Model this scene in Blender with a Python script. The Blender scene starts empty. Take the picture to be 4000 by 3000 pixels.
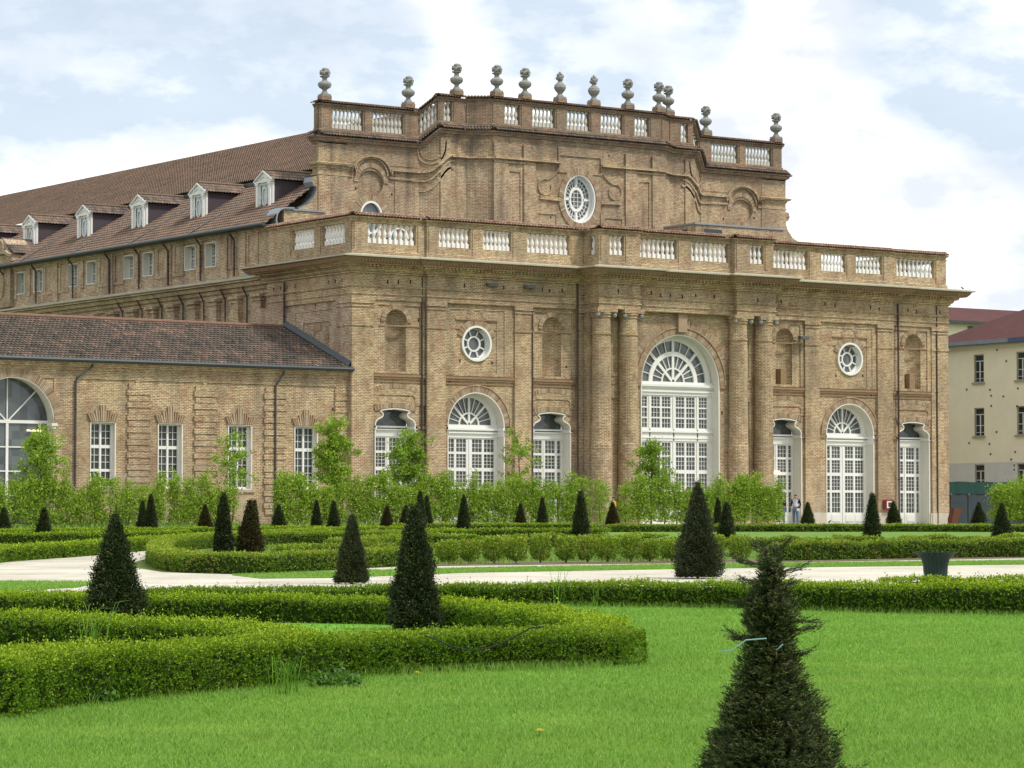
import bpy, bmesh, math, random
import numpy as np
from mathutils import Vector, Matrix
from mathutils.geometry import tessellate_polygon
random.seed(7); RNG=np.random.default_rng(7)
PI=math.pi
scene=bpy.context.scene
COL=scene.collection
EYE=Vector((-88.68,-143.31,-0.2)); FX,FY=0.56993,0.82169; RX,RY=FY,-FX

# ------------------------------------------------------------------ basics
def gz(x,y):
    s=(x-EYE.x)*FX+(y-EYE.y)*FY
    return min(0.0,-1.9+.0103*s)
def gz_np(x,y):
    s=(x-EYE.x)*FX+(y-EYE.y)*FY
    return np.minimum(0.0,-1.9+.0103*s)
class MB:
    def __init__(s): s.v=[]; s.f=[]; s.mi=[]; s.m=0; s.uv=None
    def add(s,vs,fs):
        o=len(s.v); s.v.extend(vs)
        for f in fs: s.f.append(tuple(i+o for i in f)); s.mi.append(s.m)
    def quad(s,a,b,c,d): s.add([a,b,c,d],[(0,1,2,3)])
    def build(s,name,mats,parent=None,loc=None,smooth=False,merge=False):
        if not isinstance(mats,(list,tuple)): mats=[mats]
        me=bpy.data.meshes.new(name)
        o=bpy.data.objects.new(name,me); COL.objects.link(o)
        off=Vector((0,0,0))
        if parent is not None:
            o.parent=parent
            p=parent; 
            while p is not None: off+=p.location; p=p.parent
        if loc is not None:
            o.location=Vector(loc)-off; off=Vector(loc)
        vs=[(x-off.x,y-off.y,z-off.z) for x,y,z in s.v]
        me.from_pydata(vs,[],s.f)
        for m in mats: me.materials.append(m)
        if len(mats)>1: me.polygons.foreach_set('material_index',s.mi)
        if s.uv is not None:
            ul=me.uv_layers.new(name='UVMap'); ul.data.foreach_set('uv',np.array(s.uv,dtype=np.float32).ravel())
        if merge:
            bm=bmesh.new(); bm.from_mesh(me); bmesh.ops.remove_doubles(bm,verts=bm.verts,dist=1e-4); bmesh.ops.recalc_face_normals(bm,faces=bm.faces); bm.to_mesh(me); bm.free()
        if smooth: me.polygons.foreach_set('use_smooth',[True]*len(me.polygons))
        me.update()
        return o
def np_mesh(name,V,F,mats,parent=None,mi=None,attr=None,loc=None,smooth=False):
    """V (n,3) world, F (m,k) one face size"""
    me=bpy.data.meshes.new(name); o=bpy.data.objects.new(name,me); COL.objects.link(o)
    off=np.zeros(3)
    if parent is not None:
        o.parent=parent; p=parent
        while p is not None: off+=np.array(p.location); p=p.parent
    if loc is not None:
        o.location=Vector(loc)-Vector(off); off=np.array(loc,float)
    V=np.asarray(V,dtype=np.float64)-off
    if not isinstance(F,list): F=[F]
    nl=sum(f.size for f in F); nf=sum(len(f) for f in F)
    me.vertices.add(len(V)); me.vertices.foreach_set('co',V.astype(np.float32).ravel())
    me.loops.add(nl); me.polygons.add(nf)
    me.loops.foreach_set('vertex_index',np.concatenate([f.ravel() for f in F]).astype(np.int32))
    tot=np.concatenate([np.full(len(f),f.shape[1]) for f in F]).astype(np.int32)
    st=np.concatenate([[0],np.cumsum(tot)[:-1]]).astype(np.int32)
    me.polygons.foreach_set('loop_start',st); me.polygons.foreach_set('loop_total',tot)
    if not isinstance(mats,(list,tuple)): mats=[mats]
    for m in mats: me.materials.append(m)
    if mi is not None: me.polygons.foreach_set('material_index',mi.astype(np.int32))
    if attr is not None:
        a=me.attributes.new('tip','FLOAT','POINT'); a.data.foreach_set('value',attr.astype(np.float32))
    me.update(calc_edges=True); me.validate()
    if smooth: me.polygons.foreach_set('use_smooth',[True]*len(me.polygons))
    return o
def tag(o,label=None,cat=None,group=None,kind=None):
    if label: o['label']=label
    if cat: o['category']=cat
    if group: o['group']=group
    if kind: o['kind']=kind
    return o
def root(name,loc,label,cat,group=None):
    o=bpy.data.objects.new(name,None); COL.objects.link(o); o.location=loc; o.empty_display_size=.3
    return tag(o,label,cat,group)

# ------------------------------------------------------------------ materials
class NT:
    def __init__(s,name):
        s.m=bpy.data.materials.new(name); s.m.use_nodes=True; s.t=s.m.node_tree; s.n=s.t.nodes
        s.n.clear(); s.out=s.n.new('ShaderNodeOutputMaterial')
    def node(s,t,**k):
        n=s.n.new(t)
        for a,b in k.items(): setattr(n,a,b)
        return n
    def l(s,a,b): s.t.links.new(a,b)
    def val(s,inp,x):
        if hasattr(x,'links') or isinstance(x,bpy.types.NodeSocket): s.l(x,inp)
        else: inp.default_value=x
    def math(s,op,a,b=None,c=None,clamp=False):
        n=s.node('ShaderNodeMath',operation=op,use_clamp=clamp); s.val(n.inputs[0],a)
        if b is not None: s.val(n.inputs[1],b)
        if c is not None: s.val(n.inputs[2],c)
        return n.outputs[0]
    def mix(s,fac,a,b,mode='MIX'):
        n=s.node('ShaderNodeMix',data_type='RGBA',blend_type=mode)
        s.val(n.inputs[0],fac); s.val(n.inputs[6],a if not isinstance(a,tuple) else a+(1,)); s.val(n.inputs[7],b if not isinstance(b,tuple) else b+(1,))
        return n.outputs[2]
    def noise(s,vec,scale,detail=3,rough=.55):
        n=s.node('ShaderNodeTexNoise'); s.l(vec,n.inputs['Vector']); n.inputs['Scale'].default_value=scale
        n.inputs['Detail'].default_value=detail; n.inputs['Roughness'].default_value=rough
        return n.outputs['Fac']
    def ramp(s,fac,pts):
        n=s.node('ShaderNodeValToRGB'); s.l(fac,n.inputs[0]); e=n.color_ramp.elements
        while len(e)<len(pts): e.new(.5)
        for i,(p,c) in enumerate(pts): e[i].position=p; e[i].color=(c+(1,)) if isinstance(c,tuple) else (c,c,c,1)
        return n.outputs[0]
    def step(s,fac,a,b):
        n=s.node('ShaderNodeMapRange'); s.l(fac,n.inputs[0]); n.inputs[1].default_value=a; n.inputs[2].default_value=b; n.clamp=True
        return n.outputs[0]
    def prin(s,col,rough=.8,spec=.3,normal=None,metal=0.):
        p=s.node('ShaderNodeBsdfPrincipled'); s.val(p.inputs['Base Color'],col+(1,) if isinstance(col,tuple) else col)
        s.val(p.inputs['Roughness'],rough); p.inputs['Specular IOR Level'].default_value=spec; p.inputs['Metallic'].default_value=metal
        if normal is not None: s.l(normal,p.inputs['Normal'])
        return p
    def bump(s,h,strength=.3,dist=.02):
        b=s.node('ShaderNodeBump'); b.inputs['Strength'].default_value=strength; b.inputs['Distance'].default_value=dist; s.l(h,b.inputs['Height']); return b.outputs[0]
    def done(s,sh): s.l(sh.outputs[0] if hasattr(sh,'outputs') else sh,s.out.inputs[0]); return s.m

def pos_xyz(t):
    g=t.node('ShaderNodeNewGeometry'); sp=t.node('ShaderNodeSeparateXYZ'); t.l(g.outputs['Position'],sp.inputs[0])
    return g,sp

def brick_mat(name,c1,c2,mortar,bw=.27,rh=.088,ms=.021,stain=0.,yellow=.5,dirt=(.06,.055,.045)):
    t=NT(name); g,sp=pos_xyz(t)
    nn=t.node('ShaderNodeSeparateXYZ'); t.l(g.outputs['True Normal'],nn.inputs[0])
    ax=t.math('ABSOLUTE',nn.outputs[0]); ay=t.math('ABSOLUTE',nn.outputs[1])
    sel=t.math('GREATER_THAN',ax,ay)
    u=t.math('ADD',t.math('MULTIPLY',sel,sp.outputs[1]),t.math('MULTIPLY',t.math('SUBTRACT',1.,sel),sp.outputs[0]))
    cb=t.node('ShaderNodeCombineXYZ'); t.l(u,cb.inputs[0]); t.l(sp.outputs[2],cb.inputs[1])
    b=t.node('ShaderNodeTexBrick'); t.l(cb.outputs[0],b.inputs['Vector'])
    b.inputs['Scale'].default_value=1.; b.inputs['Brick Width'].default_value=bw; b.inputs['Row Height'].default_value=rh
    b.inputs['Mortar Size'].default_value=ms; b.inputs['Mortar Smooth'].default_value=.15; b.inputs['Bias'].default_value=0.
    b.inputs['Color1'].default_value=c1+(1,); b.inputs['Color2'].default_value=c2+(1,); b.inputs['Mortar'].default_value=mortar+(1,)
    P=g.outputs['Position']
    n1=t.noise(P,.35,4); n2=t.noise(P,1.6,4); n3=t.noise(P,6.,3)
    col=t.mix(t.math('MULTIPLY',t.step(n1,.42,.68),yellow),b.outputs['Color'],(.46,.37,.195),'MIX')
    col=t.mix(t.math('MULTIPLY',t.step(n2,.46,.64),.48),col,(.24,.115,.07))
    n5=t.noise(P,.55,5,.6); col=t.mix(t.math('MULTIPLY',t.step(n5,.50,.66),.5),col,(.38,.33,.225))
    n6=t.noise(P,.22,3); col=t.mix(t.math('MULTIPLY',t.step(n6,.48,.62),.42),col,(.19,.145,.105))
    # patchy single brick tones
    wn=t.node('ShaderNodeTexNoise'); wn.inputs['Scale'].default_value=11.; wn.inputs['Detail'].default_value=1.
    mp=t.node('ShaderNodeMapping'); mp.inputs['Scale'].default_value=(.35,1.,1.); t.l(cb.outputs[0],mp.inputs[0]); t.l(mp.outputs[0],wn.inputs['Vector'])
    col=t.mix(t.math('MULTIPLY',t.step(wn.outputs['Fac'],.62,.36),.42),col,(.10,.05,.03))
    col=t.mix(t.math('MULTIPLY',t.step(n3,.55,.8),.3),col,(.50,.42,.28))
    # weather streaks, long vertical
    sm=t.node('ShaderNodeMapping'); sm.inputs['Scale'].default_value=(1.3,1.3,.12); t.l(P,sm.inputs[0])
    st=t.noise(sm.outputs[0],1.,3)
    col=t.mix(t.math('MULTIPLY',t.step(st,.52,.72),.33+stain*.35),col,dirt)
    if stain>0:
        # dark crust on the weathered courses of the attic parapet
        z=sp.outputs[2]
        band=t.math('MULTIPLY',t.step(z,21.4,23.0),t.math('SUBTRACT',1.,t.step(z,25.0,27.4)))
        n4=t.noise(P,1.1,4)
        col=t.mix(t.math('MULTIPLY',t.math('MULTIPLY',band,t.step(n4,.3,.62)),min(.9,stain*.75)),col,(.09,.08,.07))
    # rising damp and pale salts low on the wall, broken patches
    low=t.math('SUBTRACT',1.,t.step(sp.outputs[2],.6,3.4)); n7=t.noise(P,.8,5,.65)
    col=t.mix(t.math('MULTIPLY',t.math('MULTIPLY',low,t.step(n7,.45,.62)),.5),col,(.50,.44,.35))
    col=t.mix(t.math('MULTIPLY',t.math('MULTIPLY',low,t.step(n7,.5,.36)),.45),col,(.17,.10,.07))
    hs=t.math('ADD',t.math('MULTIPLY',b.outputs['Fac'],-1.),t.math('MULTIPLY',n3,.3))
    return t.done(t.prin(col,.92,.15,t.bump(hs,.35,.02)))
BR1=(.20,.09,.048); BR2=(.40,.245,.122); MOR=(.68,.59,.39)
M={}
M['brick']=brick_mat('brick_wall',BR1,BR2,MOR)
M['brick_attic']=brick_mat('brick_weathered',BR1,BR2,(.62,.53,.37),stain=.75,yellow=.4)
M['brick_parapet']=brick_mat('brick_dark_parapet',(.15,.065,.04),(.27,.145,.085),(.44,.35,.25),stain=.6,yellow=.15)
M['brick_side']=brick_mat('brick_rosy',(.235,.105,.07),(.39,.24,.155),(.62,.54,.41),yellow=.2)
M['brick_low']=brick_mat('brick_long',(.23,.105,.06),(.42,.26,.15),(.70,.61,.44),yellow=.35)
def simple(name,col,rough=.7,spec=.3,nscale=0,namp=.15,metal=0.,bump=0.):
    t=NT(name); g,sp=pos_xyz(t)
    c=col
    nrm=None
    if nscale:
        n=t.noise(g.outputs['Position'],nscale,4)
        d=tuple(x*(1-namp) for x in col); e=tuple(min(1,x*(1+namp)) for x in col)
        c=t.mix(n,d,e)
        n2=t.noise(g.outputs['Position'],nscale*.17,3)
        c=t.mix(t.math('MULTIPLY',t.step(n2,.45,.75),.35),c,tuple(x*.72 for x in col))
        if bump: nrm=t.bump(n,bump,.02)
    return t.done(t.prin(c,rough,spec,nrm,metal))
M['terra']=simple('terracotta_band',(.27,.18,.11),.9,.1,12.,.6)
M['vous']=None
def island_mat(name,cols,rough=.9,spec=.1):
    t=NT(name); g=t.node('ShaderNodeNewGeometry'); r=g.outputs['Random Per Island']
    c=t.ramp(r,[(i/(len(cols)-1),x) for i,x in enumerate(cols)])
    n=t.noise(g.outputs['Position'],9.,2); c=t.mix(t.math('MULTIPLY',t.step(n,.4,.8),.4),c,tuple(a*.6 for a in cols[0]))
    return t.done(t.prin(c,rough,spec))
M['vous']=island_mat('arch_brick',[(.23,.14,.085),(.38,.29,.19),(.31,.22,.14),(.46,.385,.28)])
M['stone_lip']=simple('lichen_stone_slab',(.40,.38,.29),.9,.15,3.,.3)
M['stone']=simple('weathered_stone',(.25,.25,.23),.9,.15,7.,.45,bump=.4)
M['hole']=simple('painted_socket_shade',(.045,.03,.022),.95,.05)
M['plinth']=simple('plinth_stone',(.46,.42,.34),.85,.2,3.,.2)
M['white']=simple('white_paint',(.72,.72,.68),.5,.4,1.5,.05)
M['reveal']=simple('white_plaster_reveal',(.66,.64,.57),.8,.2,2.,.07)
M['white_bal']=simple('white_stone_baluster',(.74,.73,.70),.7,.25,6.,.08)
M['old_bal']=simple('grey_stone_baluster',(.50,.49,.44),.85,.2,6.,.2)
M['pipe']=simple('brown_copper_pipe',(.055,.035,.03),.5,.4,4.,.3)
M['gutter']=simple('dark_zinc_gutter',(.035,.045,.05),.5,.5,3.,.3)
M['lead']=simple('grey_lead',(.22,.25,.28),.5,.5,4.,.25)
M['lamp']=simple('grey_lamp',(.10,.11,.10),.5,.4)
def glass_mat(name,col,rough=.12,spec=.7,inner=None):
    t=NT(name); g,sp=pos_xyz(t)
    n=t.noise(g.outputs['Position'],.6,3)
    vm=t.node('ShaderNodeVectorMath',operation='SCALE'); t.l(g.outputs['Position'],vm.inputs[0]); vm.inputs['Scale'].default_value=2.3
    fl=t.node('ShaderNodeVectorMath',operation='FLOOR'); t.l(vm.outputs[0],fl.inputs[0]); wn=t.node('ShaderNodeTexWhiteNoise'); t.l(fl.outputs[0],wn.inputs['Vector'])
    c=t.mix(t.math('ADD',t.math('MULTIPLY',n,.5),t.math('MULTIPLY',wn.outputs['Value'],.5)),tuple(a*.3 for a in col),tuple(a*1.8 for a in col))  # random tone per pane paints uneven sky reflection into the glass colour
    n2=t.noise(g.outputs['Position'],2.5,1)
    return t.done(t.prin(c,rough,spec,t.bump(n2,.08,.05)))
M['glass']=glass_mat('window_glass',(.075,.088,.09))
M['glass_dark']=glass_mat('dark_window_glass',(.04,.05,.045),.15,.5)
M['frost']=simple('frosted_pane',(.42,.47,.50),.3,.5,3.,.1)
def tile_mat(name,cols,lich=.4):
    t=NT(name); uv=t.node('ShaderNodeUVMap'); sp=t.node('ShaderNodeSeparateXYZ'); t.l(uv.outputs[0],sp.inputs[0])
    fx=t.math('FLOOR',sp.outputs[0]); fy=t.math('FLOOR',sp.outputs[1])
    cb=t.node('ShaderNodeCombineXYZ'); t.l(fx,cb.inputs[0]); t.l(fy,cb.inputs[1])
    wn=t.node('ShaderNodeTexWhiteNoise'); t.l(cb.outputs[0],wn.inputs['Vector'])
    g=t.node('ShaderNodeNewGeometry'); n1=t.noise(g.outputs['Position'],.5,4)
    fac=t.math('ADD',t.math('MULTIPLY',wn.outputs['Value'],.62),t.math('MULTIPLY',t.step(n1,.3,.7),.38))
    c=t.ramp(fac,[(i/(len(cols)-1),x) for i,x in enumerate(cols)])
    n2=t.noise(g.outputs['Position'],7.,4)
    c=t.mix(t.math('MULTIPLY',t.step(n2,.45,.7),lich),c,(.075,.072,.062))
    return t.done(t.prin(c,.9,.12))
M['tile_old']=tile_mat('old_roof_tile',[(.06,.054,.048),(.12,.10,.084),(.17,.13,.10),(.22,.155,.115),(.32,.21,.16)])
M['tile_far']=tile_mat('brown_roof_tile',[(.085,.070,.056),(.145,.110,.085),(.185,.130,.098),(.225,.145,.105),(.32,.185,.125)],.33)
M['tile_red']=tile_mat('red_roof_tile',[(.15,.095,.07),(.24,.145,.10),(.31,.20,.145),(.42,.31,.24)],.3)
M['tile_low']=tile_mat('mossy_pantile',[(.045,.045,.038),(.10,.09,.075),(.145,.117,.095),(.195,.135,.105),(.38,.24,.18)],.5)
M['red_roof']=simple('dark_red_roof',(.088,.036,.033),.85,.2,1.2,.25)
M['cheek']=simple('brown_copper_cladding',(.06,.045,.055),.6,.35,2.,.2)
M['ochre']=simple('ochre_render',(.80,.75,.56),.9,.15,1.,.08)
M['peel']=simple('peeling_whitewash',(.60,.60,.56),.9,.1,1.5,.12)
def foliage(name,dark,light,tip,trans=.3,spec=.25,vary=(.5,.3,.1),nscale=1.5):
    t=NT(name); g=t.node('ShaderNodeNewGeometry'); r=g.outputs['Random Per Island']
    c=t.mix(r,dark,light)
    n=t.noise(g.outputs['Position'],nscale,3)
    c=t.mix(t.math('MULTIPLY',t.step(n,.5,.72),vary[0]),c,tuple(x*1.0 for x in vary[1:]) if len(vary)==4 else tuple(x*.6 for x in light))
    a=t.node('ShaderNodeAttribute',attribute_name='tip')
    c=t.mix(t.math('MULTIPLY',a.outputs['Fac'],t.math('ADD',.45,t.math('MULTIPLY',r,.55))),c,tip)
    p=t.prin(c,.55,spec); tr=t.node('ShaderNodeBsdfTranslucent'); t.l(c,tr.inputs[0])
    m=t.node('ShaderNodeMixShader'); m.inputs[0].default_value=trans; t.l(p.outputs[0],m.inputs[1]); t.l(tr.outputs[0],m.inputs[2])
    return t.done(m)
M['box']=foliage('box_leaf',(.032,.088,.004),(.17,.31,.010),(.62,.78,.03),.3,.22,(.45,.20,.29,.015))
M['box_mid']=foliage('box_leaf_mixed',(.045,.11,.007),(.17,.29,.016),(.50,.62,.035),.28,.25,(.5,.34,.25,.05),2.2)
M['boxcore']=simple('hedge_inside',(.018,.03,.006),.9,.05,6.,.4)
M['yew']=foliage('yew_needle',(.009,.019,.008),(.030,.050,.014),(.15,.165,.035),.12,.25,(.5,.030,.028,.010),3.)
M['yew_brown']=foliage('yew_needle_bronze',(.022,.026,.008),(.05,.05,.014),(.12,.07,.02),.12,.2,(.5,.065,.035,.012),3.)
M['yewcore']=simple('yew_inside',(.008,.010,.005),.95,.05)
M['horn']=foliage('hornbeam_leaf',(.13,.25,.018),(.32,.47,.04),(.50,.64,.09),.42,.3,(.45,.24,.36,.03),.9)
M['maple']=foliage('maple_leaf',(.12,.24,.02),(.31,.47,.05),(.46,.60,.08),.42,.3,(.3,.11,.23,.03),1.2)
M['weed']=foliage('weed_leaf',(.03,.095,.008),(.08,.20,.02),(.16,.30,.04),.3,.3)
M['bark']=simple('grey_brown_bark',(.11,.085,.06),.95,.1,12.,.4)
def ground_mat(name,cols,scale,bump=.3,rough=.95,fine=40.):
    t=NT(name); g,sp=pos_xyz(t); P=g.outputs['Position']
    n=t.noise(P,scale,5,.6); n2=t.noise(P,fine,3,.7)
    f=t.math('ADD',t.math('MULTIPLY',n,.5),t.math('MULTIPLY',n2,.5))
    c=t.ramp(f,[(.3+.4*i/(len(cols)-1),x) for i,x in enumerate(cols)])
    return t.done(t.prin(c,rough,.1,t.bump(n2,bump,.02)))
M['lawn_far']=ground_mat('far_lawn_turf',[(.085,.17,.03),(.125,.22,.045),(.18,.27,.07)],.5,.2)
M['soil']=ground_mat('garden_turf',[(.05,.085,.02),(.10,.15,.03),(.14,.16,.06)],1.2)
M['lawn']=ground_mat('lawn_ground',[(.08,.22,.02),(.13,.32,.035),(.18,.38,.055)],.6)
M['gravel']=ground_mat('pale_gravel',[(.26,.24,.18),(.50,.47,.385),(.70,.665,.57)],.5,.8,.9,22.)
M['earth']=ground_mat('brown_soil',[(.10,.075,.05),(.17,.13,.09),(.28,.24,.17)],2.,.5)
M['green']=simple('green_painted_metal',(.008,.026,.020),.6,.25,5.,.15)
M['ridge']=simple('ridge_tile_clay',(.20,.125,.09),.9,.1,5.,.4)
M['corten']=simple('rusty_steel',(.115,.045,.028),.85,.2,6.,.3)
M['redbox']=simple('red_metal',(.22,.03,.03),.4,.5)
M['net']=simple('dark_green_netting',(.018,.055,.045),.8,.2,4.,.2)
M['gate']=simple('slate_blue_panel',(.035,.05,.058),.6,.3,3.,.2)
M['black']=simple('black_rubber',(.012,.013,.012),.5,.3)
M['blue']=simple('pale_blue_twine',(.22,.36,.40),.6,.3)
def emis(name,c,s):
    t=NT(name); e=t.node('ShaderNodeEmission'); e.inputs[0].default_value=c+(1,); e.inputs[1].default_value=s; return t.done(e)
M['lit']=emis('lit_lamp',(1.,.78,.35),2.2)

# ------------------------------------------------------------------ architecture helpers (frame F maps u,v,z to world)
def FR(ox,oy,ux,uy,vx,vy): return lambda u,v,z:(ox+u*ux+v*vx,oy+u*uy+v*vy,z)
FM=FR(0,0,1,0,0,-1)                 # main front, left half
FMr=FR(44.2,0,-1,0,0,-1)            # mirrored half
def fbox(mb,F,u0,u1,v0,v1,z0,z1):
    p=[F(u,v,z) for z in (z0,z1) for v in (v0,v1) for u in (u0,u1)]
    mb.add(p,[(0,1,3,2),(4,6,7,5),(0,4,5,1),(2,3,7,6),(0,2,6,4),(1,5,7,3)])
def fbar(mb,F,a,b,w,v0,v1):
    dx,dz=b[0]-a[0],b[1]-a[1]; L=math.hypot(dx,dz) or 1; nx,nz=-dz/L*w/2,dx/L*w/2
    q=[(a[0]+nx,a[1]+nz),(a[0]-nx,a[1]-nz),(b[0]-nx,b[1]-nz),(b[0]+nx,b[1]+nz)]
    p=[F(x,v0,z) for x,z in q]+[F(x,v1,z) for x,z in q]
    mb.add(p,[(0,1,2,3),(7,6,5,4),(0,4,5,1),(1,5,6,2),(2,6,7,3),(3,7,4,0)])
def farc(mb,F,cx,cz,r0,r1,a0,a1,v0,v1,n=24,ry=1.):
    for i in range(n):
        a=a0+(a1-a0)*i/n; b=a0+(a1-a0)*(i+1)/n
        q=[(cx+r*math.cos(t),cz+r*ry*math.sin(t)) for r,t in ((r0,a),(r1,a),(r1,b),(r0,b))]
        p=[F(x,v0,z) for x,z in q]+[F(x,v1,z) for x,z in q]
        mb.add(p,[(0,1,2,3),(7,6,5,4),(1,5,6,2),(3,7,4,0)])
def vous(mb,F,cx,cz,r0,r1,a0,a1,v0,v1,w=.1,ry=1.):
    n=max(3,int(abs(a1-a0)*(r0+r1)/2/w))
    for i in range(n):
        a=a0+(a1-a0)*(i+.1)/n; b=a0+(a1-a0)*(i+.9)/n
        q=[(cx+r*math.cos(t),cz+(r*ry if ry!=1 else r)*math.sin(t)) for r,t in ((r0,a),(r1,a),(r1,b),(r0,b))]
        p=[F(x,v0,z) for x,z in q]+[F(x,v1,z) for x,z in q]
        mb.add(p,[(0,1,2,3),(7,6,5,4),(0,4,5,1),(1,5,6,2),(2,6,7,3),(3,7,4,0)])
def strip(mb,F,pts,v0,v1,closed=False):
    n=len(pts); r=range(n if closed else n-1)
    for i in r:
        a=pts[i]; b=pts[(i+1)%n]
        mb.quad(F(a[0],v0,a[1]),F(b[0],v0,b[1]),F(b[0],v1,b[1]),F(a[0],v1,a[1]))
from mathutils.geometry import delaunay_2d_cdt
def pip(x,y,poly):
    c=False; j=len(poly)-1
    for i in range(len(poly)):
        xi,yi=poly[i][:2]; xj,yj=poly[j][:2]
        if (yi>y)!=(yj>y) and x<(xj-xi)*(y-yi)/(yj-yi)+xi: c=not c
        j=i
    return c
def tri_holes(outer,holes):
    vs=[];ed=[]
    for l in [outer]+list(holes):
        o=len(vs); n=len(l); vs+=[Vector((p[0],p[1])) for p in l]; ed+=[(o+i,o+(i+1)%n) for i in range(n)]
    r=delaunay_2d_cdt(vs,ed,[],0,1e-5)
    V=[(p.x,p.y) for p in r[0]]; out=[]
    for f in r[2]:
        cx=sum(V[i][0] for i in f)/3; cy=sum(V[i][1] for i in f)/3
        if pip(cx,cy,outer) and not any(pip(cx,cy,h) for h in holes): out.append(tuple(f))
    return V,out
def slab(mb,F,outer,holes=(),v=0,t=.3,ht=None):
    V,tri=tri_holes(outer,holes)
    mb.add([F(a,v,b) for a,b in V],tri)
    if t: strip(mb,F,outer,v,v-t,True)
    d=t if ht is None else ht
    if d:
        for h in holes: strip(mb,F,h,v,v-d,True)
def rect(u0,u1,z0,z1): return [(u0,z0),(u1,z0),(u1,z1),(u0,z1)]
def arch(c,r,z0,zs,n=20,ry=1.):
    return [(c-r,z0),(c+r,z0)]+[(c+r*math.cos(PI*i/n),zs+r*ry*math.sin(PI*i/n)) for i in range(n+1)]
def ell(cx,cz,rx,ry,n=32): return [(cx+rx*math.cos(2*PI*i/n),cz+ry*math.sin(2*PI*i/n)) for i in range(n)]
def panel(mb,F,pts,v): 
    tri=tessellate_polygon([[Vector((p[0],p[1],0)) for p in pts]])
    mb.add([F(p[0],v,p[1]) for p in pts],[tuple(x) for x in tri])
def hang(p): # a straight 'offset' of plan path
    return p
def miters(path):
    n=len(path); out=[]
    for i in range(n):
        ns=[]
        for a,b in ((i-1,i),(i,i+1)):
            if a<0 or b>=n: continue
            dx,dy=path[b][0]-path[a][0],path[b][1]-path[a][1]; L=math.hypot(dx,dy); ns.append((dy/L,-dx/L))
        if len(ns)==1: out.append(ns[0])
        else:
            mx,my=ns[0][0]+ns[1][0],ns[0][1]+ns[1][1]; L2=(mx*mx+my*my)/2.
            out.append((mx/L2,my/L2) if L2>1e-6 else ns[0])
    return out
def band(mb,path,prof,zo=None,caps=True,closed=False):
    """sweep a profile [(outward offset, z)] along a plan path, outward = right of walking"""
    ms=miters(path); n=len(path); k=len(prof); vs=[]
    for i,(p,m) in enumerate(zip(path,ms)):
        dz=zo[i] if zo else 0
        for o,z in prof: vs.append((p[0]+m[0]*o,p[1]+m[1]*o,z+dz))
    fs=[]
    kk=k if closed else k-1
    for i in range(n-1):
        for j in range(kk): 
            j2=(j+1)%k
            fs.append((i*k+j,(i+1)*k+j,(i+1)*k+j2,i*k+j2))
    if caps and closed: fs.append(tuple(range(k))); fs.append(tuple((n-1)*k+j for j in range(k)))
    mb.add(vs,fs)
def offs(path,o):
    return [(p[0]+m[0]*o,p[1]+m[1]*o) for p,m in zip(path,miters(path))]
def segs(path):
    for i in range(len(path)-1):
        a,b=path[i],path[i+1]; L=math.hypot(b[0]-a[0],b[1]-a[1])
        ux,uy=(b[0]-a[0])/L,(b[1]-a[1])/L
        yield i,L,FR(a[0],a[1],ux,uy,uy,-ux)      # v outward
def dentils(mb,path,o0,o1,z0,z1,pitch=.22,w=.11,minL=.5,zo=None):
    for i,L,F in segs(path):
        if L<minL: continue
        n=int(L/pitch)
        for k in range(n):
            u=(k+.5)*L/n; dz=0
            if zo: dz=zo[i]+(zo[i+1]-zo[i])*u/L
            fbox(mb,F,u-w/2,u+w/2,o0,o1,z0+dz,z1+dz)
def tiles(mb,O,U,S,L,W,pitch=.2,course=.38,amp=.06,lift=.05,u0=0.,res=6):
    """curved clay tiles on a slope: O corner, U unit along eave, S unit up the slope"""
    N=U.cross(S).normalized()
    if N.z<0: N=-N
    nc=max(1,int(round(L/pitch))); nr=max(1,int(round(W/course))); pc=L/nc; cr=W/nr
    if mb.uv is None: mb.uv=[]
    prof=[]
    for j in range(res+1):
        t=j/res; h=abs(math.cos(PI*(t)))  # crest at 0,1 ; valley at .5
        prof.append((t,amp*(h**.8)))
    vs=[];fs=[];uv=[]
    base=len(mb.v)
    cols=[(c+t,h) for c in range(nc) for t,h in (prof[:-1])]+[(nc,prof[-1][1])]
    k=len(cols)
    for r in range(nr):
        for e in (0,1):
            w=(r+e)*cr; lf=lift*(1-e)
            for cu,h in cols:
                p=O+U*(cu*pc)+S*(w-(.03 if e==0 else 0))+N*(h+lf); vs.append(tuple(p))
    for r in range(nr):
        o=2*r*k
        for i in range(k-1):
            fs.append((o+i,o+i+1,o+k+i+1,o+k+i))
            c=cols[i][0]; cc=u0+math.floor(c+.5+1e-6)+.5; uv+= [(cc,r+.5)]*4
        if r<nr-1:
            for i in range(k-1):
                fs.append((o+k+i,o+k+i+1,o+2*k+i+1,o+2*k+i)); c=cols[i][0]; uv+=[(u0+math.floor(c+.5+1e-6)+.5,r+.5)]*4
    # front lip closing
    for i in range(k-1):
        pass
    mb.add(vs,fs); mb.uv+=uv
def clip(o,co,no):
    bm=bmesh.new(); bm.from_mesh(o.data); off=Vector(o.location); p=o.parent
    while p is not None: off+=p.location; p=p.parent
    bmesh.ops.bisect_plane(bm,geom=bm.verts[:]+bm.edges[:]+bm.faces[:],plane_co=Vector(co)-off,plane_no=Vector(no),clear_outer=True)
    bm.to_mesh(o.data); bm.free()
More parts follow.
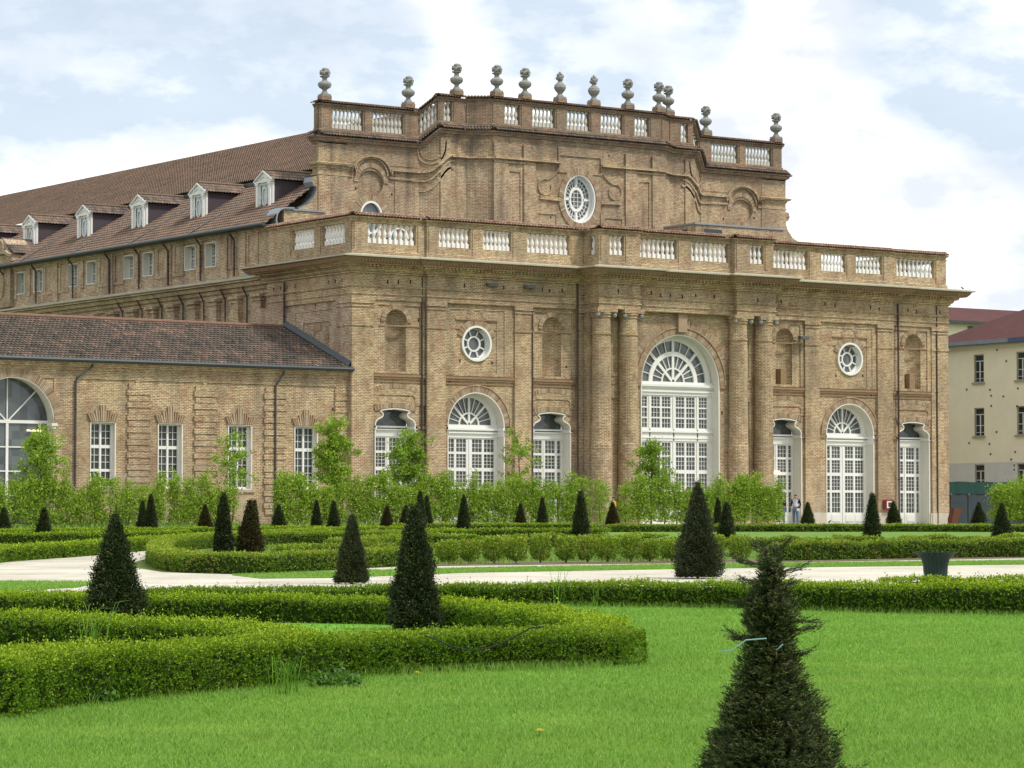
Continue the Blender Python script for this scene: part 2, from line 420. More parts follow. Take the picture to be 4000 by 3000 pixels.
def tube(mb,pts,r,n=8):
    rings=[]
    for i,p in enumerate(pts):
        p=Vector(p); a=Vector(pts[max(i-1,0)]); b=Vector(pts[min(i+1,len(pts)-1)]); d=(b-a).normalized()
        x=d.cross(Vector((0,0,1))); 
        if x.length<.05: x=d.cross(Vector((0,1,0)))
        x.normalize(); y=d.cross(x); rr=r[i] if isinstance(r,(list,tuple)) else r
        rings.append([tuple(p+x*rr*math.cos(2*PI*k/n)+y*rr*math.sin(2*PI*k/n)) for k in range(n)])
    vs=[v for R in rings for v in R]; fs=[]
    for i in range(len(rings)-1):
        for k in range(n): fs.append((i*n+k,i*n+(k+1)%n,(i+1)*n+(k+1)%n,(i+1)*n+k))
    fs.append(tuple(range(n))); fs.append(tuple((len(rings)-1)*n+k for k in range(n)))
    mb.add(vs,fs)
def lathe(mb,c,prof,n=16,sq=None):
    vs=[(c[0]+r*math.cos(2*PI*k/n),c[1]+r*math.sin(2*PI*k/n),c[2]+z) for r,z in prof for k in range(n)]
    fs=[(i*n+k,i*n+(k+1)%n,(i+1)*n+(k+1)%n,(i+1)*n+k) for i in range(len(prof)-1) for k in range(n)]
    fs+=[tuple(range(n)),tuple((len(prof)-1)*n+k for k in range(n))]
    mb.add(vs,fs)
def rope(mb,F,pts,w,v0,v1):
    """flat moulding of width w following pts (u,z) on a wall"""
    n=len(pts); L=[];R=[]
    for i in range(n):
        a=pts[max(i-1,0)]; b=pts[min(i+1,n-1)]; dx,dz=b[0]-a[0],b[1]-a[1]; l=math.hypot(dx,dz) or 1
        nx,nz=-dz/l*w/2,dx/l*w/2; L.append((pts[i][0]+nx,pts[i][1]+nz)); R.append((pts[i][0]-nx,pts[i][1]-nz))
    vs=[]
    for l,r in zip(L,R): vs+=[F(l[0],v0,l[1]),F(l[0],v1,l[1]),F(r[0],v1,r[1]),F(r[0],v0,r[1])]
    fs=[]
    for i in range(n-1):
        for k in range(4): fs.append((i*4+k,i*4+(k+1)%4,(i+1)*4+(k+1)%4,(i+1)*4+k))
    fs+=[(0,1,2,3),tuple((n-1)*4+k for k in range(4))]
    mb.add(vs,fs)
# ================================================================== PAVILION
PV=root('brick_pavilion',(0,0,0),'big baroque brick pavilion with white arched doors, columns and two balustraded storeys','building')
C0=22.1
def sub(mb,name,mat,parent,**k): return mb.build(name,mat,parent,**k)
# ---- openings
def narrow_shape(c):
    L=[(c-1.33,0),(c-1.33,5.42),(c-1.30,5.62),(c-1.18,5.78),(c-1.0,5.86),(c-.86,5.93),(c-.80,6.03),(c-.82,6.12),(c-.92,6.2),(c-1.0,6.27)]
    top=[(c+x,6.27+.13*(1-(x/1.0)**2)) for x in (-.7,-.35,0,.35,.7)]
    return [(c+1.33,0)][:0]+L+top+[(2*c-x,z) for x,z in reversed(L)]
def putlogs(us,zs,w=.13,h=.16): return [rect(u,u+w,z,z+h) for u in us for z in zs]
wall=MB(); cups=MB()
rr=random.Random(3)
for F in (FM,FMr):
    # segment A: niche bay
    nar=narrow_shape(2.8)
    nich=arch(2.82,.68,8.5,11.22,14)
    hs=[nar,nich]
    ph=[rect(4.3,4.43,11.3,11.5),rect(1.62,1.72,9.1,9.22),rect(3.95,4.07,13.4-5,8.5)]
    slab(wall,F,rect(0,4.75,-.05,12.45),[list(nar),nich]+ph[:2],0,.3,0)
    for h in ph[:2]: strip(wall,F,h,0,-.2,True); panel(wall,F,h,-.2)
    # niche hollow: half cylinder and quarter dome
    def niche_hollow(c,r,z0,zs,v):
        n=14; m=7
        def pt(a,z): return F(c-r*math.cos(a),v-r*.75*math.sin(a),z)
        for i in range(n):
            a=PI*i/n;b=PI*(i+1)/n
            wall.quad(pt(a,z0),pt(b,z0),pt(b,zs),pt(a,zs))
            for j in range(m):
                e=PI/2*j/m; g=PI/2*(j+1)/m
                def q(a,e): return F(c-r*math.cos(a)*math.cos(e) ,v-r*.75*math.sin(a)*math.cos(e),zs+r*math.sin(e))
                wall.quad(q(a,e),q(b,e),q(b,g),q(a,g))
        wall.add([F(c-r*math.cos(PI*i/n),v-r*.75*math.sin(PI*i/n),z0) for i in range(n+1)],[tuple(range(n+1))])
    niche_hollow(2.82,.68,8.5,11.22,0)
    # raised frame round niche and above door
    slab(wall,F,rect(1.3,4.75,8.35,12.45),[rect(1.62,4.4,8.36,12.15)],.07,.07)
    slab(wall,F,rect(1.3,4.75,6.6,7.75),[[(1.55,6.75),(4.1,6.75),(4.1,7.0),(3.95,7.15),(1.7,7.15),(1.55,7.0)]],.05,.05)
    # segment B + C
    nar2=narrow_shape(13.4); nich2=arch(13.42,.66,8.5,11.22,14)
    door=arch(8.15,1.92,0,5.5,26); ocu=ell(8.15,10.2,.95,.95,32)
    ph=[rect(7.0,7.12,9.1,9.28),rect(9.2,9.32,9.05,9.22),rect(5.15,5.3,7.7,7.9),rect(11.2,11.3,6.3,6.5),rect(6.3,6.42,7.9,8.05),rect(10.2,10.32,9.6,9.75),rect(14.4,14.52,9.0,9.15),rect(4.95,5.05,10.5,10.65),rect(11.3,11.42,7.7,7.9)]
    slab(wall,F,rect(4.75,15.44,-.05,12.45),[door,ocu,nar2,nich2]+ph,.12,.3,0)
    for h in ph: strip(wall,F,h,.12,-.1,True); panel(wall,F,h,-.1)
    niche_hollow(13.42,.66,8.5,11.22,.12)
    slab(wall,F,rect(6.0,10.7,8.35,12.45),[rect(6.35,10.05,8.36,12.1)],.2,.08)
    slab(wall,F,rect(6.35,10.05,8.36,12.1),[rect(6.75,9.55,8.5,11.5)],.16,.04)
    slab(wall,F,rect(11.85,15.1,8.35,12.45),[rect(12.15,14.8,8.36,12.15)],.19,.07)
    slab(wall,F,rect(11.85,15.1,6.6,7.75),[[(12.1,6.75),(14.7,6.75),(14.7,7.0),(14.55,7.15),(12.25,7.15),(12.1,7.0)]],.17,.05)
    # returns at the projecting centre
    fbox(wall,F,15.455,15.75,-.2,.72,0,12.44)
    # bricks stubs in the niche of the outer bays (broken infill)
# centre wall
cdoor=arch(C0,2.9,0,8.25,32)
ph=[rect(19.1,19.22,6.7,6.85),rect(25.2,25.32,6.5,6.7),rect(24.6,24.7,12-.9,11.3)]
slab(wall,FM,rect(15.46,28.74,-.05,12.45),[cdoor]+ph,1.0,.3,0)
for h in ph: strip(wall,FM,h,1.0,.8,True); panel(wall,FM,h,.8)
slab(wall,FM,[(18.75,8.3),(18.95,8.3)]+[(C0+3.15*math.cos(PI-PI*i/24),8.3+3.15*math.sin(PI*i/24)) for i in range(25)]+[(25.25,8.3),(25.45,8.3),(25.45,12.2),(22.45,12.2),(22.45,11.9),(21.75,11.9),(21.75,12.2),(18.75,12.2)],[],1.04,.04)
for F in (FM,FMr):
    slab(wall,F,rect(16.75,17.65,8.6,11.8),[rect(16.9,17.5,8.7,11.2)],1.06,.06)
    slab(wall,F,rect(16.75,17.65,.8,8.1),[rect(16.9,17.5,1.,7.3)],1.06,.06)
wall.build('front_wall',M['brick'],PV)
# side walls
FS=FR(0,0,0,1,-1,0)
sw=MB()
phs=[rect(1.0,1.12,9.0,9.2),rect(6.4,6.55,11.3,11.45),rect(5.8,5.92,12.-.8,11.35),rect(3.9,4.05,12.2,12.38),rect(5.5,5.6,12.0,12.15)]
slab(sw,FS,rect(0,11.,0,12.45),phs[:2]+phs[3:4],0,.3,.2)
for h in phs[:2]+phs[3:4]: panel(sw,FS,h,-.2)
slab(sw,FS,rect(1.45,7.0,0,12.0),[rect(1.9,6.0,0.1,11.95)],.10,.10)
slab(sw,FS,rect(1.9,6.0,0.1,11.95),[rect(2.35,5.2,0.2,11.3)],.06,.06)
fbox(sw,FS,7.3,9.0,-.1,.14,0,12.45)
slab(sw,FR(44.2,0,0,1,1,0),rect(0,14,0,14.8),[],0,.3)
sw.build('side_wall',M['brick_side'],PV)
va=MB(); vous(va,FS,3.5,10.1,.75,1.1,0,PI,.02,.045); 
# pilasters
def pil(F,u0,u1,v,z1=12.45,name='pilaster',mat='brick',plinth=.72):
    m=MB(); fbox(m,F,u0,u1,v-.3,v,plinth,z1-.0)
    fbox(m,F,u0-.03,u1+.03,v-.3,v+.05,10.93,11.1)
    fbox(m,F,u0-.03,u1+.03,v-.3,v+.05,12.0,12.1); fbox(m,F,u0-.06,u1+.06,v-.3,v+.08,12.2,12.46)
    m.m=1; fbox(m,F,u0-.04,u1+.04,v-.3,v+.05,0,plinth)
    return m.build(name,[M[mat],M['plinth']],PV)
for F in (FM,FMr):
    pil(F,-.12,1.3,.13); pil(F,4.75,5.98,.3); pil(F,10.72,11.87,.3); pil(F,15.12,15.447,.42)
m=MB(); fbox(m,FS,-.1,1.4,-.2,.13,0,12.45); fbox(m,FS,-.1,1.45,-.2,.18,10.93,11.1); fbox(m,FS,-.1,1.45,-.2,.2,12.0,12.1); fbox(m,FS,-.1,1.45,-.2,.22,12.22,12.46); m.build('pilaster',M['brick_side'],PV)
# columns
def column(cx):
    m=MB(); c=(cx,-1.36,0)
    prof=[(.72,.0),(.72,.7),(.68,.75),(.68,.95),(.61,1.05),(.615,4.62),(.585,4.7),(.575,8.),(.55,10.9),(.6,10.93),(.6,11.05),(.55,11.08),(.545,11.9),(.6,11.93),(.6,12.05),(.66,12.1),(.66,12.25)]
    lathe(m,c,prof,28)
    fbox(m,FM,cx-.72,cx+.72,.6,2.02,12.22,12.45)
    o=m.build('column',M['brick'],PV)
    s=MB()
    for dx in (-.6,.6):
        lathe(s,(cx+dx,-1.86,11.92),[(.06,0),(.13,.06),(.15,.15),(.13,.24),(.05,.3)],10)
    s.build('capital_boss',M['stone'],o)
for cx in (16.05,18.0,C0*2-18.0,C0*2-16.05): column(cx)
# string mouldings on the bays
mo=MB()
for F in (FM,FMr):
    for u0,u1,v in ((1.3,4.75,.0),(5.98,10.72,.12),(11.87,15.12,.12)):
        fbox(mo,F,u0,u1,v-.1,v+.14,8.17,8.3); fbox(mo,F,u0,u1,v-.1,v+.09,8.05,8.17); fbox(mo,F,u0,u1,v-.1,v+.06,7.86,7.94)
        fbox(mo,F,u0,u1,v-.1,v+.05,10.98,11.06)
    for u0,u1,v in ((5.98,6.2,.12),(10.1,10.72,.12),(1.3,1.47,0),(4.13,4.75,0),(11.87,12.07,.12),(14.73,15.12,.12)):
        fbox(mo,F,u0,u1,v-.1,v+.1,5.3,5.45)
    fbox(mo,F,16.7,17.4,.9,1.1,8.1,8.3); fbox(mo,F,18.6,19.15,.9,1.1,8.05,8.28)
    fbox(mo,F,6.7,9.6,.1,.22,11.5,11.58)
mo.build('string_course',M['terra'],PV)
va2=MB()
for F in (FM,FMr):
    vous(va2,F,8.15,5.5,1.95,2.3,.02,PI-.02,.1,.18); farc(va2,F,8.15,5.5,2.3,2.36,0,PI,.1,.22,30)
    vous(va2,F,8.15,10.2,1.0,1.38,.35,PI-.35,.1,.2)
    vous(va2,F,2.82,11.22,.72,1.0,0,PI,.0,.09); vous(va2,F,13.42,11.22,.70,.98,0,PI,.1,.21)
    for c,v in ((2.8,.0),(13.4,.12)):
        vous(va2,F,c,3.6,3.95,4.2,PI/2-.36,PI/2+.36,v,v+.07)
        vous(va2,F,c,2.35,4.1,4.4,PI/2-.33,PI/2+.33,v,v+.07)
    vous(va2,F,8.15,11.6,.45,.7,0,PI,.1,.19)
vous(va2,FM,C0,8.25,2.93,3.3,.01,PI-.01,1.0,1.10); vous(va2,FM,C0,8.25,3.36,3.75,.01,PI-.01,1.0,1.06); farc(va2,FM,C0,8.25,3.3,3.36,0,PI,1.0,1.16,40)
fbox(va2,FM,C0-.32,C0+.32,.9,1.3,11.3,12.4); 
va2.v+= []; 
o=len(va2.v); va2.add(va.v,va.f)
va2.build('brick_arch',M['vous'],PV)
# ---- windows and doors
def panes(m,F,u0,u1,z0,z1,nc,nr,v,bar=.021):
    for i in range(1,nc): 
        u=u0+(u1-u0)*i/nc; fbox(m,F,u-bar/2,u+bar/2,v-.03,v+.02,z0,z1)
    for j in range(1,nr):
        z=z0+(z1-z0)*j/nr; fbox(m,F,u0,u1,v-.03,v+.018,z-bar/2,z+bar/2)
def lattice(m,F,cols,rows,u0,u1,z0,z1,v,sub=(3,3)):
    """frame field u0..u1,z0..z1 white with glazed cells cols x rows"""
    us=[u0]+[x for c in cols for x in c]+[u1]; zs=[z0]+[x for r in rows for x in r]+[z1]
    for i in range(0,len(us),2): 
        if us[i+1]-us[i]>1e-3: fbox(m,F,us[i],us[i+1],v-.06,v+.05,z0,z1)
    for j in range(0,len(zs),2):
        for c in cols:
            if zs[j+1]-zs[j]>1e-3: fbox(m,F,c[0],c[1],v-.055,v+.045,zs[j],zs[j+1])
    for c in cols:
        for r in rows:
            nr=max(1,int(round((r[1]-r[0])/.22))); nc=max(1,int(round((c[1]-c[0])/.2)))
            panes(m,F,c[0],c[1],r[0],r[1],min(nc,3),min(nr,4),v)
def fan(m,F,c,zs,R,v,hub,spokes,thin,w=.12,w2=.035,inner=None):
    farc(m,F,c,zs,hub-.04,hub+.05,0,PI,v-.05,v+.05,20)
    for a in spokes: fbar(m,F,(c,zs),(c+R*math.cos(a),zs+R*math.sin(a)),w,v-.06,v+.06)
    for a in thin: fbar(m,F,(c+hub*math.cos(a),zs+hub*math.sin(a)),(c+R*math.cos(a),zs+R*math.sin(a)),w2,v-.04,v+.03)
    farc(m,F,c,zs,R-.06,R+.3,0,PI,v-.06,v+.05,28)
def surround(name,F,pts,v0,v1,w=.07,mat='reveal'):
    """plaster reveal along an opening with a thin white lip standing on the wall"""
    m=MB(); strip(m,F,pts,v0+.02,v1)
    for i in range(len(pts)-1):
        a,b=pts[i],pts[i+1]
        if abs(a[1])<1e-6 and abs(b[1])<1e-6: continue
        fbar(m,F,a,b,w,v0-.02,v0+.05)
    return m.build(name,M[mat],PV)
def big_open(pts): # drop the floor edge
    return pts
for F in (FM,FMr):
    # arched door
    c=8.15; v0=.12; vb=-.62
    pts=[(c-1.92,0),(c-1.92,5.5)]+[(c-1.92*math.cos(PI*i/26),5.5+1.92*math.sin(PI*i/26)) for i in range(1,26)]+[(c+1.92,5.5),(c+1.92,0)]
    s=surround('arched_door',F,pts,v0,vb)
    m=MB()
    lattice(m,F,[(c-1.72,c-1.02),(c-.88,c-.2),(c+.2,c+.88),(c+1.02,c+1.72)],[(.72,1.95),(2.1,2.98),(3.18,3.95),(4.08,4.8)],c-1.92,c+1.92,0,4.88,vb)
    for k in (-1,1):
        for a,b in ((.2,.9),(1.0,1.75)):
            fbox(m,F,min(c+k*a,c+k*b),max(c+k*a,c+k*b),vb+.04,vb+.08,.16,.6)
    fbox(m,F,c-.03,c+.03,vb,vb+.09,0,4.85)
    fbox(m,F,c-1.92,c+1.92,vb-.05,vb+.12,4.88,5.12); fbox(m,F,c-1.92,c+1.92,vb-.05,vb+.22,5.12,5.2); fbox(m,F,c-1.92,c+1.92,vb-.05,vb+.28,5.3,5.42); fbox(m,F,c-1.92,c+1.92,vb-.05,vb+.1,5.2,5.62)
    for sg in (-1,1):
        a=c+sg*1.92; fbox(m,F,min(a,a-sg*.1),max(a,a-sg*.1),vb,v0+.08,5.3,5.44); fbox(m,F,min(a,a-sg*.06),max(a,a-sg*.06),vb,v0+.05,4.95,5.3)
        fbox(m,F,min(a+sg*.12,a),max(a+sg*.12,a),v0-.05,v0+.1,5.28,5.44)
    fan(m,F,c,5.62,1.6,vb,.66,[PI/4,PI/2,3*PI/4],[PI*k/16 for k in (1.3,2.65,5.3,6.65,9.35,10.7,13.35,14.7)])
    fr=m.build('door_frame',M['white'],s)
    g=MB(); panel(g,F,[(c-1.9,.2),(c+1.9,.2)]+[(c+1.9*math.cos(PI*i/20),5.5+1.85*math.sin(PI*i/20)) for i in range(21)],vb-.05); g.build('glass',M['glass'],s)
    # round window
    s=MB(); farc(s,F,c,10.2,.9,1.02,0,2*PI,-.1,.24,36); strip(s,F,ell(c,10.2,.93,.93,32),.2,-.22,True)
    farc(s,F,c,10.2,.8,.93,0,2*PI,-.25,-.1,36); farc(s,F,c,10.2,.36,.45,0,2*PI,-.25,-.08,28)
    for k in range(8):
        a=PI/8+k*PI/4; fbar(s,F,(c+.42*math.cos(a),10.2+.42*math.sin(a)),(c+.85*math.cos(a),10.2+.85*math.sin(a)),.07,-.24,-.1)
    s=s.build('round_window',M['white'],PV)
    g=MB(); panel(g,F,ell(c,10.2,.93,.93,32),-.2); g.build('glass',M['glass'],s)
    # narrow doors
    for c,v0 in ((2.8,.0),(13.4,.12)):
        vb=v0-.85; pts=narrow_shape(c)
        s=surround('narrow_door',F,pts,v0,vb)
        m=MB()
        lattice(m,F,[(c-1.22,c-.98),(c-.82,c-.12),(c+.12,c+.82),(c+.98,c+1.22)],[(.72,1.95),(2.1,2.98),(3.18,3.95),(4.08,4.8)],c-1.33,c+1.33,0,4.88,vb)
        for k in (-1,1): fbox(m,F,min(c+k*.15,c+k*.8),max(c+k*.15,c+k*.8),vb+.04,vb+.08,.16,.6)
        fbox(m,F,c-.03,c+.03,vb,vb+.09,0,4.85)
        fbox(m,F,c-1.33,c+1.33,vb-.05,vb+.1,4.88,5.22); fbox(m,F,c-1.33,c+1.33,vb-.05,vb+.2,5.22,5.3); fbox(m,F,c-1.33,c+1.33,vb-.05,vb+.26,5.36,5.46)
        for sg in (-1,1):
            a=c+sg*1.33; fbox(m,F,min(a,a-sg*.09),max(a,a-sg*.09),vb,v0+.08,5.26,5.42); fbox(m,F,min(a+sg*.1,a),max(a+sg*.1,a),v0-.05,v0+.1,5.26,5.42)
        m.build('door_frame',M['white'],s)
        g=MB(); panel(g,F,[(c-1.32,.2),(c+1.32,.2),(c+1.32,6.38),(c-1.32,6.38)],vb-.05); g.build('glass',M['glass'],s)
# central window wall
c=C0; v0=1.0; vb=.28; F=FM
pts=[(c-2.9,0),(c-2.9,8.25)]+[(c-2.9*math.cos(PI*i/36),8.25+2.9*math.sin(PI*i/36)) for i in range(1,36)]+[(c+2.9,8.25),(c+2.9,0)]
s=surround('great_arched_door',F,pts,v0,vb,.09)
m=MB()
cols=[(c-2.55,c-1.93),(c-1.62,c-.98),(c-.84,c-.2),(c+.2,c+.84),(c+.98,c+1.62),(c+1.93,c+2.55)]
lattice(m,F,cols,[(5.68,6.22),(6.30,6.84),(6.92,7.5)],c-2.9,c+2.9,5.58,7.6,vb)
lattice(m,F,cols,[(.85,1.9),(2.0,2.98),(3.2,3.95),(4.05,4.8)],c-2.9,c+2.9,0,4.9,vb)
for u in (-1.78,0,1.78): fbox(m,F,c+u-.04,c+u+.04,vb,vb+.1,0,7.55)
fbox(m,F,c-2.9,c+2.9,vb-.05,vb+.1,4.9,5.6); fbox(m,F,c-2.9,c+2.9,vb,vb+.2,5.4,5.5); fbox(m,F,c-2.9,c+2.9,vb,vb+.14,5.05,5.12)
fbox(m,F,c-2.9,c+2.9,vb-.05,vb+.12,7.6,8.4); fbox(m,F,c-2.9,c+2.9,vb,vb+.2,7.78,7.88); fbox(m,F,c-2.9,c+2.9,vb,vb+.3,8.1,8.24); fbox(m,F,c-2.9,c+2.9,vb,vb+.22,8.0,8.1)
fan(m,F,c,8.38,2.5,vb,.82,[PI/4,PI/2,3*PI/4],[PI*k/16 for k in (1.3,2.65,5.3,6.65,9.35,10.7,13.35,14.7)],.16,.045)
farc(m,F,c,8.38,1.55,1.82,0,PI,vb-.05,vb+.07,32)
m.build('door_frame',M['white'],s)
g=MB(); panel(g,F,[(c-2.88,.2),(c+2.88,.2)]+[(c+2.88*math.cos(PI*i/24),8.25+2.85*math.sin(PI*i/24)) for i in range(25)],vb-.05); g.build('glass',M['glass'],s)

# ---- entablature and cornice
PE=[(.7,9.15),(-.13,9.15),(-.13,-.15),(4.72,-.15),(4.72,-.36),(15.5,-.36),(15.5,-1.9),(18.5,-1.9),(18.5,-1.5),(25.7,-1.5),(25.7,-1.9),(28.7,-1.9),(28.7,-.36),(39.48,-.36),(39.48,-.15),(44.33,-.15),(44.33,14)]
m=MB(); band(m,PE,[(-1.25,12.42),(0,12.42),(0,12.68),(.05,12.7),(.05,12.78),(.015,12.8),(.015,13.08),(.09,13.12),(.09,13.2),(0,13.26),(0,13.82)],caps=False)
m.build('entablature',M['brick'],PV)
m=MB(); band(m,PE,[(0,13.82),(.10,13.86),(.10,13.95),(.22,14.0),(.27,14.14),(.46,14.2),(.5,14.33),(.82,14.36),(.82,14.5),(.95,14.52),(1.02,14.64),(1.1,14.66)],caps=False)
dentils(m,PE,.3,.6,14.22,14.34,.24,.13)
m.build('cornice',M['brick'],PV)
m=MB(); band(m,offs(PE,0),[(.83,14.375),(.97,14.515),(1.03,14.635)],caps=False)
dentils(m,offs(PE,0),.8,1.02,14.42,14.53,.2,.1)
m.build('terracotta_band',M['terra'],PV)
m=MB(); band(m,PE,[(1.05,14.67),(1.22,14.69),(1.22,14.77),(.0,14.95),(-.6,14.96)],caps=False); m.build('cornice_slab',M['stone_lip'],PV)
# scaffold sockets in the frieze: thin raised boxes, their inner shade painted dark
m=MB(); r7=random.Random(11)
for u,v in [(2.2,.15),(2.9,.15),(3.7,.15),(7.2,.36),(9.9,.36),(12.6,.36),(13.1,.36),(14.0,.36),(16.9,1.9),(19.6,1.5),(20.3,1.5),(21.0,1.5),(21.9,1.5),(22.9,1.5),(24.3,1.5),(27.3,1.9),(30.4,.36),(33.9,.36),(34.7,.36),(37.6,.36),(38.3,.36),(40.1,.15),(40.9,.15),(41.6,.15),(43.6,.15)]:
    z=13.42+r7.uniform(-.06,.1); fbox(m,FM,u-.05,u+.05,v-.05,v+.004,z-.1,z+.12)
for y in (.9,1.6,2.3,6.0,6.9,7.6,8.4): fbox(m,FS,y-.05,y+.05,.08,.134,13.38,13.58)
o=m.build('painted_sockets',M['hole'],PV); o['kind']='stuff'
# ---- lower parapet
PP=[(-.05,9.05),(-.05,-.05),(4.75,-.05),(4.75,-.26),(15.6,-.26),(15.6,-1.8),(18.55,-1.8),(18.55,-1.42),(25.65,-1.42),(25.65,-1.8),(28.6,-1.8),(28.6,-.26),(39.45,-.26),(39.45,-.05),(44.25,-.05),(44.25,9.05)]
def parapet(path,groups,zb,z1,z2,zt,w,mat,balmat,bal_me,zo=None,owner=PV,name='parapet',count_as=None,pier=.05,step=True):
    m=MB()
    band(m,path,[(-w,zb),(.06,zb),(.06,zb+.22),(0,zb+.27),(0,z1),(-w,z1)],zo,closed=True)
    band(m,path,[(-w,z2),(0,z2),(.04,z2+.05),(.04,z2+.1),(.0,z2+.13),(.0,zt-.12),(.08,zt-.1),(.14,zt),(-w,zt)],zo,closed=True)
    out=[]
    for i,L,F in segs(path):
        gs=sorted(groups.get(i,[])); cur=0.
        def zz(u): return (zo[i]+(zo[i+1]-zo[i])*u/L) if zo else 0.
        for (a,b,n) in gs+[(L,L,0)]:
            if a-cur>.03:
                uu0,uu1=max(cur,.004),min(a,L-.004)
                p=[F(uu0,-w,z1+zz(uu0)-.01),F(uu1,-w,z1+zz(uu1)-.01),F(uu1,pier*.0+.0,z1+zz(uu1)-.01),F(uu0,0,z1+zz(uu0)-.01),
                   F(uu0,-w,z2+zz(uu0)+.01),F(uu1,-w,z2+zz(uu1)+.01),F(uu1,0,z2+zz(uu1)+.01),F(uu0,0,z2+zz(uu0)+.01)]
                m.add(p,[(0,1,2,3),(4,5,6,7),(0,1,5,4),(1,2,6,5),(2,3,7,6),(3,0,4,7)])
                if a-cur>.5 and step: fbox(m,F,cur+.1,a-.1,-.02,pier,z1-.5+zz((cur+a)/2),z2+.02+zz((cur+a)/2))
            cur=b
            for k in range(n):
                u=a+(k+.5)*(b-a)/n; out.append(F(u,-w/2-.03,z1+zz(u)))
    m.build(name,mat,owner)
    return out
def bal_mesh(h,mat):
    m=MB(); s=h
    fbox(m,FR(0,0,1,0,0,-1),-.105,.105,-.105,.105,0,.24*s)
    prof=[(.075,.24),(.085,.27),(.06,.30),(.065,.33),(.105,.42),(.115,.50),(.10,.58),(.06,.72),(.045,.80),(.06,.83),(.075,.85),(.06,.87),(.07,.90)]
    lathe(m,(0,0,0),[(r,z*s) for r,z in prof],12)
    fbox(m,FR(0,0,1,0,0,-1),-.1,.1,-.1,.1,.9*s,s)
    me=bpy.data.meshes.new('baluster'); me.from_pydata(m.v,[],m.f); me.materials.append(mat); me.update(); return me
BM1=bal_mesh(1.12,M['white_bal']); BM2=bal_mesh(1.2,M['old_bal'])
def G2(lst): return lst
seg4=lambda u:u-4.75
groups={0:[(9.05-6.5,9.05-4.05,7),(9.05-3.2,9.05-.75,7)],
 1:[(1.0,4.2,9)],
 3:[(.78,2.95,7),(3.8,5.75,7),(6.85,9.85,9)],
 4:[(.55,1.15,2)],
 5:[(.75,1.8,3)],
 7:[(.0+.2,3.0,8),(7.1-3.0,7.1-.2,8)],
 9:[(2.95-1.8,2.95-.75,3)],10:[(.4,1.0,2)],
 11:[(10.85-9.85,10.85-6.85,9),(10.85-5.75,10.85-3.8,7),(10.85-2.95,10.85-.78,7)],
 13:[(4.8-4.2,4.8-1.0,9)],14:[(.75,3.2,7),(4.05,6.5,7)]}
bp=parapet(PP,groups,14.9,15.57,16.68,17.02,.42,M['brick'],None,None)
BPs=[(p,BM1) for p in bp]
def tilecap(path,z,zo=None,owner=PV,over=.24,w=.42,name='tile_coping',mat='tile_red',drop=.2):
    m=MB(); k=0
    for i,L,F in segs(path):
        if L<.25: continue
        za=zo[i] if zo else 0.; zb=zo[i+1] if zo else 0.
        a=F(0,over,z+za-.02);b=F(L,over,z+zb-.02);c=F(0,-w/2,z+za+drop)
        U=Vector(b)-Vector(a); LL=U.length; U.normalize(); S=Vector(c)-Vector(a); W=S.length; S.normalize()
        k+=200; tiles(m,Vector(a),U,S,LL,W,.2,W/2,.075,.05,k)
        a=F(0,-w-.1,z+za-.02); c=F(0,-w/2,z+za+drop); S=Vector(c)-Vector(a); W=S.length; S.normalize(); k+=200
        tiles(m,Vector(a),U,S,LL,W,.2,W,.07,.03,k)
    return m.build(name,M[mat],owner)
tilecap(PP,17.04)
# roof terrace slab behind the lower parapet
m=MB(); fbox(m,FR(0,0,1,0,0,1),.2,44.,.3,12.5,14.5,15.0); m.build('terrace',M['lead'],PV)

# ---- attic storey
CA=22.3
PA0=[(4.42,11.75),(4.42,11),(11.5,11),(12.45,10.3),(14.45,10.3),(15.75,9.4)]
PA=PA0+[(2*CA-x,y) for x,y in reversed(PA0)]
ZA=[0,0,0,.95,.95,.95]; ZA=ZA+ZA[::-1]
aw=MB()
for F0 in (lambda u:u,lambda u:2*CA-u):
    def Fs(u,v,z,f=F0): return (f(u),-v,z)
    circ=ell(8.06,20.35,.88,.78,28); lun=ell(8.06,18.3,.78,.98,26)
    ph=[rect(6.95,7.07,19.9,20.05),rect(9.5,9.62,19.7,19.85),rect(10.8,10.93,19.75,19.9),rect(11.0,11.1,20.6,20.8)]
    slab(aw,Fs,rect(4.42,11.5,14.9,22.75),[circ,lun]+ph,-11,.3,0)
    strip(aw,Fs,circ,-11,-11.18,True); panel(aw,Fs,circ,-11.18)
    for h in ph: strip(aw,Fs,h,-11,-11.2,True); panel(aw,Fs,h,-11.2)
    fbox(aw,Fs,4.38,6.4,-11.2,-10.94,14.9,22.7)
    slab(aw,Fs,rect(4.42,11.5,21.5,22.72),[],-10.97,.05)
    slab(aw,Fs,rect(9.75,11.48,14.9,21.2),[],-10.95,.06)
    def Fd(u,v,z,f=F0): # flank wall
        return (f(u),-v,z)
    # chamfer, flank, concave pieces as vertical sheets following the plan
pl=PA
band(aw,PA0[2:],[(0,14.9),(0,22.75)],[0,.95,.95,.95],caps=False)
band(aw,[(2*CA-x,y) for x,y in reversed(PA0[2:])],[(0,14.9),(0,22.75)],[.95,.95,.95,0],caps=False)
for z0,z1 in ((22.7,23.7),): fbox(aw,FM,15.76,28.84,-9.8,-9.405,z0,z1)
aw_main=aw
oval=ell(CA-.05,20.13,1.17,1.5,40)
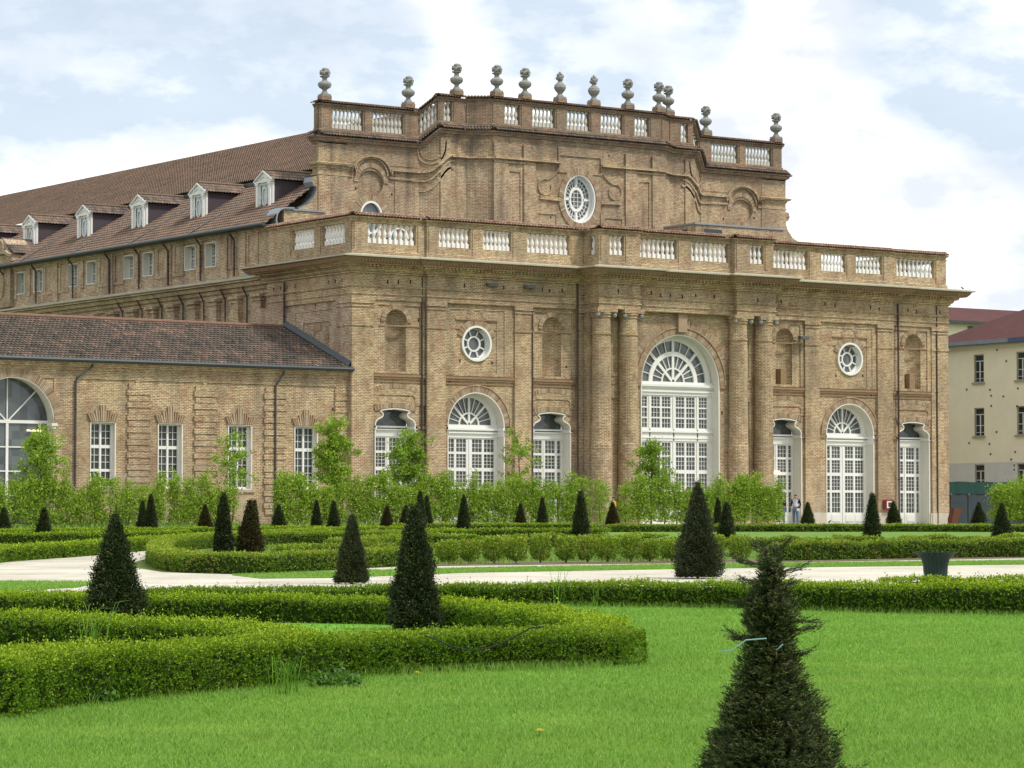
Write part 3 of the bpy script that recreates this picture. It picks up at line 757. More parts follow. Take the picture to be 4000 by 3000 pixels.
# centre: the swept sheet stands behind; a proud facing carries the oval
ph=[rect(17.9,18.02,20.0,20.15),rect(18.4,18.52,19.0,19.15),rect(26.2,26.35,19.5,19.7),rect(20.0,20.12,18.8,18.95),rect(24.5,24.6,22.9,23.05)]
slab(aw,FM,rect(15.76,28.84,14.9,23.7),[oval]+ph,-9.3,.1,0)
for h in ph: strip(aw,FM,h,-9.3,-9.39,True); panel(aw,FM,h,-9.39)
for F0 in (lambda u:u,lambda u:2*CA-u):
    def Fs(u,v,z,f=F0): return (f(u),-v,z)
    for a,b in ((15.75,16.75),(17.95,18.85)): fbox(aw,Fs,a,b,-9.3,-9.14,14.9,23.2)
    slab(aw,Fs,rect(16.75,17.95,15,22.2),[rect(16.95,17.75,15.1,21.5)],-9.23,.06)
    slab(aw,Fs,rect(18.85,20.75,15,19.3),[rect(19.1,20.45,15.1,19.05)],-9.23,.06)
    fbox(aw,Fs,12.55,13.3,-10.32,-10.2,14.9,23.4); 
    # panel on the ramped bay
slab(aw,FM,rect(20.6,24.0,21.7,23.3),[rect(20.75,23.85,21.6+.2,22.75)],-9.22,.07)
aw.build('attic_wall',M['brick_attic'],PV)
# attic back walls
m=MB()
bw=[(4.42,11.4),(4.42,16.5)]
fbox(m,FR(0,0,1,0,0,1),4.44,11.4,11.3,11.72,14.9,22.9); fbox(m,FR(0,0,1,0,0,1),33.2,40.16,11.3,11.72,14.9,22.9); 
m.build('attic_return',M['brick_attic'],PV)
# mouldings of the attic
mo=MB(); FAc=FR(0,0,1,0,0,-1)
PS=[(4.42,11.7),(4.42,11),(6.75,11)]
band(mo,PS,[(0,21.02),(.10,21.1),(.12,21.2),(.3,21.27),(.34,21.36),(.05,21.45),(0,21.47)]); band(mo,PS,[(0,20.6),(.1,20.66),(.1,20.74),(0,20.78)])
PS=[(37.85,11),(40.18,11),(40.18,11.7)]
band(mo,PS,[(0,21.02),(.10,21.1),(.12,21.2),(.3,21.27),(.34,21.36),(.05,21.45),(0,21.47)]); band(mo,PS,[(0,20.6),(.1,20.66),(.1,20.74),(0,20.78)])
for F0 in (lambda u:u,lambda u:2*CA-u):
    def Fs(u,v,z,f=F0): return (f(u),-v,z)
    V0=-11.02
    arcp=[(8.06+1.32*math.cos(PI-PI*i/16),20.95+1.05*math.sin(PI*i/16)) for i in range(17)]
    rope(mo,Fs,[(6.3,21.3),(6.7,21.27)]+arcp+[(9.45,21.25),(9.6,21.25)],.16,V0,-10.72)
    rope(mo,Fs,[(8.06+1.12*math.cos(PI-PI*i/16),20.85+1.02*math.sin(PI*i/16)) for i in range(17)],.08,V0,-10.82)
    rope(mo,Fs,[(9.5,21.25),(11.55,21.25)],.16,V0,-10.74); rope(mo,Fs,[(9.3,20.75),(11.55,20.7)],.1,V0,-10.85)
    # S curve rising along the chamfer and flank
    import itertools
    def path_at(s): # s along chamfer+flank plan, from (11.5,11)
        P0=Vector((11.5,11));P1=Vector((12.45,10.3));P2=Vector((13.6,10.3))
        l1=(P1-P0).length; 
        if s<l1: p=P0.lerp(P1,s/l1); n=Vector((P0.y-P1.y,-(P1.x-P0.x)))
        else: p=P1+(P2-P1).normalized()*(s-l1); 
        return p
    def sweep3(zf,w,o0,o1,s1=2.3):
        vs=[];N=22
        for i in range(N+1):
            s=s1*i/N; p=path_at(s); z=zf(s/s1)
            z2=zf(min(1,s/s1+.03)); z1=zf(max(0,s/s1-.03)); sl=(z2-z1)/(.06*s1); k=math.sqrt(1+sl*sl)
            for dz,o in ((-w/2*k,o0),(-w/2*k,o1),(w/2*k,o1),(w/2*k,o0)):
                x=p.x-(.35*o if s<1.18 else 0)-0*o; y=p.y-o
                vs.append((F0(x),y,z+dz))
        fs=[(i*4+k,i*4+(k+1)%4,(i+1)*4+(k+1)%4,(i+1)*4+k) for i in range(N) for k in range(4)]
        mo.add(vs,fs)
    sw_=lambda t,a,b:a+(b-a)*(t*t*t*(t*(6*t-15)+10))**1.3
    sweep3(lambda t:sw_(t,21.25,22.35),.15,-.05,.26)
    sweep3(lambda t:sw_(t,20.7,22.0),.09,-.05,.15)
    sweep3(lambda t:sw_(t,20.1,21.6),.12,-.05,.1)
    # swag shaped panel moulding below the parapet ramp
    pts=[]
    for i in range(13):
        a=PI+PI*i/12; pts.append((12.15+.78*math.cos(a),22.55+.95*math.sin(a)+.35*(math.cos(a)+1)/2))
    vs=[]
    def Fc(u,v,z,f=F0): 
        y=11-(u-11.5)*.7/.95 if u>11.5 else 11.
        y=max(10.3,min(11,y)); return (f(u),y-v,z)
    rope(mo,Fc,pts+[(12.95,23.2)],.1,-.03,.1); rope(mo,Fc,[(12.15+(x-12.15)*.75,22.6+(z-22.55)*.75) for x,z in pts],.07,-.03,.07)
    # centre strings
    rope(mo,Fs,[(15.75,22.28),(20.75,22.28)],.14,-9.32,-8.98); rope(mo,Fs,[(15.75,22.05),(18.8,22.05)],.08,-9.32,-9.1)
    rope(mo,Fs,[(20.75,22.3),(20.65,21.95),(20.4,21.6),(20.1,21.35),(19.8,21.2),(19.5,21.22)]+[(19.6+.5*math.cos(a),20.72+.5*math.sin(a)) for a in [PI*.6+PI*1.5*i/14 for i in range(15)]],.07,-9.32,-9.2)
    rope(mo,Fs,[(19.2,20.05),(20.75,20.0)],.22,-9.32,-9.16)
    rope(mo,Fs,[(13.3,22.28),(14.5,22.28)],.14,-10.32,-9.98)
    # connecting string on concave corner
rope(mo,lambda u,v,z:(14.45+u*1.3,10.3-u*.9-v,z),[(0,22.28),(1,22.28)],.14,-.02,.28)
rope(mo,lambda u,v,z:(2*CA-14.45-u*1.3,10.3-u*.9-v,z),[(0,22.28),(1,22.28)],.14,-.02,.28)
mo.build('attic_moulding',M['brick'],PV)
va=MB()
for F0 in (lambda u:u,lambda u:2*CA-u):
    def Fs(u,v,z,f=F0): return (f(u),-v,z)
    vous(va,Fs,8.06,20.4,.9,1.2,0,PI,-11.02,-10.93); vous(va,Fs,8.06,18.3,.84,1.35,0,PI,-11.02,-10.95)
vous(va,FM,CA-.05,20.13,1.25,1.6,0,2*PI,-9.32,-9.2,.1,1.2)
va.build('brick_arch',M['vous'],PV)
# attic cornice + parapet
m=MB(); band(m,PA,[(0,22.5),(.06,22.55),(.06,22.62),(.2,22.7),(.25,22.82),(.36,22.86),(.38,22.95)],ZA,caps=False); m.build('attic_cornice',M['brick_parapet'],PV)
tilecap(PA,22.98,ZA,over=.5,w=.0,name='attic_tile_ledge',mat='tile_old',drop=.3)
PAp=offs(PA,-.12)
lens=[math.hypot(PAp[i+1][0]-PAp[i][0],PAp[i+1][1]-PAp[i][1]) for i in range(len(PAp)-1)]
Lside=lens[1]; Lc=lens[5]; x5=PAp[5][0]
gA={1:[(5.42-PAp[1][0],7.6-PAp[1][0],8),(8.25-PAp[1][0],10.45-PAp[1][0],8)],2:[(.0+.02,lens[2]-.02,5)],
 3:[(.42,1.02,2)],
 5:[(16.75-x5,17.9-x5,4),(18.82-x5,20.55-x5,6),(21.45-x5,23.2-x5,6),(2*CA-20.55-x5,2*CA-18.82-x5,6),(2*CA-17.9-x5,2*CA-16.75-x5,4)],
 7:[(lens[7]-1.02,lens[7]-.42,2)],8:[(.02,lens[8]-.02,5)],
 9:[(lens[9]-(10.45-PAp[1][0]),lens[9]-(8.25-PAp[1][0]),8),(lens[9]-(7.6-PAp[1][0]),lens[9]-(5.42-PAp[1][0]),8)]}
bp2=parapet(PAp,gA,23.2,23.5,24.7,24.93,.4,M['brick_parapet'],None,None,ZA,name='attic_parapet')
BPs+=[(p,BM2) for p in bp2]
tilecap(PAp,24.95,ZA,over=.22,w=.4,name='attic_coping',mat='tile_far',drop=.17)
# balusters: the hundred largest are single parts, the remainder one part
cam=EYE
BPs.sort(key=lambda q:(Vector(q[0])-cam).length)
rest=[]
vis=[q for q in BPs if not (q[0][1]>2.0 and q[0][0]>30)]
for i,(p,me) in enumerate(vis):
    if i<98:
        o=bpy.data.objects.new('baluster',me); COL.objects.link(o); o.parent=PV; o.location=p
        if p[1]>-1 and p[0]<.3: pass
    else: rest.append((p,me))
rest+= [q for q in BPs if (q[0][1]>2.0 and q[0][0]>30)]
V=[];Fq=[];mi=[]
m=MB()
for p,me in rest:
    m.m=0 if me is BM1 else 1
    o=len(m.v); m.v.extend([(v.co.x+p[0],v.co.y+p[1],v.co.z+p[2]) for v in me.vertices])
    for pl_ in me.polygons: m.f.append(tuple(i+o for i in pl_.vertices)); m.mi.append(m.m)
o=m.build('balusters',[M['white_bal'],M['old_bal']],PV); o['kind']='stuff'
# oval window, lunettes
s=MB(); c=CA-.05; cz=20.13; R=1.5/1.17
farc(s,FM,c,cz,1.12,1.2,0,2*PI,-9.34,-9.24,40,R); strip(s,FM,ell(c,cz,1.165,1.49,40),-9.26,-9.75,True)
farc(s,FM,c,cz,1.0,1.15,0,2*PI,-9.75,-9.62,40,R); farc(s,FM,c,cz,.42,.56,0,2*PI,-9.75,-9.6,32,1.42)
for a in (0,PI/2,PI,3*PI/2):
    fbar(s,FM,(c+.5*math.cos(a),cz+.75*math.sin(a)),(c+1.1*math.cos(a),cz+1.42*math.sin(a)),.14,-9.74,-9.6)
for k in range(24):
    a=2*PI*(k+.5)/24; fbar(s,FM,(c+.55*math.cos(a),cz+.78*math.sin(a)),(c+1.08*math.cos(a),cz+1.38*math.sin(a)),.03,-9.73,-9.66)
farc(s,FM,c,cz,.79,.815,0,2*PI,-9.73,-9.66,32,1.34)
for x in (-.14,.14): fbar(s,FM,(c+x,cz-.66),(c+x,cz+.66),.03,-9.73,-9.66)
for z in (-.4,-.13,.13,.4): fbar(s,FM,(c-.45,cz+z),(c+.45,cz+z),.03,-9.73,-9.66)
s=s.build('oval_window',M['white'],PV); g=MB(); panel(g,FM,ell(c,cz,1.12,1.45,40),-9.72); g.build('glass',M['glass'],s)
for F0 in (lambda u:u,lambda u:2*CA-u):
    def Fs(u,v,z,f=F0): return (f(u),-v,z)
    s=MB(); farc(s,Fs,8.06,18.3,.7,.8,0,2*PI,-11.1,-10.9,32,1.25); s=s.build('attic_window',M['white'],PV)
    g=MB(); panel(g,Fs,ell(8.06,18.3,.76,.95,28),-11.08); g.build('glass',M['glass'],s)
# low arched windows seen through the balusters
for cx,yy,zt in ((10.05,10.99,17.75),(2*CA-10.05,10.99,17.75)):
    s=MB(); FA_=FR(0,yy,1,0,0,-1); farc(s,FA_,cx,zt-.62,.58,.66,0,PI,0,.1,20); s=s.build('lunette_window',M['white'],PV)
    g=MB(); panel(g,FA_,arch(cx,.6,15.2,zt-.62,14),.03); g.build('glass',M['glass'],s)
    m=MB(); vous(m,FA_,cx,zt-.62,.68,.98,0,PI,0,.07); m.build('brick_arch',M['vous'],PV)
# scroll volutes at the attic foot
def scroll(F0,y0):
    m=MB(); pts=[(0,19.0+1.55),(.35,20.5),(.45,20.2),(.3,19.95),(.12,19.9),(.12,19.7),(.3,19.3),(.7,18.85),(1.25,18.6),(1.35,18.58),(1.35,18.3),(0,18.3)]
    P=[(4.42-u,z) for u,z in pts]
    loops=[[Vector((a,b,0)) for a,b in P]]; tri=tessellate_polygon(loops)
    for y in (y0,y0+1.): m.add([(F0(a),y,b) for a,b in P],[tuple(t) for t in tri])
    n=len(P)
    for i in range(n):
        a=P[i];b=P[(i+1)%n]; m.m=1; m.quad((F0(a[0]),y0,a[1]),(F0(b[0]),y0,b[1]),(F0(b[0]),y0+1.,b[1]),(F0(a[0]),y0+1.,a[1])); m.m=0
    m.build('scroll_buttress',[M['brick'],M['lead']],PV)
scroll(lambda u:u,11.); scroll(lambda u:2*CA-u,11.)
# buttress plinths beneath the scrolls (lead capped), left one seen over the parapet
m=MB(); fbox(m,FR(0,0,1,0,0,1),1.6,4.5,10.2,12.4,15.0,18.3); m.build('scroll_plinth',M['brick'],PV)
m=MB(); fbox(m,FR(0,0,1,0,0,1),39.9,42.6,10.2,12.4,15.0,18.3); m.build('scroll_plinth',M['brick'],PV)
m=MB(); fbox(m,FR(0,0,1,0,0,1),1.45,4.4,10.1,12.4,18.31,18.4); fbox(m,FR(0,0,1,0,0,1),39.9,42.8,10.1,12.4,18.31,18.4)
m.build('lead_capping',M['lead'],PV)
# roof-top stair hutch on the terrace
m=MB(); fbox(m,FR(0,0,1,0,0,1),28.8,35.9,6.0,9.3,15.0,18.66); o=m.build('rooftop_hutch',M['brick_attic'],PV)
m=MB(); fbox(m,FR(0,0,1,0,0,1),28.72,36.0,5.92,9.35,18.67,18.77); m.build('hutch_roof',M['lead'],o)
m=MB(); fbox(m,FM,29.5,30.9,-6.02,-5.98,18.15,18.42); fbox(m,FR(28.8,0,0,1,-1,0),6.8,7.3,.0,.03,17.6,18.4); m.build('vent_opening',M['gutter'],o)
# downpipes
def pipe(name,pts,r=.055,parent=PV,mat='pipe'):
    m=MB(); tube(m,pts,r,8)
    p=Vector(pts[-1])
    for k in range(1,5):
        z=pts[-2][2]+(pts[-1][2]-pts[-2][2])*k/5; lathe(m,(p.x,p.y,z),[(r*1.5,0),(r*1.5,.06)],8)
    return m.build(name,M[mat],parent,smooth=False)
for u,v,z in ((4.5,.12,13.8),(11.98,.22,13.8),(15.0,.5,13.9),(29.05,.5,13.9),(32.5,.15,13.8),(40.0,.22,13.8),(43.3,.15,13.8)):
    pipe('downpipe',[(u,-v,z),(u,-v,0.)],.06)
pipe('downpipe',[(-.2,7.1,13.8),(-.2,7.1,11.3)],.06)
# flood lamps fixed on the wall
def wlamp(x,y,z,ux=1.,parent=PV):
    m=MB(); fbox(m,FR(x,y,1,0,0,-1),-.35,.35,.12,.42,-.08+z,.1+z); fbox(m,FR(x,y,1,0,0,-1),-.04,.04,-.1,.2,z-.04,z+.04); fbox(m,FR(x,y,1,0,0,-1),-.28,.28,.4,.46,z-.06,z+.06)
    return m.build('flood_lamp',M['lamp'],parent)
wlamp(9.0,-.2,13.55); wlamp(11.6,-.2,13.55); wlamp(32.0,-.3,11.35)
# stone plinth pieces
m=MB()
for F in (FM,FMr):
    for a,b,v in ((-.15,1.45,.14),(4.15,6.2,.16),(10.1,12.0,.17),(14.75,15.5,.2)): fbox(m,F,a,b,-.2,v,0,.7)
    fbox(m,F,15.43,19.15,.7,1.12,0,.7)
m.build('plinth',M['plinth'],PV)
# broken brick stubs in the right hand niches
m=MB()
for c in (44.2-13.42,44.2-2.82):
    v=.1 if c<35 else -.02
    fbox(m,FM,c-.68,c-.3,-.5,v-.12,8.5,8.52); fbox(m,FM,c-.22,c+.22,-.45,v,8.5,9.45)
m.build('niche_infill',M['terra'],PV)
# light glimpsed inside a narrow door
m=MB(); fbox(m,FM,30.25,31.05,-.68,-.62,3.05,3.25); m.build('lit_ceiling_lamp',M['lit'],PV)

# ---- urns standing on the attic parapet
def urn_mesh(kind):
    m=MB(); Fq_=FR(0,0,1,0,0,-1)
    fbox(m,Fq_,-.33,.33,-.33,.33,0,.12)
    body=[(.3,.12),(.27,.2),(.17,.32),(.15,.42),(.2,.48),(.4,.62),(.47,.78),(.46,.9),(.36,1.0),(.2,1.08),(.16,1.2),(.2,1.3),(.33,1.36),(.34,1.42)]
    if kind==1: body=[(.3,.12),(.27,.2),(.17,.32),(.2,.42),(.36,.62),(.44,.8),(.4,1.0),(.25,1.15),(.14,1.25),(.15,1.32),(.24,1.38),(.25,1.42)]
    n=20; vs=[]; 
    for r,z in body:
        for k in range(n):
            fl=1+(.035 if (k%2 and .5<z<.95) else 0); vs.append((r*fl*math.cos(2*PI*k/n),r*fl*math.sin(2*PI*k/n),z))
    m.add(vs,[(i*n+k,i*n+(k+1)%n,(i+1)*n+(k+1)%n,(i+1)*n+k) for i in range(len(body)-1) for k in range(n)])
    r_=random.Random(kind+5); f=MB()
    def blob(c,r):
        k=8; vs=[];
        for i in range(5):
            a=-PI/2+PI*i/4
            for j in range(k): vs.append((c[0]+r*math.cos(a)*math.cos(2*PI*j/k),c[1]+r*math.cos(a)*math.sin(2*PI*j/k),c[2]+r*math.sin(a)))
        f.add(vs,[(i*k+j,i*k+(j+1)%k,(i+1)*k+(j+1)%k,(i+1)*k+j) for i in range(4) for j in range(k)])
    R=.3 if kind!=1 else .22
    blob((0,0,1.42+R*.8),R*.95)
    for i in range(34):
        a=r_.uniform(0,2*PI); e=r_.uniform(-.5,1.35); blob((R*math.cos(a)*math.cos(e),R*math.sin(a)*math.cos(e),1.4+R*.8+R*math.sin(e)*(1. if kind!=1 else 1.2)),r_.uniform(.07,.12))
    if kind==1: blob((0,0,1.95),.07)
    return m,f
UB=[]
for k in (0,1):
    m,f=urn_mesh(k); me=[]
    for q,nm in ((m,'vase'),(f,'stone_flowers')):
        x=bpy.data.meshes.new(nm); x.from_pydata(q.v,[],q.f); x.materials.append(M['stone']); x.update(); me.append(x)
    UB.append(me)
pd=MB(); fbox(pd,FR(0,0,1,0,0,-1),-.38,.38,-.33,.33,-.32,0); pm=bpy.data.meshes.new('brick_pedestal'); pm.from_pydata(pd.v,[],pd.f); pm.materials.append(M['brick_parapet']); pm.update()
urns=[(4.95,11.2,0,0,'weathered grey stone urn at the left end of the attic parapet, above the tiled roof'),
(10.85,11.2,0,0,'grey stone urn at the foot of the left sloping parapet ramp'),
(13.9,10.5,.95,0,'dark bellied stone urn just right of the left ramp top, before the blank brick corner'),
(16.25,9.6,.95,0,'flower topped stone urn at the left corner of the projecting attic centre'),
(18.35,9.6,.95,0,'reddish topped stone urn second from the left corner of the attic centre'),
(21.0,9.6,.95,1,'slim stone urn with small finial above the left side of the oval window'),
(23.6,9.6,.95,1,'slim stone urn with small finial above the right side of the oval window'),
(26.25,9.6,.95,0,'grey stone urn second from the right corner of the attic centre'),
(28.7,9.6,.95,0,'tall grey stone urn at the right corner of the attic centre, overlapping the urn behind'),
(30.15,10.5,.95,0,'stone urn half hidden behind the right corner urn of the attic centre'),
(33.75,11.2,0,0,'pale fluted stone urn at the foot of the right sloping parapet ramp'),
(39.65,11.2,0,0,'stone urn at the far right end of the attic parapet against the clouds')]
for x,y,dz,k,lab in urns:
    r=root('stone_urn',(x,y,25.38+dz),lab,'urn','stone urns on the attic parapet')
    r.rotation_euler=(0,0,random.uniform(0,1) if False else 0); r.scale=(.86,.86,.84)
    for me,nm in zip(UB[k]+[pm],('vase','stone_flowers','brick_pedestal')):
        o=bpy.data.objects.new(nm,me); COL.objects.link(o); o.parent=r
# ================================================================== LONG GALLERY BEHIND
LW=root('long_gallery',(0.5,30,0),'long brick gallery wing behind the pavilion with brown tiled roof and white dormers','building')
XL=0.55
FL=FR(XL,0,0,1,-1,0)   # u = y, v outward (-x)
w=MB()
wy=[17.0,19.55,24.95,27.55,32.65,35.25,40.35,43.1,48.3,50.9,56,58.6,63.7,66.3]
holes=[rect(y-.66,y+.66,15.4,16.85) for y in wy]
slab(w,FL,rect(9.,95.,13.9,17.35),holes,0,.3,0)
slab(w,FL,rect(9.,95.,0,14.0),[],-.0,.3)
py=[11.0+2.62*k for k in range(31)]
for k,y in enumerate(py):
    if k%3!=1: pass
    fbox(w,FL,y-.45,y+.45,-.1,.32,0,13.35); fbox(w,FL,y-.52,y+.52,-.1,.4,13.0,13.1); fbox(w,FL,y-.58,y+.58,-.1,.46,13.22,13.38)
for k in range(1,31):
    yc=py[k-1]+1.31
    vous(w,FL,yc,9.7 if k>3 else 10.4,.75,1.,0.15,PI-.15,-.02,.08)
# upper pilaster strips and sunk panels
up=[13.0,15.2,22.2,29.9,37.7,45.6,53.4,61.2,69,77]
for y in up: fbox(w,FL,y-.35,y+.35,-.1,.14,14.5,17.3)
for a in range(len(wy)//2):
    m0=(wy[2*a]+wy[2*a+1])/2; 
    fbox(w,FL,m0-.25,m0+.25,-.1,.1,15.2,17.0)
for y in (12.0,14.1,21.0,23.2,28.9,31.,36.6,38.8,44.3,46.6):
    slab(w,FL,rect(y-.7,y+.7,15.1,17.1),[rect(y-.42,y+.42,15.3,16.95)],.07,.07)
w.build('gallery_wall',M['brick_low'],LW)
m=MB(); pl_=[(XL,95),(XL,9.2)]
band(m,pl_,[(0,13.35),(.1,13.42),(.12,13.6),(.25,13.66),(.3,13.85),(.5,13.9),(.55,14.1),(.75,14.15),(.75,14.25)]); m.build('gallery_cornice',M['brick_low'],LW)
m=MB(); band(m,pl_,[(.72,14.26),(.86,14.28),(.86,14.36),(-.1,14.6)]); m.build('cornice_slab',M['stone_lip'],LW)
m=MB(); band(m,[(XL,95),(XL,9.2)],[(0,16.98),(.08,17.02),(.1,17.12),(.2,17.18),(.25,17.3)]); m.build('eaves_moulding',M['brick_low'],LW)
for y in wy[:12]:
    s=MB(); strip(s,FL,rect(y-.66,y+.66,15.4,16.85),.02,-.45,True)
    for a,b in ((0,1),(1,2),(2,3),(3,0)):
        r_=rect(y-.66,y+.66,15.4,16.85); fbar(s,FL,r_[a],r_[b],.06,-.02,.05)
    s=s.build('upper_window',M['reveal'],LW)
    m=MB(); lattice(m,FL,[(y-.6,y-.04),(y+.04,y+.6)],[(15.46,16.08),(16.14,16.79)],y-.66,y+.66,15.4,16.85,-.42); m.build('window_frame',M['white'],s)
    g=MB(); panel(g,FL,rect(y-.64,y+.64,15.42,16.83),-.45); g.build('glass',M['glass_dark'],s)
# roof: lower steep band and upper field
RZ0=17.38
m=MB(); U=Vector((0,-1,0)); A=Vector((.1,95,RZ0)); B=Vector((6.2,95,21.1)); S=(B-A); W=S.length; S.normalize()
tiles(m,A,U,S,95-9.6,W,.24,.42,.085,.06,0,4); o=m.build('lower_roof',M['tile_far'],LW); clip(o,(4.42,11.4,0),(1.7,-4.32,0))
m=MB(); A=Vector((5.95,95,21.32)); B=Vector((22.1,95,27.62)); S=(B-A); W=S.length; S.normalize()
tiles(m,A,U,S,95-11.8,W,.24,.42,.085,.06,0,4); o=m.build('upper_roof',M['tile_far'],LW)
yr=22.6
clip(o,(22.1,yr,27.7),Vector((7.6,-(8.7),0)).normalized()) if False else None
# hipped end: cut by the vertical plane from ridge end to the eave corner
clip(o,(22.1,yr,0),(.46,-.89,0))
m=MB(); m.quad((22.1,yr,27.6),(22.1,95,27.6),(38.2,95,21.3),(38.2,12.6,21.3)); m.quad((22.1,yr,27.6),(38.2,12.6,21.3),(6.,12.6,21.3),(22.1,yr,27.58))
m.build('far_roof_slope',M['red_roof'],LW)
m=MB(); tube(m,[(22.1,yr,27.64),(22.1,95,27.64)],.10,6); m.build('ridge',M['tile_far'],LW)
# seams down the lower roof
m=MB()
for y in (20.5,28.2,36,43.8,51.5): 
    tube(m,[(.0,y-1.6,17.5),(5.8,y-1.6+.0,20.95)],.05,6)
m.build('roof_flashing',M['gutter'],LW)
m=MB(); tube(m,[(-.12,95,17.36),(-.12,9.6,17.36)],.12,8); fbox(m,FR(0,0,1,0,0,1),-.02,.4,9.6,95,17.24,17.34); m.build('gutter',M['gutter'],LW)
for y in (13.7,17.8,21.9,25.7,29.7,34.8,40.2,45.0,49.5,54.):
    pipe('downpipe',[(XL-.6,y,17.3),(XL-.62,y,17.1),(XL-.22,y+.15,16.75),(XL-.2,y+.15,14.6)],.06,LW)
for y in (12.4,15,17.6,20.2,22.9,25.5,28.1):
    pipe('downpipe',[(XL-.5,y,13.9),(XL-.15,y,13.3),(XL-.12,y,9.0)],.05,LW)
# dormers
def dormer(yc):
    x0=2.55; Fd=FR(x0,yc,0,1,-1,0); r=MB()
    zb,ze,zp=18.62,20.35,20.95
    # front with opening
    slab(r,Fd,[(-.95,zb),(.95,zb),(.95,ze),(-.95,ze)],[rect(-.45,.45,zb+.18,ze-.15)],0,.12)
    for s in (-1,1):
        a,b=sorted((s*.62,s*.85)); fbox(r,Fd,a,b,-.05,.12,zb,ze-.05); fbox(r,Fd,a-.05,b+.05,-.05,.16,ze-.15,ze-.03); fbox(r,Fd,a-.04,b+.04,-.05,.15,zb,zb+.12)
    fbox(r,Fd,-1.02,1.02,-.05,.15,ze-.02,ze+.07); fbox(r,Fd,-1.0,1.0,-.05,.14,zb-.08,zb)
    panel(r,Fd,[(-1.0,ze+.1),(1.0,ze+.1),(0,zp)],.04)
    fbar(r,Fd,(-1.1,ze+.08),(0,zp+.06),.07,-.05,.16); fbar(r,Fd,(1.1,ze+.08),(0,zp+.06),.07,-.05,.16); fbar(r,Fd,(-.5,ze+.2),(0,zp-.25),.04,.0,.1); fbar(r,Fd,(.5,ze+.2),(0,zp-.25),.04,.0,.1)
    o=r.build('dormer_front',M['white'],LW)
    g=MB(); panel(g,Fd,rect(-.45,.45,zb+.18,ze-.15),-.05); g.build('glass',M['frost'],o)
    g=MB(); farc(g,Fd,0,(zb+ze)/2,.26,.31,0,2*PI,-.04,.02,24,1.9)
    for a,b in (((0,zb+.2),(0,zb+.35)),((0,ze-.17),(0,ze-.32)),((-.45,(zb+ze)/2),(-.3,(zb+ze)/2)),((.45,(zb+ze)/2),(.3,(zb+ze)/2))): fbar(g,Fd,a,b,.04,-.04,.02)
    for s in (-1,1): g.quad(*[Fd(u,v,z) for u,v,z in ((s*.45,.0,zb+.18),(s*.45,-.05,zb+.18),(s*.45,-.05,ze-.15),(s*.45,0,ze-.15))])
    g.build('glazing_bars',M['white'],o)
    sd=MB()
    for s in (-1,1):
        sd.add([(x0+.12,yc+s*.9,zb-.3),(x0+.12,yc+s*.9,ze),(x0+3.2,yc+s*.9,ze),(x0+3.2,yc+s*.9,ze-.3)],[(0,1,2,3)])
    fbox(sd,FR(0,0,1,0,0,1),x0+.12,x0+3.3,yc-.96,yc+.96,ze-.02,ze+.05)
    sd.build('dormer_cheek',M['cheek'],LW)
    # little tiled roof: two slopes
    t=MB(); L=4.2
    S=Vector((0,.95+.2,.55)); 
    for s in (-1,1):
        A=Vector((x0-.1,yc+s*1.12,ze+.08)); Bv=Vector((x0-.1,yc,zp+.08)); S=(Bv-A); W=S.length; S.normalize()
        tiles(t,A,Vector((1,0,0)),S,L,W,.21,.4,.055,.03,random.randint(0,500),4)
    o2=t.build('dormer_roof',M['tile_old'],LW); clip(o2,(2.2,0,18.75),Vector((.61,0,-.79))) if False else None
    e=MB(); tube(e,[(x0-.05,yc,zp+.16),(x0+4.,yc,zp+.16)],.09,6); e.build('dormer_ridge',M['tile_old'],LW)
M['cheek']=simple('brown_copper_cladding',(.06,.045,.055),.6,.35,2.,.2)
for y in (14.1,22.2,30.0,37.7,45.8,53.6,61.4): dormer(y)
# lead kerb between dormers under the upper roof
m=MB(); fbox(m,FR(0,0,1,0,0,1),5.75,6.15,12.6,95,20.95,21.2); m.build('roof_kerb',M['gutter'],LW)
# brick gable dormer (old bellcote) by the wall line
gy=45.6; Fg=FR(XL,gy,0,1,-1,0)
g=MB(); top=[(-1.5,14.6),(1.5,14.6),(1.5,17.6),(1.75,17.7),(1.75,18.1),(1.2,18.35),(.95,18.75)]+[(.9*math.cos(a),18.7+.6*math.sin(a)) for a in [PI*i/10 for i in range(1,10)]]+[(-.95,18.75),(-1.2,18.35),(-1.75,18.1),(-1.75,17.7),(-1.5,17.6)]
slab(g,Fg,top,[],.3,1.6)
rope(g,Fg,[(-1.8,18.05),(-1.2,18.3),(1.2,18.3),(1.8,18.05)],.2,.28,.6); farc(g,Fg,0,18.55,.55,.7,0,PI,.28,.45,12); farc(g,Fg,0,16.1,.55,.65,0,2*PI,.28,.36,24,1.5)
g.build('brick_gable',M['brick_low'],LW)
t=MB(); 
for s in (-1,1):
    A=Vector((XL-.3,gy+s*1.9,18.2)); B=Vector((XL-.3,gy,19.35)); S=(B-A); W=S.length; S.normalize(); tiles(t,A,Vector((1,0,0)),S,4.,W,.21,.4,.055,.03,s*70+200,4)
t.build('gable_roof',M['tile_old'],LW)
m=MB(); rope(m,FR(0,0,1,0,0,-1),[(1.05,17.3),(.98,17.7),(1.05,18.05),(1.25,18.3),(1.55,18.42),(2.2,18.44)],.09,-11.2,-10.0); m.build('lead_roll',M['lead'],LW)

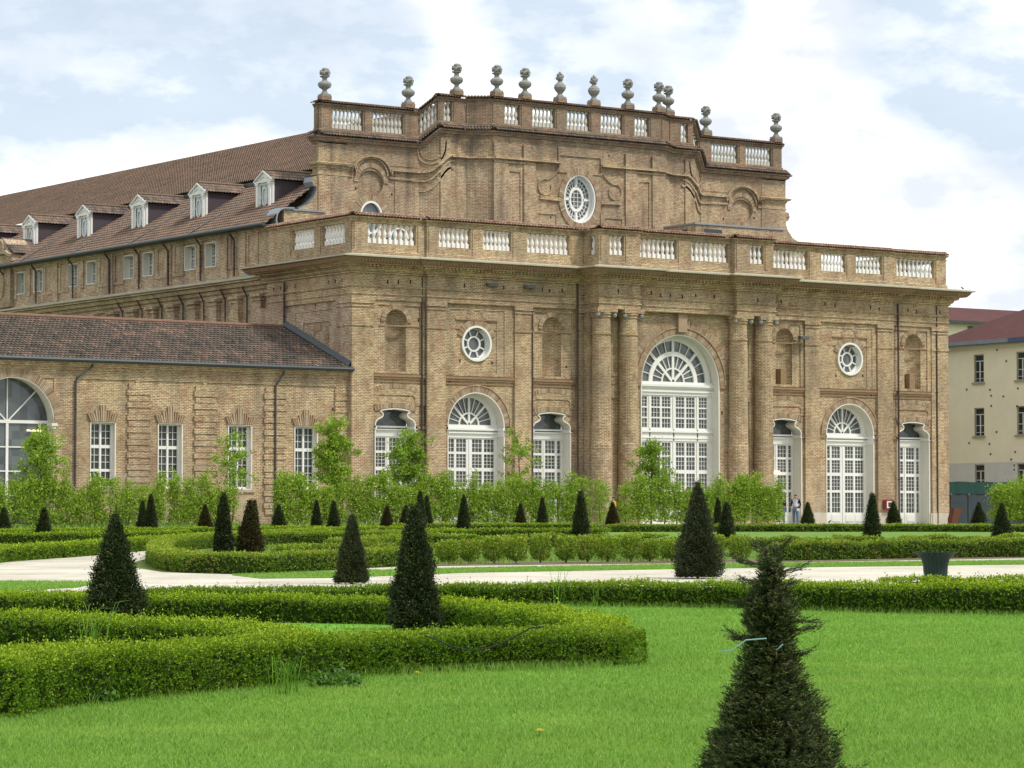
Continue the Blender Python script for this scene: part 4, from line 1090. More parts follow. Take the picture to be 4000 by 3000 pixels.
# ================================================================== LOW WING
WL=root('low_wing',(-15,0.3,0),'single storey brick wing on the left with mossy brown pantile roof and small paned windows','building')
V0=-.32
FW=FR(0,0,1,0,0,-1)
wins=[-15.15,-11.17,-6.92,-2.78]
w=MB(); hs=[rect(c-.72,c+.72,1.85,5.3) for c in wins]
ach=arch(-20.3,2.33,0,5.2,26)
ph=[rect(-13.5,-13.38,5.7,5.85),rect(-9.1,-9.0,6.6,6.75),rect(-4.9,-4.8,6.7,6.85),rect(-8.9,-8.75,2.6,2.75),rect(-1.1,-1.0,6.2,6.4)]
slab(w,FW,rect(-34,-.03,0,8.4),hs+[ach]+ph,V0,.35,0)
for h in ph: strip(w,FW,h,V0,V0-.2,True); panel(w,FW,h,V0-.2)
# frieze and frames (proud)
fbox(w,FW,-34,-.03,V0-.1,V0+.07,7.55,8.4)
def blk(a,b): fbox(w,FW,a,b,V0-.1,V0+.06,0,7.55)
for a,b in ((-18.0,-16.75),(-13.25,-13.0),(-9.2,-9.0),(-4.75,-4.55),(-.9,-.03)): blk(a,b)
for c in (-13.05+.0,-9.05,-4.75):
    z=.5; k=0
    while z<7.4:
        ww=.72 if k%2 else .62; fbox(w,FW,c-ww,c+ww,V0-.1,V0+(.13 if k%2 else .09),z,z+.3); z+=.33; k+=1
z=.5;k=0
while z<7.4: fbox(w,FW,-.95,-.04,V0-.1,V0+(.13 if k%2 else .09),z,z+.3); z+=.33;k+=1
slab(w,FW,[(-22.9,5.2)]+[(-20.3+2.6*math.cos(PI-PI*i/24),5.2+2.6*math.sin(PI*i/24)) for i in range(25)]+[(-17.7,5.2),(-17.7,5.21),(-17.7,7.9),(-22.9,7.9)],[],V0+.03,.03) if False else None
for c in wins:
    slab(w,FW,rect(c-1.6,c+1.55,.6,7.3),[rect(c-1.45,c+1.4,.7,7.1)],V0+.05,.05) if False else None
    fbox(w,FW,c-.9,c+.9,V0-.1,V0+.1,1.68,1.83)
w.build('wing_wall',M['brick'],WL)
m=MB()
for c in wins:
    # stepped splayed lintel
    for i in range(-6,7):
        h=.62-.0*abs(i); top=5.38+(.82 if abs(i)<=1 else .55 if abs(i)<=3 else .36)
        b=c+i*.115; d=i*.03
        m.add([FW(b-.045,v,5.34) for v in (V0,V0+.12)]+[FW(b+.045,v,5.34) for v in (V0,V0+.12)]+[FW(b-.045+d,v,top) for v in (V0,V0+.12)]+[FW(b+.045+d,v,top) for v in (V0,V0+.12)],[(0,1,3,2),(4,6,7,5),(1,3,7,5),(0,1,5,4),(2,3,7,6)])
vous(m,FW,-20.3,5.2,2.36,2.85,.0,PI,V0,V0+.09)
m.build('brick_lintel',M['vous'],WL)
m=MB(); band(m,[(-34,-V0*-1-.0+.0),(-.03,.32)] if False else [(-34,.32),(-.03,.32)],[(.05,7.95),(.12,8.0),(.12,8.1),(.22,8.15),(.26,8.3),(.36,8.36),(.36,8.44)]); m.build('eaves_cornice',M['brick'],WL)
for k,c in enumerate(wins):
    s=MB(); r_=rect(c-.72,c+.72,1.85,5.3); strip(s,FW,r_,V0+.02,V0-.35,True)
    for a,b in ((0,1),(1,2),(2,3),(3,0)): fbar(s,FW,r_[a],r_[b],.06,V0-.02,V0+.05)
    s=s.build('casement_window',M['reveal'],WL)
    m=MB(); zz=[(1.98,2.72),(2.86,3.95),(4.12,5.2)] if k==0 else [(1.98,3.95),(4.12,5.2)]
    vb=V0-.33
    us=[(c-.6,c-.055),(c+.055,c+.6)]
    fbox(m,FW,c-.72,c-.6,vb-.05,vb+.05,1.85,5.3); fbox(m,FW,c+.6,c+.72,vb-.05,vb+.05,1.85,5.3); fbox(m,FW,c-.055,c+.055,vb-.05,vb+.07,1.85,5.3)
    zs=[1.85]+[x for r in zz for x in r]+[5.3]
    for j in range(0,len(zs),2): 
        for u in us: fbox(m,FW,u[0],u[1],vb-.05,vb+.045,zs[j],zs[j+1])
    for u in us:
        for a,b in zz: panes(m,FW,u[0],u[1],a,b,2,max(2,int(round((b-a)/.38))),vb,.026)
    m.build('window_frame',M['white'],s); g=MB(); panel(g,FW,rect(c-.7,c+.7,1.87,5.28),vb-.04); g.build('glass',M['glass_dark'],s)
# arched opening with thin metal glazing
c=-20.3; pts=[(c-2.33,0)]+[(c-2.33*math.cos(PI*i/30),5.2+2.33*math.sin(PI*i/30)) for i in range(31)]+[(c+2.33,0)]
s=MB(); strip(s,FW,pts,V0+.02,V0-.9)
for i in range(len(pts)-1): fbar(s,FW,pts[i],pts[i+1],.07,V0-.02,V0+.05)
fbox(s,FW,c+2.15,c+2.5,V0-.5,V0+.12,5.05,5.2); fbox(s,FW,c+2.22,c+2.42,V0-.5,V0+.08,4.9,5.05)
s=s.build('arched_window',M['reveal'],WL)
m=MB(); vb=V0-.7
for u in (c-.0,): fbox(m,FW,u-.07,u+.07,vb-.05,vb+.05,0,5.2)
for u in (c-1.5,c+1.9): fbox(m,FW,u-.03,u+.03,vb-.03,vb+.03,0,5.2)
for z in (1.45,2.7,3.95): fbox(m,FW,c-2.3,c+2.3,vb-.03,vb+.03,z-.03,z+.03)
fbox(m,FW,c-2.33,c+2.33,vb-.05,vb+.06,5.18,5.34)
for a in (PI/4,PI/2,3*PI/4): fbar(m,FW,(c,5.25),(c+2.3*math.cos(a),5.25+2.3*math.sin(a)),.06,vb-.03,vb+.03)
m.build('glazing_bars',M['white'],s)
g=MB(); panel(g,FW,[(c-2.32,.02),(c+2.32,.02)]+[(c+2.32*math.cos(PI*i/20),5.2+2.3*math.sin(PI*i/20)) for i in range(21)],vb-.04); g.build('glass',M['glass_arch'] if 'glass_arch' in M else M['glass'],s)
m=MB(); fbox(m,FW,-19.2,-18.3,vb+.06,vb+.1,4.78,4.86); m.build('lit_tube_lamp',M['lit'],WL)
# roof
m=MB(); A=Vector((-34,-.12,8.52)); B=Vector((-34,7.05,11.12)); S=B-A; W=S.length; S.normalize(); tiles(m,A,Vector((1,0,0)),S,33.85,W,.23,.42,.085,.065,0,6)
m.build('pantile_roof',M['tile_low'],WL)
m=MB(); m.quad((-34,7.05,11.1),(-.05,7.05,11.1),(-.05,14.3,8.5),(-34,14.3,8.5)); fbox(m,FR(0,0,1,0,0,1),-34,-.1,.6,14,8.2,8.45); fbox(m,FR(0,0,1,0,0,1),-34,-.1,13.6,14,0,8.3); m.build('rear_roof',M['red_roof'],WL)
m=MB(); tube(m,[(-34,7.05,11.24),(-.1,7.05,11.24)],.12,8); m.build('ridge_tiles',M['ridge'],WL)
m=MB(); tube(m,[(-34,-.18,8.5),(-.02,-.18,8.5)],.12,8); m.build('gutter',M['gutter'],WL)
m=MB(); fs=FR(0,0,0,1,-1,0); m.add([fs(-.1,.0+.14,8.62),fs(7.1,.14,11.3),fs(7.1,.14,11.62),fs(-.1,.14,8.95),fs(-.1,.32,8.62),fs(7.1,.32,11.3),fs(7.1,.32,11.36),fs(-.1,.32,8.68)],[(0,1,2,3),(3,2,6,7),(4,5,6,7)]); m.build('lead_flashing',M['gutter'],WL)
for x,dx in ((-16.82,.9),(-4.8,.45)):
    pipe('downpipe',[(x+dx,.1,8.42),(x+dx,.0,8.2),(x+.05,.1,7.6),(x,.15,7.4),(x,.15,0)],.055,WL,'gutter')

# ================================================================== OCHRE BUILDING ON THE RIGHT
OB=root('ochre_building',(57.2,5,0),'ochre rendered three storey building with dark red hipped roof behind the pavilion corner','building')
XO=57.2; FO=FR(XO,0,0,-1,-1,0)    # u = -y, v toward -x
def oy(px,py): pass
w=MB()
yf=15.6
slabs=[]
wn=[(10.7,.5),(6.55,.5),(2.3,.5),(-1.9,.5)]
hs=[]
for y,_ in wn:
    for z0,z1 in ((9.75,11.68),(6.05,8.0),(2.3,4.12)): hs.append((y,z0,z1))
FO=FR(XO,0,0,1,-1,0)
M['trimg']=simple('grey_window_trim',(.33,.31,.24),.8,.2,5.,.15)
slab(w,FO,rect(-14,yf,0,12.4),[rect(y-.5,y+.5,a,b) for y,a,b in hs],0,.25)
fbox(w,FR(0,0,1,0,0,1),XO,XO+13,yf-.3,yf,0,12.4)
w.build('rendered_wall',M['ochre'],OB)
m=MB(); slab(m,FO,rect(-14,yf,0,4.23),[rect(y-.5,y+.5,2.3,4.12) for y,_ in wn],.02,.02); m.build('whitewashed_base',M['peel'],OB)
for y,a,b in hs:
    s=MB(); fbox(s,FO,y-.62,y+.62,-.02,.12,a-.12,a); 
    for q0,q1 in ((y-.5,y-.42),(y+.42,y+.5)): fbox(s,FO,q0,q1,-.18,-.05,a,b)
    fbox(s,FO,y-.42,y+.42,-.18,-.06,b-.08,b); fbox(s,FO,y-.42,y+.42,-.18,-.06,a,a+.06)
    s=s.build('window',M['trimg'],OB)
    g=MB(); fbox(g,FO,y-.03,y+.03,-.17,-.1,a,b-.45); fbox(g,FO,y-.42,y+.42,-.17,-.1,b-.48,b-.43); fbox(g,FO,y-.42,y+.42,-.17,-.11,a+.72,a+.76); fbox(g,FO,y-.42,y+.42,-.17,-.11,a+.25,a+.28); g.build('window_frame',M['white'],s)
    g=MB(); panel(g,FO,rect(y-.45,y+.45,a,b),-.16); g.build('glass',M['glass_dark'],s)
m=MB()
for y,z in ((8.9,11.9),(5.6,11.7),(8.0,11.1),(11.9,9.3),(9.6,9.2),(9.5,8.8),(8.3,8.7),(9.5,8.1),(7.0,8.0),(6.9,9.2),(11.7,5.6),(9.7,5.5),(9.6,4.8),(7.2,4.9),(7.6,4.4),(6.1,4.5),(7.3,4.0),(7.3,3.7),(9.0,6.3),(3.9,8.3),(4.2,5.1)):
    fbox(m,FO,y-.06,y+.06,.0,.035,z-.06,z+.06)
m.build('wall_bracket',M['gutter'],OB)
m=MB(); e=.45; zr=16.15; hw=7.0
P=[(XO-e,-14,12.55),(XO-e,yf+e,12.55),(XO+hw,yf-hw,zr),(XO+hw,-14,zr),(XO+2*hw+e,yf+e,12.55),(XO+2*hw+e,-14,12.55)]
m.add(P,[(0,1,2,3),(1,4,2),(2,4,5,3)]); m.add([(a,b,c-.12) for a,b,c in P],[(0,1,2,3),(1,4,2),(2,4,5,3)]); m.build('hipped_roof',M['red_roof'],OB)
m=MB(); fbox(m,FO,6.3+.9,yf+e,.42,.6,12.35,12.6); fbox(m,FO,-14,yf+e,.0,.5,12.25,12.36); m.build('eaves_board',M['lead'],OB)
M['bluegut']=simple('blue_grey_gutter',(.07,.10,.17),.5,.4)
m=MB(); fbox(m,FO,-14,7.2,.42,.64,12.33,12.62); m.build('eaves_gutter',M['bluegut'],OB)
m=MB(); 
for y,z,x in ((6.0,12.85,XO+.2),(5.2,13.0,XO+.5)): lathe(m,(x,y,z),[(.1,-.1),(.1,.1),(.02,.16)],8)
m.build('roof_vent',M['peel'],OB)
RB=root('rear_ochre_block',(72,31,0),'farther ochre block whose plain red roof shows behind the nearer hipped roof','building')
w=MB(); FB=FR(0,30,1,0,0,-1)
slab(w,FB,rect(50,110,0,15.75),[rect(74.3,75.6,14.2,15.35),rect(70,71.2,14.2,15.35)],0,.25); fbox(w,FR(0,0,1,0,0,1),50,110,30.3,40,0,15.2); w.build('rendered_wall',M['ochre'],RB)
for x in (74.95,70.6):
    s=MB(); fbox(s,FB,x-.65,x-.55,-.2,-.05,14.2,15.35); fbox(s,FB,x+.55,x+.65,-.2,-.05,14.2,15.35); fbox(s,FB,x-.03,x+.03,-.18,-.1,14.2,15.35); s=s.build('window',M['trimg'],RB)
    g=MB(); panel(g,FB,rect(x-.6,x+.6,14.2,15.35),-.2); g.build('glass',M['glass_dark'],s)
m=MB(); m.add([(50,29.4,15.6),(110,29.4,15.6),(110,33.5,17.05),(50,33.5,17.05),(50,38,15.6),(110,38,15.6)],[(0,1,2,3),(3,2,5,4)]); m.build('plain_roof',M['red_roof'],RB)
m=MB(); fbox(m,FB,50,110,.45,.62,15.45,15.66); m.build('gutter',M['gutter'],RB)
# fence, gate, posts
r=root('netting_fence',(46,1,0),'dark green netting fence closing the yard right of the pavilion corner','fence')
m=MB(); nn=40
for i in range(nn):
    a=44.6+14*i/nn; b=44.6+14*(i+1)/nn; f=lambda x:1.2+.04*math.sin(x*7)
    m.quad((a,f(a),1.95),(b,f(b),1.95),(b,f(b),2.72+.02*math.sin(b*3)),(a,f(a),2.72+.02*math.sin(a*3)))
m.build('netting',M['net'],r)
m=MB(); fbox(m,FR(0,0,1,0,0,1),44.6,58.5,1.25,1.32,.02,1.98); m.build('lower_panel',M['gate'],r)
for x in (46.5,48.6,50.7,52.8,54.9,57): 
    m=MB(); tube(m,[(x,1.35,0),(x,1.35,2.75)],.035,6); m.build('fence_post',M['gutter'],r)
for i,(x,lab) in enumerate(((44.75,'dark metal bollard post close against the pavilion corner'),(46.3,'dark metal bollard post standing free before the slate blue panel'))):
    m=MB(); lathe(m,(x,.2,0),[(.09,0),(.09,1.75),(.11,1.78),(.11,1.86),(.05,1.95),(.02,2.0)],10); o=m.build('metal_post',M['gutter'],None,loc=(x,.2,0)); tag(o,lab,'post')
# corten information lectern
m=MB(); ps=[(0,0),(.5,0),(.52,.35),(.75,.78),(1.02,1.12),(1.02,1.16),(.2,1.2),(.12,.75),(.0,.4)]
q=[(41.6+a*.95,z*.82) for a,z in ps]
tri=tessellate_polygon([[Vector((a,b,0)) for a,b in q]])
for y in (-3.3,-2.9): m.add([(a,y,b) for a,b in q],[tuple(t) for t in tri])
for i in range(len(q)): a=q[i];b=q[(i+1)%len(q)]; m.quad((a[0],-3.3,a[1]),(b[0],-3.3,b[1]),(b[0],-2.9,b[1]),(a[0],-2.9,a[1]))
o=m.build('information_lectern',M['corten'],None,loc=(41.8,-3.1,0)); tag(o,'rusty bent steel information lectern by the right pavilion corner','sign')
# red hydrant cabinet
m=MB(); fbox(m,FM,38.55,39.2,.3,.62,.92,1.5); o=m.build('hydrant_cabinet',M['redbox'],None,loc=(38.9,-.45,.92)); tag(o,'red metal hydrant cabinet on the pilaster between the right arched and narrow doors','cabinet')
m=MB(); fbox(m,FM,38.63,39.12,.62,.64,1.0,1.42); m.build('cabinet_rim',M['white'],o); m=MB(); fbox(m,FM,38.72,39.03,.64,.655,1.07,1.35); m.build('cabinet_glass',M['glass_dark'],o)
# ================================================================== GARDEN
def unit(v): return v/np.maximum(np.linalg.norm(v,axis=1,keepdims=True),1e-9)
def leaf_quads(P,D,size,asp=.55,rng=RNG,nrm=None,roll=1.):
    """rhombic leaves: base P, direction D, length size"""
    n=len(P); D=unit(D); 
    R=rng.normal(size=(n,3)) if nrm is None else nrm+rng.normal(size=(n,3))*roll
    S=unit(np.cross(D,R)); size=np.asarray(size).reshape(-1,1)*np.ones((n,1))
    a=P; b=P+D*size*.5+S*size*asp*.5; c=P+D*size; d=P+D*size*.5-S*size*asp*.5
    V=np.stack([a,b,c,d],1).reshape(-1,3); F=np.arange(4*n).reshape(n,4)
    return V,F
def snoise(x,y,z=0.,seed=0.):
    return (np.sin(x*1.7+seed)+np.sin(y*2.3+seed*1.3+x*.6)+np.sin((x+y)*1.1+z*2.1+seed*.7)+np.sin(z*3.1-x*1.3+seed*2))/4
def resample(path,step):
    pts=[np.array(p,float) for p in path]; out=[]; 
    # catmull smoothing
    n=len(pts); dense=[]
    for i in range(n-1):
        p0=pts[max(i-1,0)];p1=pts[i];p2=pts[i+1];p3=pts[min(i+2,n-1)]
        for t in np.linspace(0,1,12,endpoint=False):
            dense.append(.5*((2*p1)+(-p0+p2)*t+(2*p0-5*p1+4*p2-p3)*t*t+(-p0+3*p1-3*p2+p3)*t**3))
    dense.append(pts[-1]); D=np.array(dense); L=np.concatenate([[0],np.cumsum(np.linalg.norm(np.diff(D,axis=0),axis=1))])
    m=max(2,int(L[-1]/step)+1); s=np.linspace(0,L[-1],m)
    return np.stack([np.interp(s,L,D[:,0]),np.interp(s,L,D[:,1])],1),s,L[-1]
def hedge(path,w,h,leaf,dens,mat,label,group,seed=1,name='box_hedge',sprig=6,fuzz=.06,hv=.03,off=.25,hfun=None,gaps=None,bushy=0.):
    rng=np.random.default_rng(seed)
    path=[(x+FX*off,y+FY*off) for x,y in path]
    C,s,L=resample(path,.12)
    T=np.gradient(C,axis=0); T/=np.linalg.norm(T,axis=1,keepdims=True); Nn=np.stack([T[:,1],-T[:,0]],1)
    def at(u): 
        return np.stack([np.interp(u,s,C[:,0]),np.interp(u,s,C[:,1])],1),np.stack([np.interp(u,s,Nn[:,0]),np.interp(u,s,Nn[:,1])],1)
    def H(u): 
        hh=h*np.ones_like(u) if hfun is None else np.interp(u/L,[a for a,b in hfun],[b for a,b in hfun])
        return hh*(1+hv*np.sin(u*1.9+seed)+hv*.8*np.sin(u*4.7+seed*2))
    per=2*h+w; n=int(L*per*dens/sprig)
    u=rng.uniform(-w*.44,L+w*.44,n); t=rng.uniform(0,1,n)*per
    ue=np.clip(u,0,L); over=u-ue
    c,nn=at(ue); hh=H(ue)
    side=np.where(t<h,1.,np.where(t>h+w,-1.,0.))
    o=np.where(side==1,w/2,np.where(side==-1,-w/2,(t-h)-w/2)); z=np.where(side==1,t/h*hh,np.where(side==-1,(t-h-w)/h*hh,hh))
    lump=1+.13*snoise(ue*2.2,z*5,o*4,seed)+.08*np.sin(ue*9+z*7)*np.sin(ue*3.1)
    k=np.sqrt(np.maximum(0,1-(over/(w*.46))**2)); o=o*lump*np.where(over!=0,k,1.)
    tt,_=at(np.clip(ue+.05,0,L)); t0,_=at(np.clip(ue-.05,0,L)); tv=unit(np.concatenate([tt-t0,np.zeros((n,1))],1)+1e-9)[:,:2]
    xy=c+nn*o[:,None]+tv*over[:,None]
    z=z+np.where(side==0,.02*snoise(ue*3,o*6,0,seed+3),0)
    # rounded shoulders
    edge=np.clip((np.abs(o)-w*.36)/(w*.14),0,1)*(side==0); z=z-edge*.05
    g=gz_np(xy[:,0],xy[:,1]); P=np.stack([xy[:,0],xy[:,1],g+z],1)
    nd=np.stack([nn[:,0]*side,nn[:,1]*side,(side==0)*1.],1)
    keep=np.ones(n,bool)
    if gaps is not None: keep=gaps(ue,z,rng)
    P=P[keep]; nd=nd[keep]; zf=np.clip(z[keep]/h,0,1.1); n=len(P)
    sd=unit(nd*.8+np.array([0,0,.55])+rng.normal(size=(n,3))*.45)
    sl=rng.uniform(.3,1.,n)*fuzz*(.9+.2*(zf>.93))*np.where(rng.uniform(size=n)<.05,1.9,.85)
    P=P-nd*rng.uniform(0,fuzz*.9,(n,1))
    # leaves along every sprig
    Q=np.repeat(P,sprig,0); SD=np.repeat(sd,sprig,0); f=np.tile(np.linspace(.1,1,sprig),n)+rng.normal(size=n*sprig)*.08
    Q=Q+SD*(np.repeat(sl,sprig)*f)[:,None]
    LD=unit(SD*.7+rng.normal(size=Q.shape)*.75)
    sz=leaf*rng.uniform(.65,1.25,len(Q))
    V,F=leaf_quads(Q,LD,sz,.62,rng)
    zq=np.repeat(zf,sprig); tip=np.clip((zq-.55)*1.7,0,1)*np.clip(f,0,1)**1.5*np.repeat(rng.uniform(.5,1,n),sprig); tip=np.repeat(np.clip(tip,0,1),4)  # pale new growth on top; darker leaves below also paint in side shade
    # core
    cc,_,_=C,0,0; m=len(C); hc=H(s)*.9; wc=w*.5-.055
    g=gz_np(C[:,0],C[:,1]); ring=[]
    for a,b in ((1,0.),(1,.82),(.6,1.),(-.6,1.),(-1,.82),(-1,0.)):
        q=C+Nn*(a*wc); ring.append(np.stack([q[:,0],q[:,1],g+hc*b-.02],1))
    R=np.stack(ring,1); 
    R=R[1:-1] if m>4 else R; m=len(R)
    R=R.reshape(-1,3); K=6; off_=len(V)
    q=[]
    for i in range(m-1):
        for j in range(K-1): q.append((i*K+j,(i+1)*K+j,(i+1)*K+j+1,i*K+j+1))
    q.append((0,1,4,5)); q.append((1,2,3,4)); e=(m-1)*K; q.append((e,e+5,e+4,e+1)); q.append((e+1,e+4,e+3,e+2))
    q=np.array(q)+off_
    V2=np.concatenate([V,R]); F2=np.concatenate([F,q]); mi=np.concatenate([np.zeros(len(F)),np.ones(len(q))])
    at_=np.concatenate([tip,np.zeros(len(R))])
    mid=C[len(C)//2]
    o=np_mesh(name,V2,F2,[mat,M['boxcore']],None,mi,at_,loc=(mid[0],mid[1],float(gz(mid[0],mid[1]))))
    tag(o,label,'hedge',group); return o
H1=[(-78.88,-122.06),(-78.35,-121.42),(-77.48,-120.87),(-76.62,-120.44),(-75.38,-119.82),(-74.3,-119.19),(-73.36,-118.88),(-72.22,-118.75),(-71.21,-118.88),(-70.55,-118.92)]
H3=[(-74.13,-111.75),(-73.97,-112.12),(-73.66,-113.54),(-73.4,-114.64),(-73.38,-116.27),(-73.66,-118.03)]
H2=[(-70.5, -104.63), (-70.03, -105.58), (-68.99, -106.97), (-67.93, -108.05), (-67.01, -109.33), (-67.01, -110.93), (-68.5, -115.6), (-70.12, -118.22)]
H4=[(-69.62,-101.96),(-67.84,-102.31),(-65.76,-102.38),(-63.55,-103.91),(-62.47,-104.19),(-60.94,-105.72),(-59.74,-107.48),(-59.59,-108.49),(-58.86,-110.7),(-57.93,-112.36)]
H4b=[(-55.58,-106.47),(-54.31,-106.82),(-52.88,-107.28)]
H5=[(-48.86,-80.86),(-50.08,-81.76),(-53.56,-84.19),(-55.76,-85.13),(-55.81,-83.14),(-54.12,-78.95),(-51.33,-73.48),(-47.18,-65.97),(-42.33,-58.45),(-38.11,-53.93),(-35.38,-52.33),(-32.37,-51.99),(-31.03,-52.91)]
H5i=[(-48.6,-74.9),(-46.03,-72.96),(-44.36,-72.64),(-42.5,-73.0)]
H6=[(-57.02,-74.6),(-54.67,-71.17),(-50.24,-66.26),(-44.28,-59.06),(-39.82,-53.86),(-35.46,-48.59),(-28.06,-41.24),(-22.08,-35.67),(-18.29,-34.75)]
H7=[(-38.07,-34.3),(-32.77,-33.27),(-27.11,-32.18),(-22.36,-30.1),(-19.93,-29.91)]
H7b=[(-42.45,-43.73),(-40.1,-44.09),(-37.75,-43.08),(-33.,-41.2)]
H8=[(-24.39,-45.29),(-21.28,-45.94),(-19.81,-46.97),(-19.62,-48.6)]
H10=[(-10.88,-21.72),(-8.24,-21.27),(-7.15,-22.03),(-2.57,-22.86),(-1.1,-23.88)]
H9=[(-4.43,-28.42),(0.6,-29.69),(5.98,-33.42),(9.57,-35.91),(13.29,-40.71)]
H5r=[(-37.42,-81.77),(-33.78,-81.46),(-30.46,-81.53),(-27.67,-81.91)]
H5t=[(-29.89,-67.08),(-27.45,-67.76),(-25.71,-67.95),(-23.35,-67.47),(-19.65,-67.85),(-14.79,-68.96)]
H11=[(-36.82,-64.24),(-35.01,-64.52),(-32.16,-65.5),(-30.01,-66.99)]
def extend(P,d):
    a,b=P[-2],P[-1]; L=math.hypot(b[0]-a[0],b[1]-a[1]); return P+[(b[0]+(b[0]-a[0])/L*d,b[1]+(b[1]-a[1])/L*d)]
H4x=extend(H4,4.); H4b=extend(H4b,4.); H5r=extend(H5r,6.); H5t=extend(H5t,6.); H9=extend(H9,8.)
g1='clipped box hedges of the parterre'
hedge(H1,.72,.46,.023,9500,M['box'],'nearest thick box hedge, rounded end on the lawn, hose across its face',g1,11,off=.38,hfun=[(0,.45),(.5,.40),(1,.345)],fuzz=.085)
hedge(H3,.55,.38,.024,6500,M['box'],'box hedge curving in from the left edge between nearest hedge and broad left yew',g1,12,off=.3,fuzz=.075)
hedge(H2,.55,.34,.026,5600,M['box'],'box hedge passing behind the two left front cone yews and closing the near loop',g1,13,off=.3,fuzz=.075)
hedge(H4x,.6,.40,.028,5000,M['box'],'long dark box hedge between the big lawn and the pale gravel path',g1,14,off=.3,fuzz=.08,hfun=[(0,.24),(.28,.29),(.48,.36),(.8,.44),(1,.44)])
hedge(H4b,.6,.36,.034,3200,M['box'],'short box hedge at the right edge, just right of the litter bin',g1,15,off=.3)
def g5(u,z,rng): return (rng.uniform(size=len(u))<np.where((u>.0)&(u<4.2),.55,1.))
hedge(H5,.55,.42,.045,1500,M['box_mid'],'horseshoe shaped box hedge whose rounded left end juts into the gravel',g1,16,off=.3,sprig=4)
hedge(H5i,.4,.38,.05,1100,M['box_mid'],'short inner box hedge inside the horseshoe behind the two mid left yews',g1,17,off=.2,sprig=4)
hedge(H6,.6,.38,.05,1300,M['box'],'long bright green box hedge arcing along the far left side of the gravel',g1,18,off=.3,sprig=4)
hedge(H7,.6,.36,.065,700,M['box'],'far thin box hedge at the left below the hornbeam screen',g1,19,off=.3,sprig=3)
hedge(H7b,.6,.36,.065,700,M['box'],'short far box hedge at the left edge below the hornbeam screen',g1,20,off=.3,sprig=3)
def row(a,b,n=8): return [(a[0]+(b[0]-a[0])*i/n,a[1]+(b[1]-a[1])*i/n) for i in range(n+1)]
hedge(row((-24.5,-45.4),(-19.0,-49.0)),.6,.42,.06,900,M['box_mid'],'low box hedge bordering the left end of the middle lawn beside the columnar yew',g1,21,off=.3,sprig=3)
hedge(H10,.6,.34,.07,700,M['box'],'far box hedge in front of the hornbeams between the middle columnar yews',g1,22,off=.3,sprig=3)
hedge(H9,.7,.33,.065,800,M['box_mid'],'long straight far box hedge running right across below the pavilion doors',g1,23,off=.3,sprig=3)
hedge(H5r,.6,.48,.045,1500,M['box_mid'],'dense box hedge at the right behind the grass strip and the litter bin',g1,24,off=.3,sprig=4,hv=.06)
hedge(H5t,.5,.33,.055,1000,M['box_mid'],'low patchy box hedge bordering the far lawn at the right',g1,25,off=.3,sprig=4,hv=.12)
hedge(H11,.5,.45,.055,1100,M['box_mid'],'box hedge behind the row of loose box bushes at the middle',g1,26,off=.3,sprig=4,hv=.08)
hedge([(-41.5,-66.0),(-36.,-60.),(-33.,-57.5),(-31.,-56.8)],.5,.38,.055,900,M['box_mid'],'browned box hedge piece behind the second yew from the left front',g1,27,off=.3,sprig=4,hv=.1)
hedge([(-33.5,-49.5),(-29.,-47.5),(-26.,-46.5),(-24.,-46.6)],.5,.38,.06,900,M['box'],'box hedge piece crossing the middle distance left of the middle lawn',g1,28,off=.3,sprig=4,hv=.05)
# loose bushes, one thing each
SHR=[(-49.15,-80.06),(-48.03,-80.19),(-46.91,-80.32),(-46.3,-80.37),(-45.6,-80.42),(-45.01,-80.53),(-44.3,-80.58),(-43.6,-80.71),(-42.96,-80.76),(-42.36,-80.81),(-41.7,-80.92),(-41.13,-80.97),(-40.45,-81.02),(-39.8,-81.09),(-39.16,-81.18),(-38.41,-81.28)]
nm=['first','second','third','fourth','fifth','sixth','seventh','eighth','ninth','tenth','eleventh','twelfth','thirteenth','fourteenth','fifteenth','last']
for i,(x,y) in enumerate(SHR):
    rng=np.random.default_rng(100+i); n=480; hh=rng.uniform(.5,.66); R=rng.uniform(.30,.38)
    a=rng.uniform(0,2*PI,n); f=rng.uniform(0,1,n)**.5; zz=rng.uniform(.1,1,n); rad=R*np.sqrt(zz*1.35*(1.2-zz)+.06)*f*1.15
    Sx=x+.25*FX; Sy=y+.25*FY; g=gz(Sx,Sy)
    P=np.stack([Sx+np.cos(a)*rad,Sy+np.sin(a)*rad,g+zz*hh],1); D=np.stack([np.cos(a)*.5,np.sin(a)*.5,np.ones(n)],1)
    sp=5; Q=np.repeat(P,sp,0); SD=unit(np.repeat(D,sp,0)+rng.normal(size=(n*sp,3))*.2); f2=np.tile(np.linspace(0,1,sp),n); Q=Q+SD*(f2*.09)[:,None]
    V,F=leaf_quads(Q,unit(SD+rng.normal(size=Q.shape)*.8),.048*rng.uniform(.7,1.2,len(Q)),.6,rng)
    r=root('box_bush',(Sx,Sy,g),f'{nm[i]} loose box bush from the left in the row behind the grass strip','bush','loose box bushes in a row')
    np_mesh('foliage',V,F,[M['box_mid']],r,None,np.repeat(np.clip(np.repeat(zz,sp)*f2*rng.uniform(.2,1,n*sp),0,1),4))
    m=MB()
    for k in range(5):
        b=rng.uniform(0,2*PI); tube(m,[(Sx,Sy,g-.02),(Sx+.2*R*math.cos(b),Sy+.2*R*math.sin(b),g+hh*.4),(Sx+.6*R*math.cos(b),Sy+.6*R*math.sin(b),g+hh*.8)],[.012,.009,.004],5)
    m.build('stems',M['bark'],r)
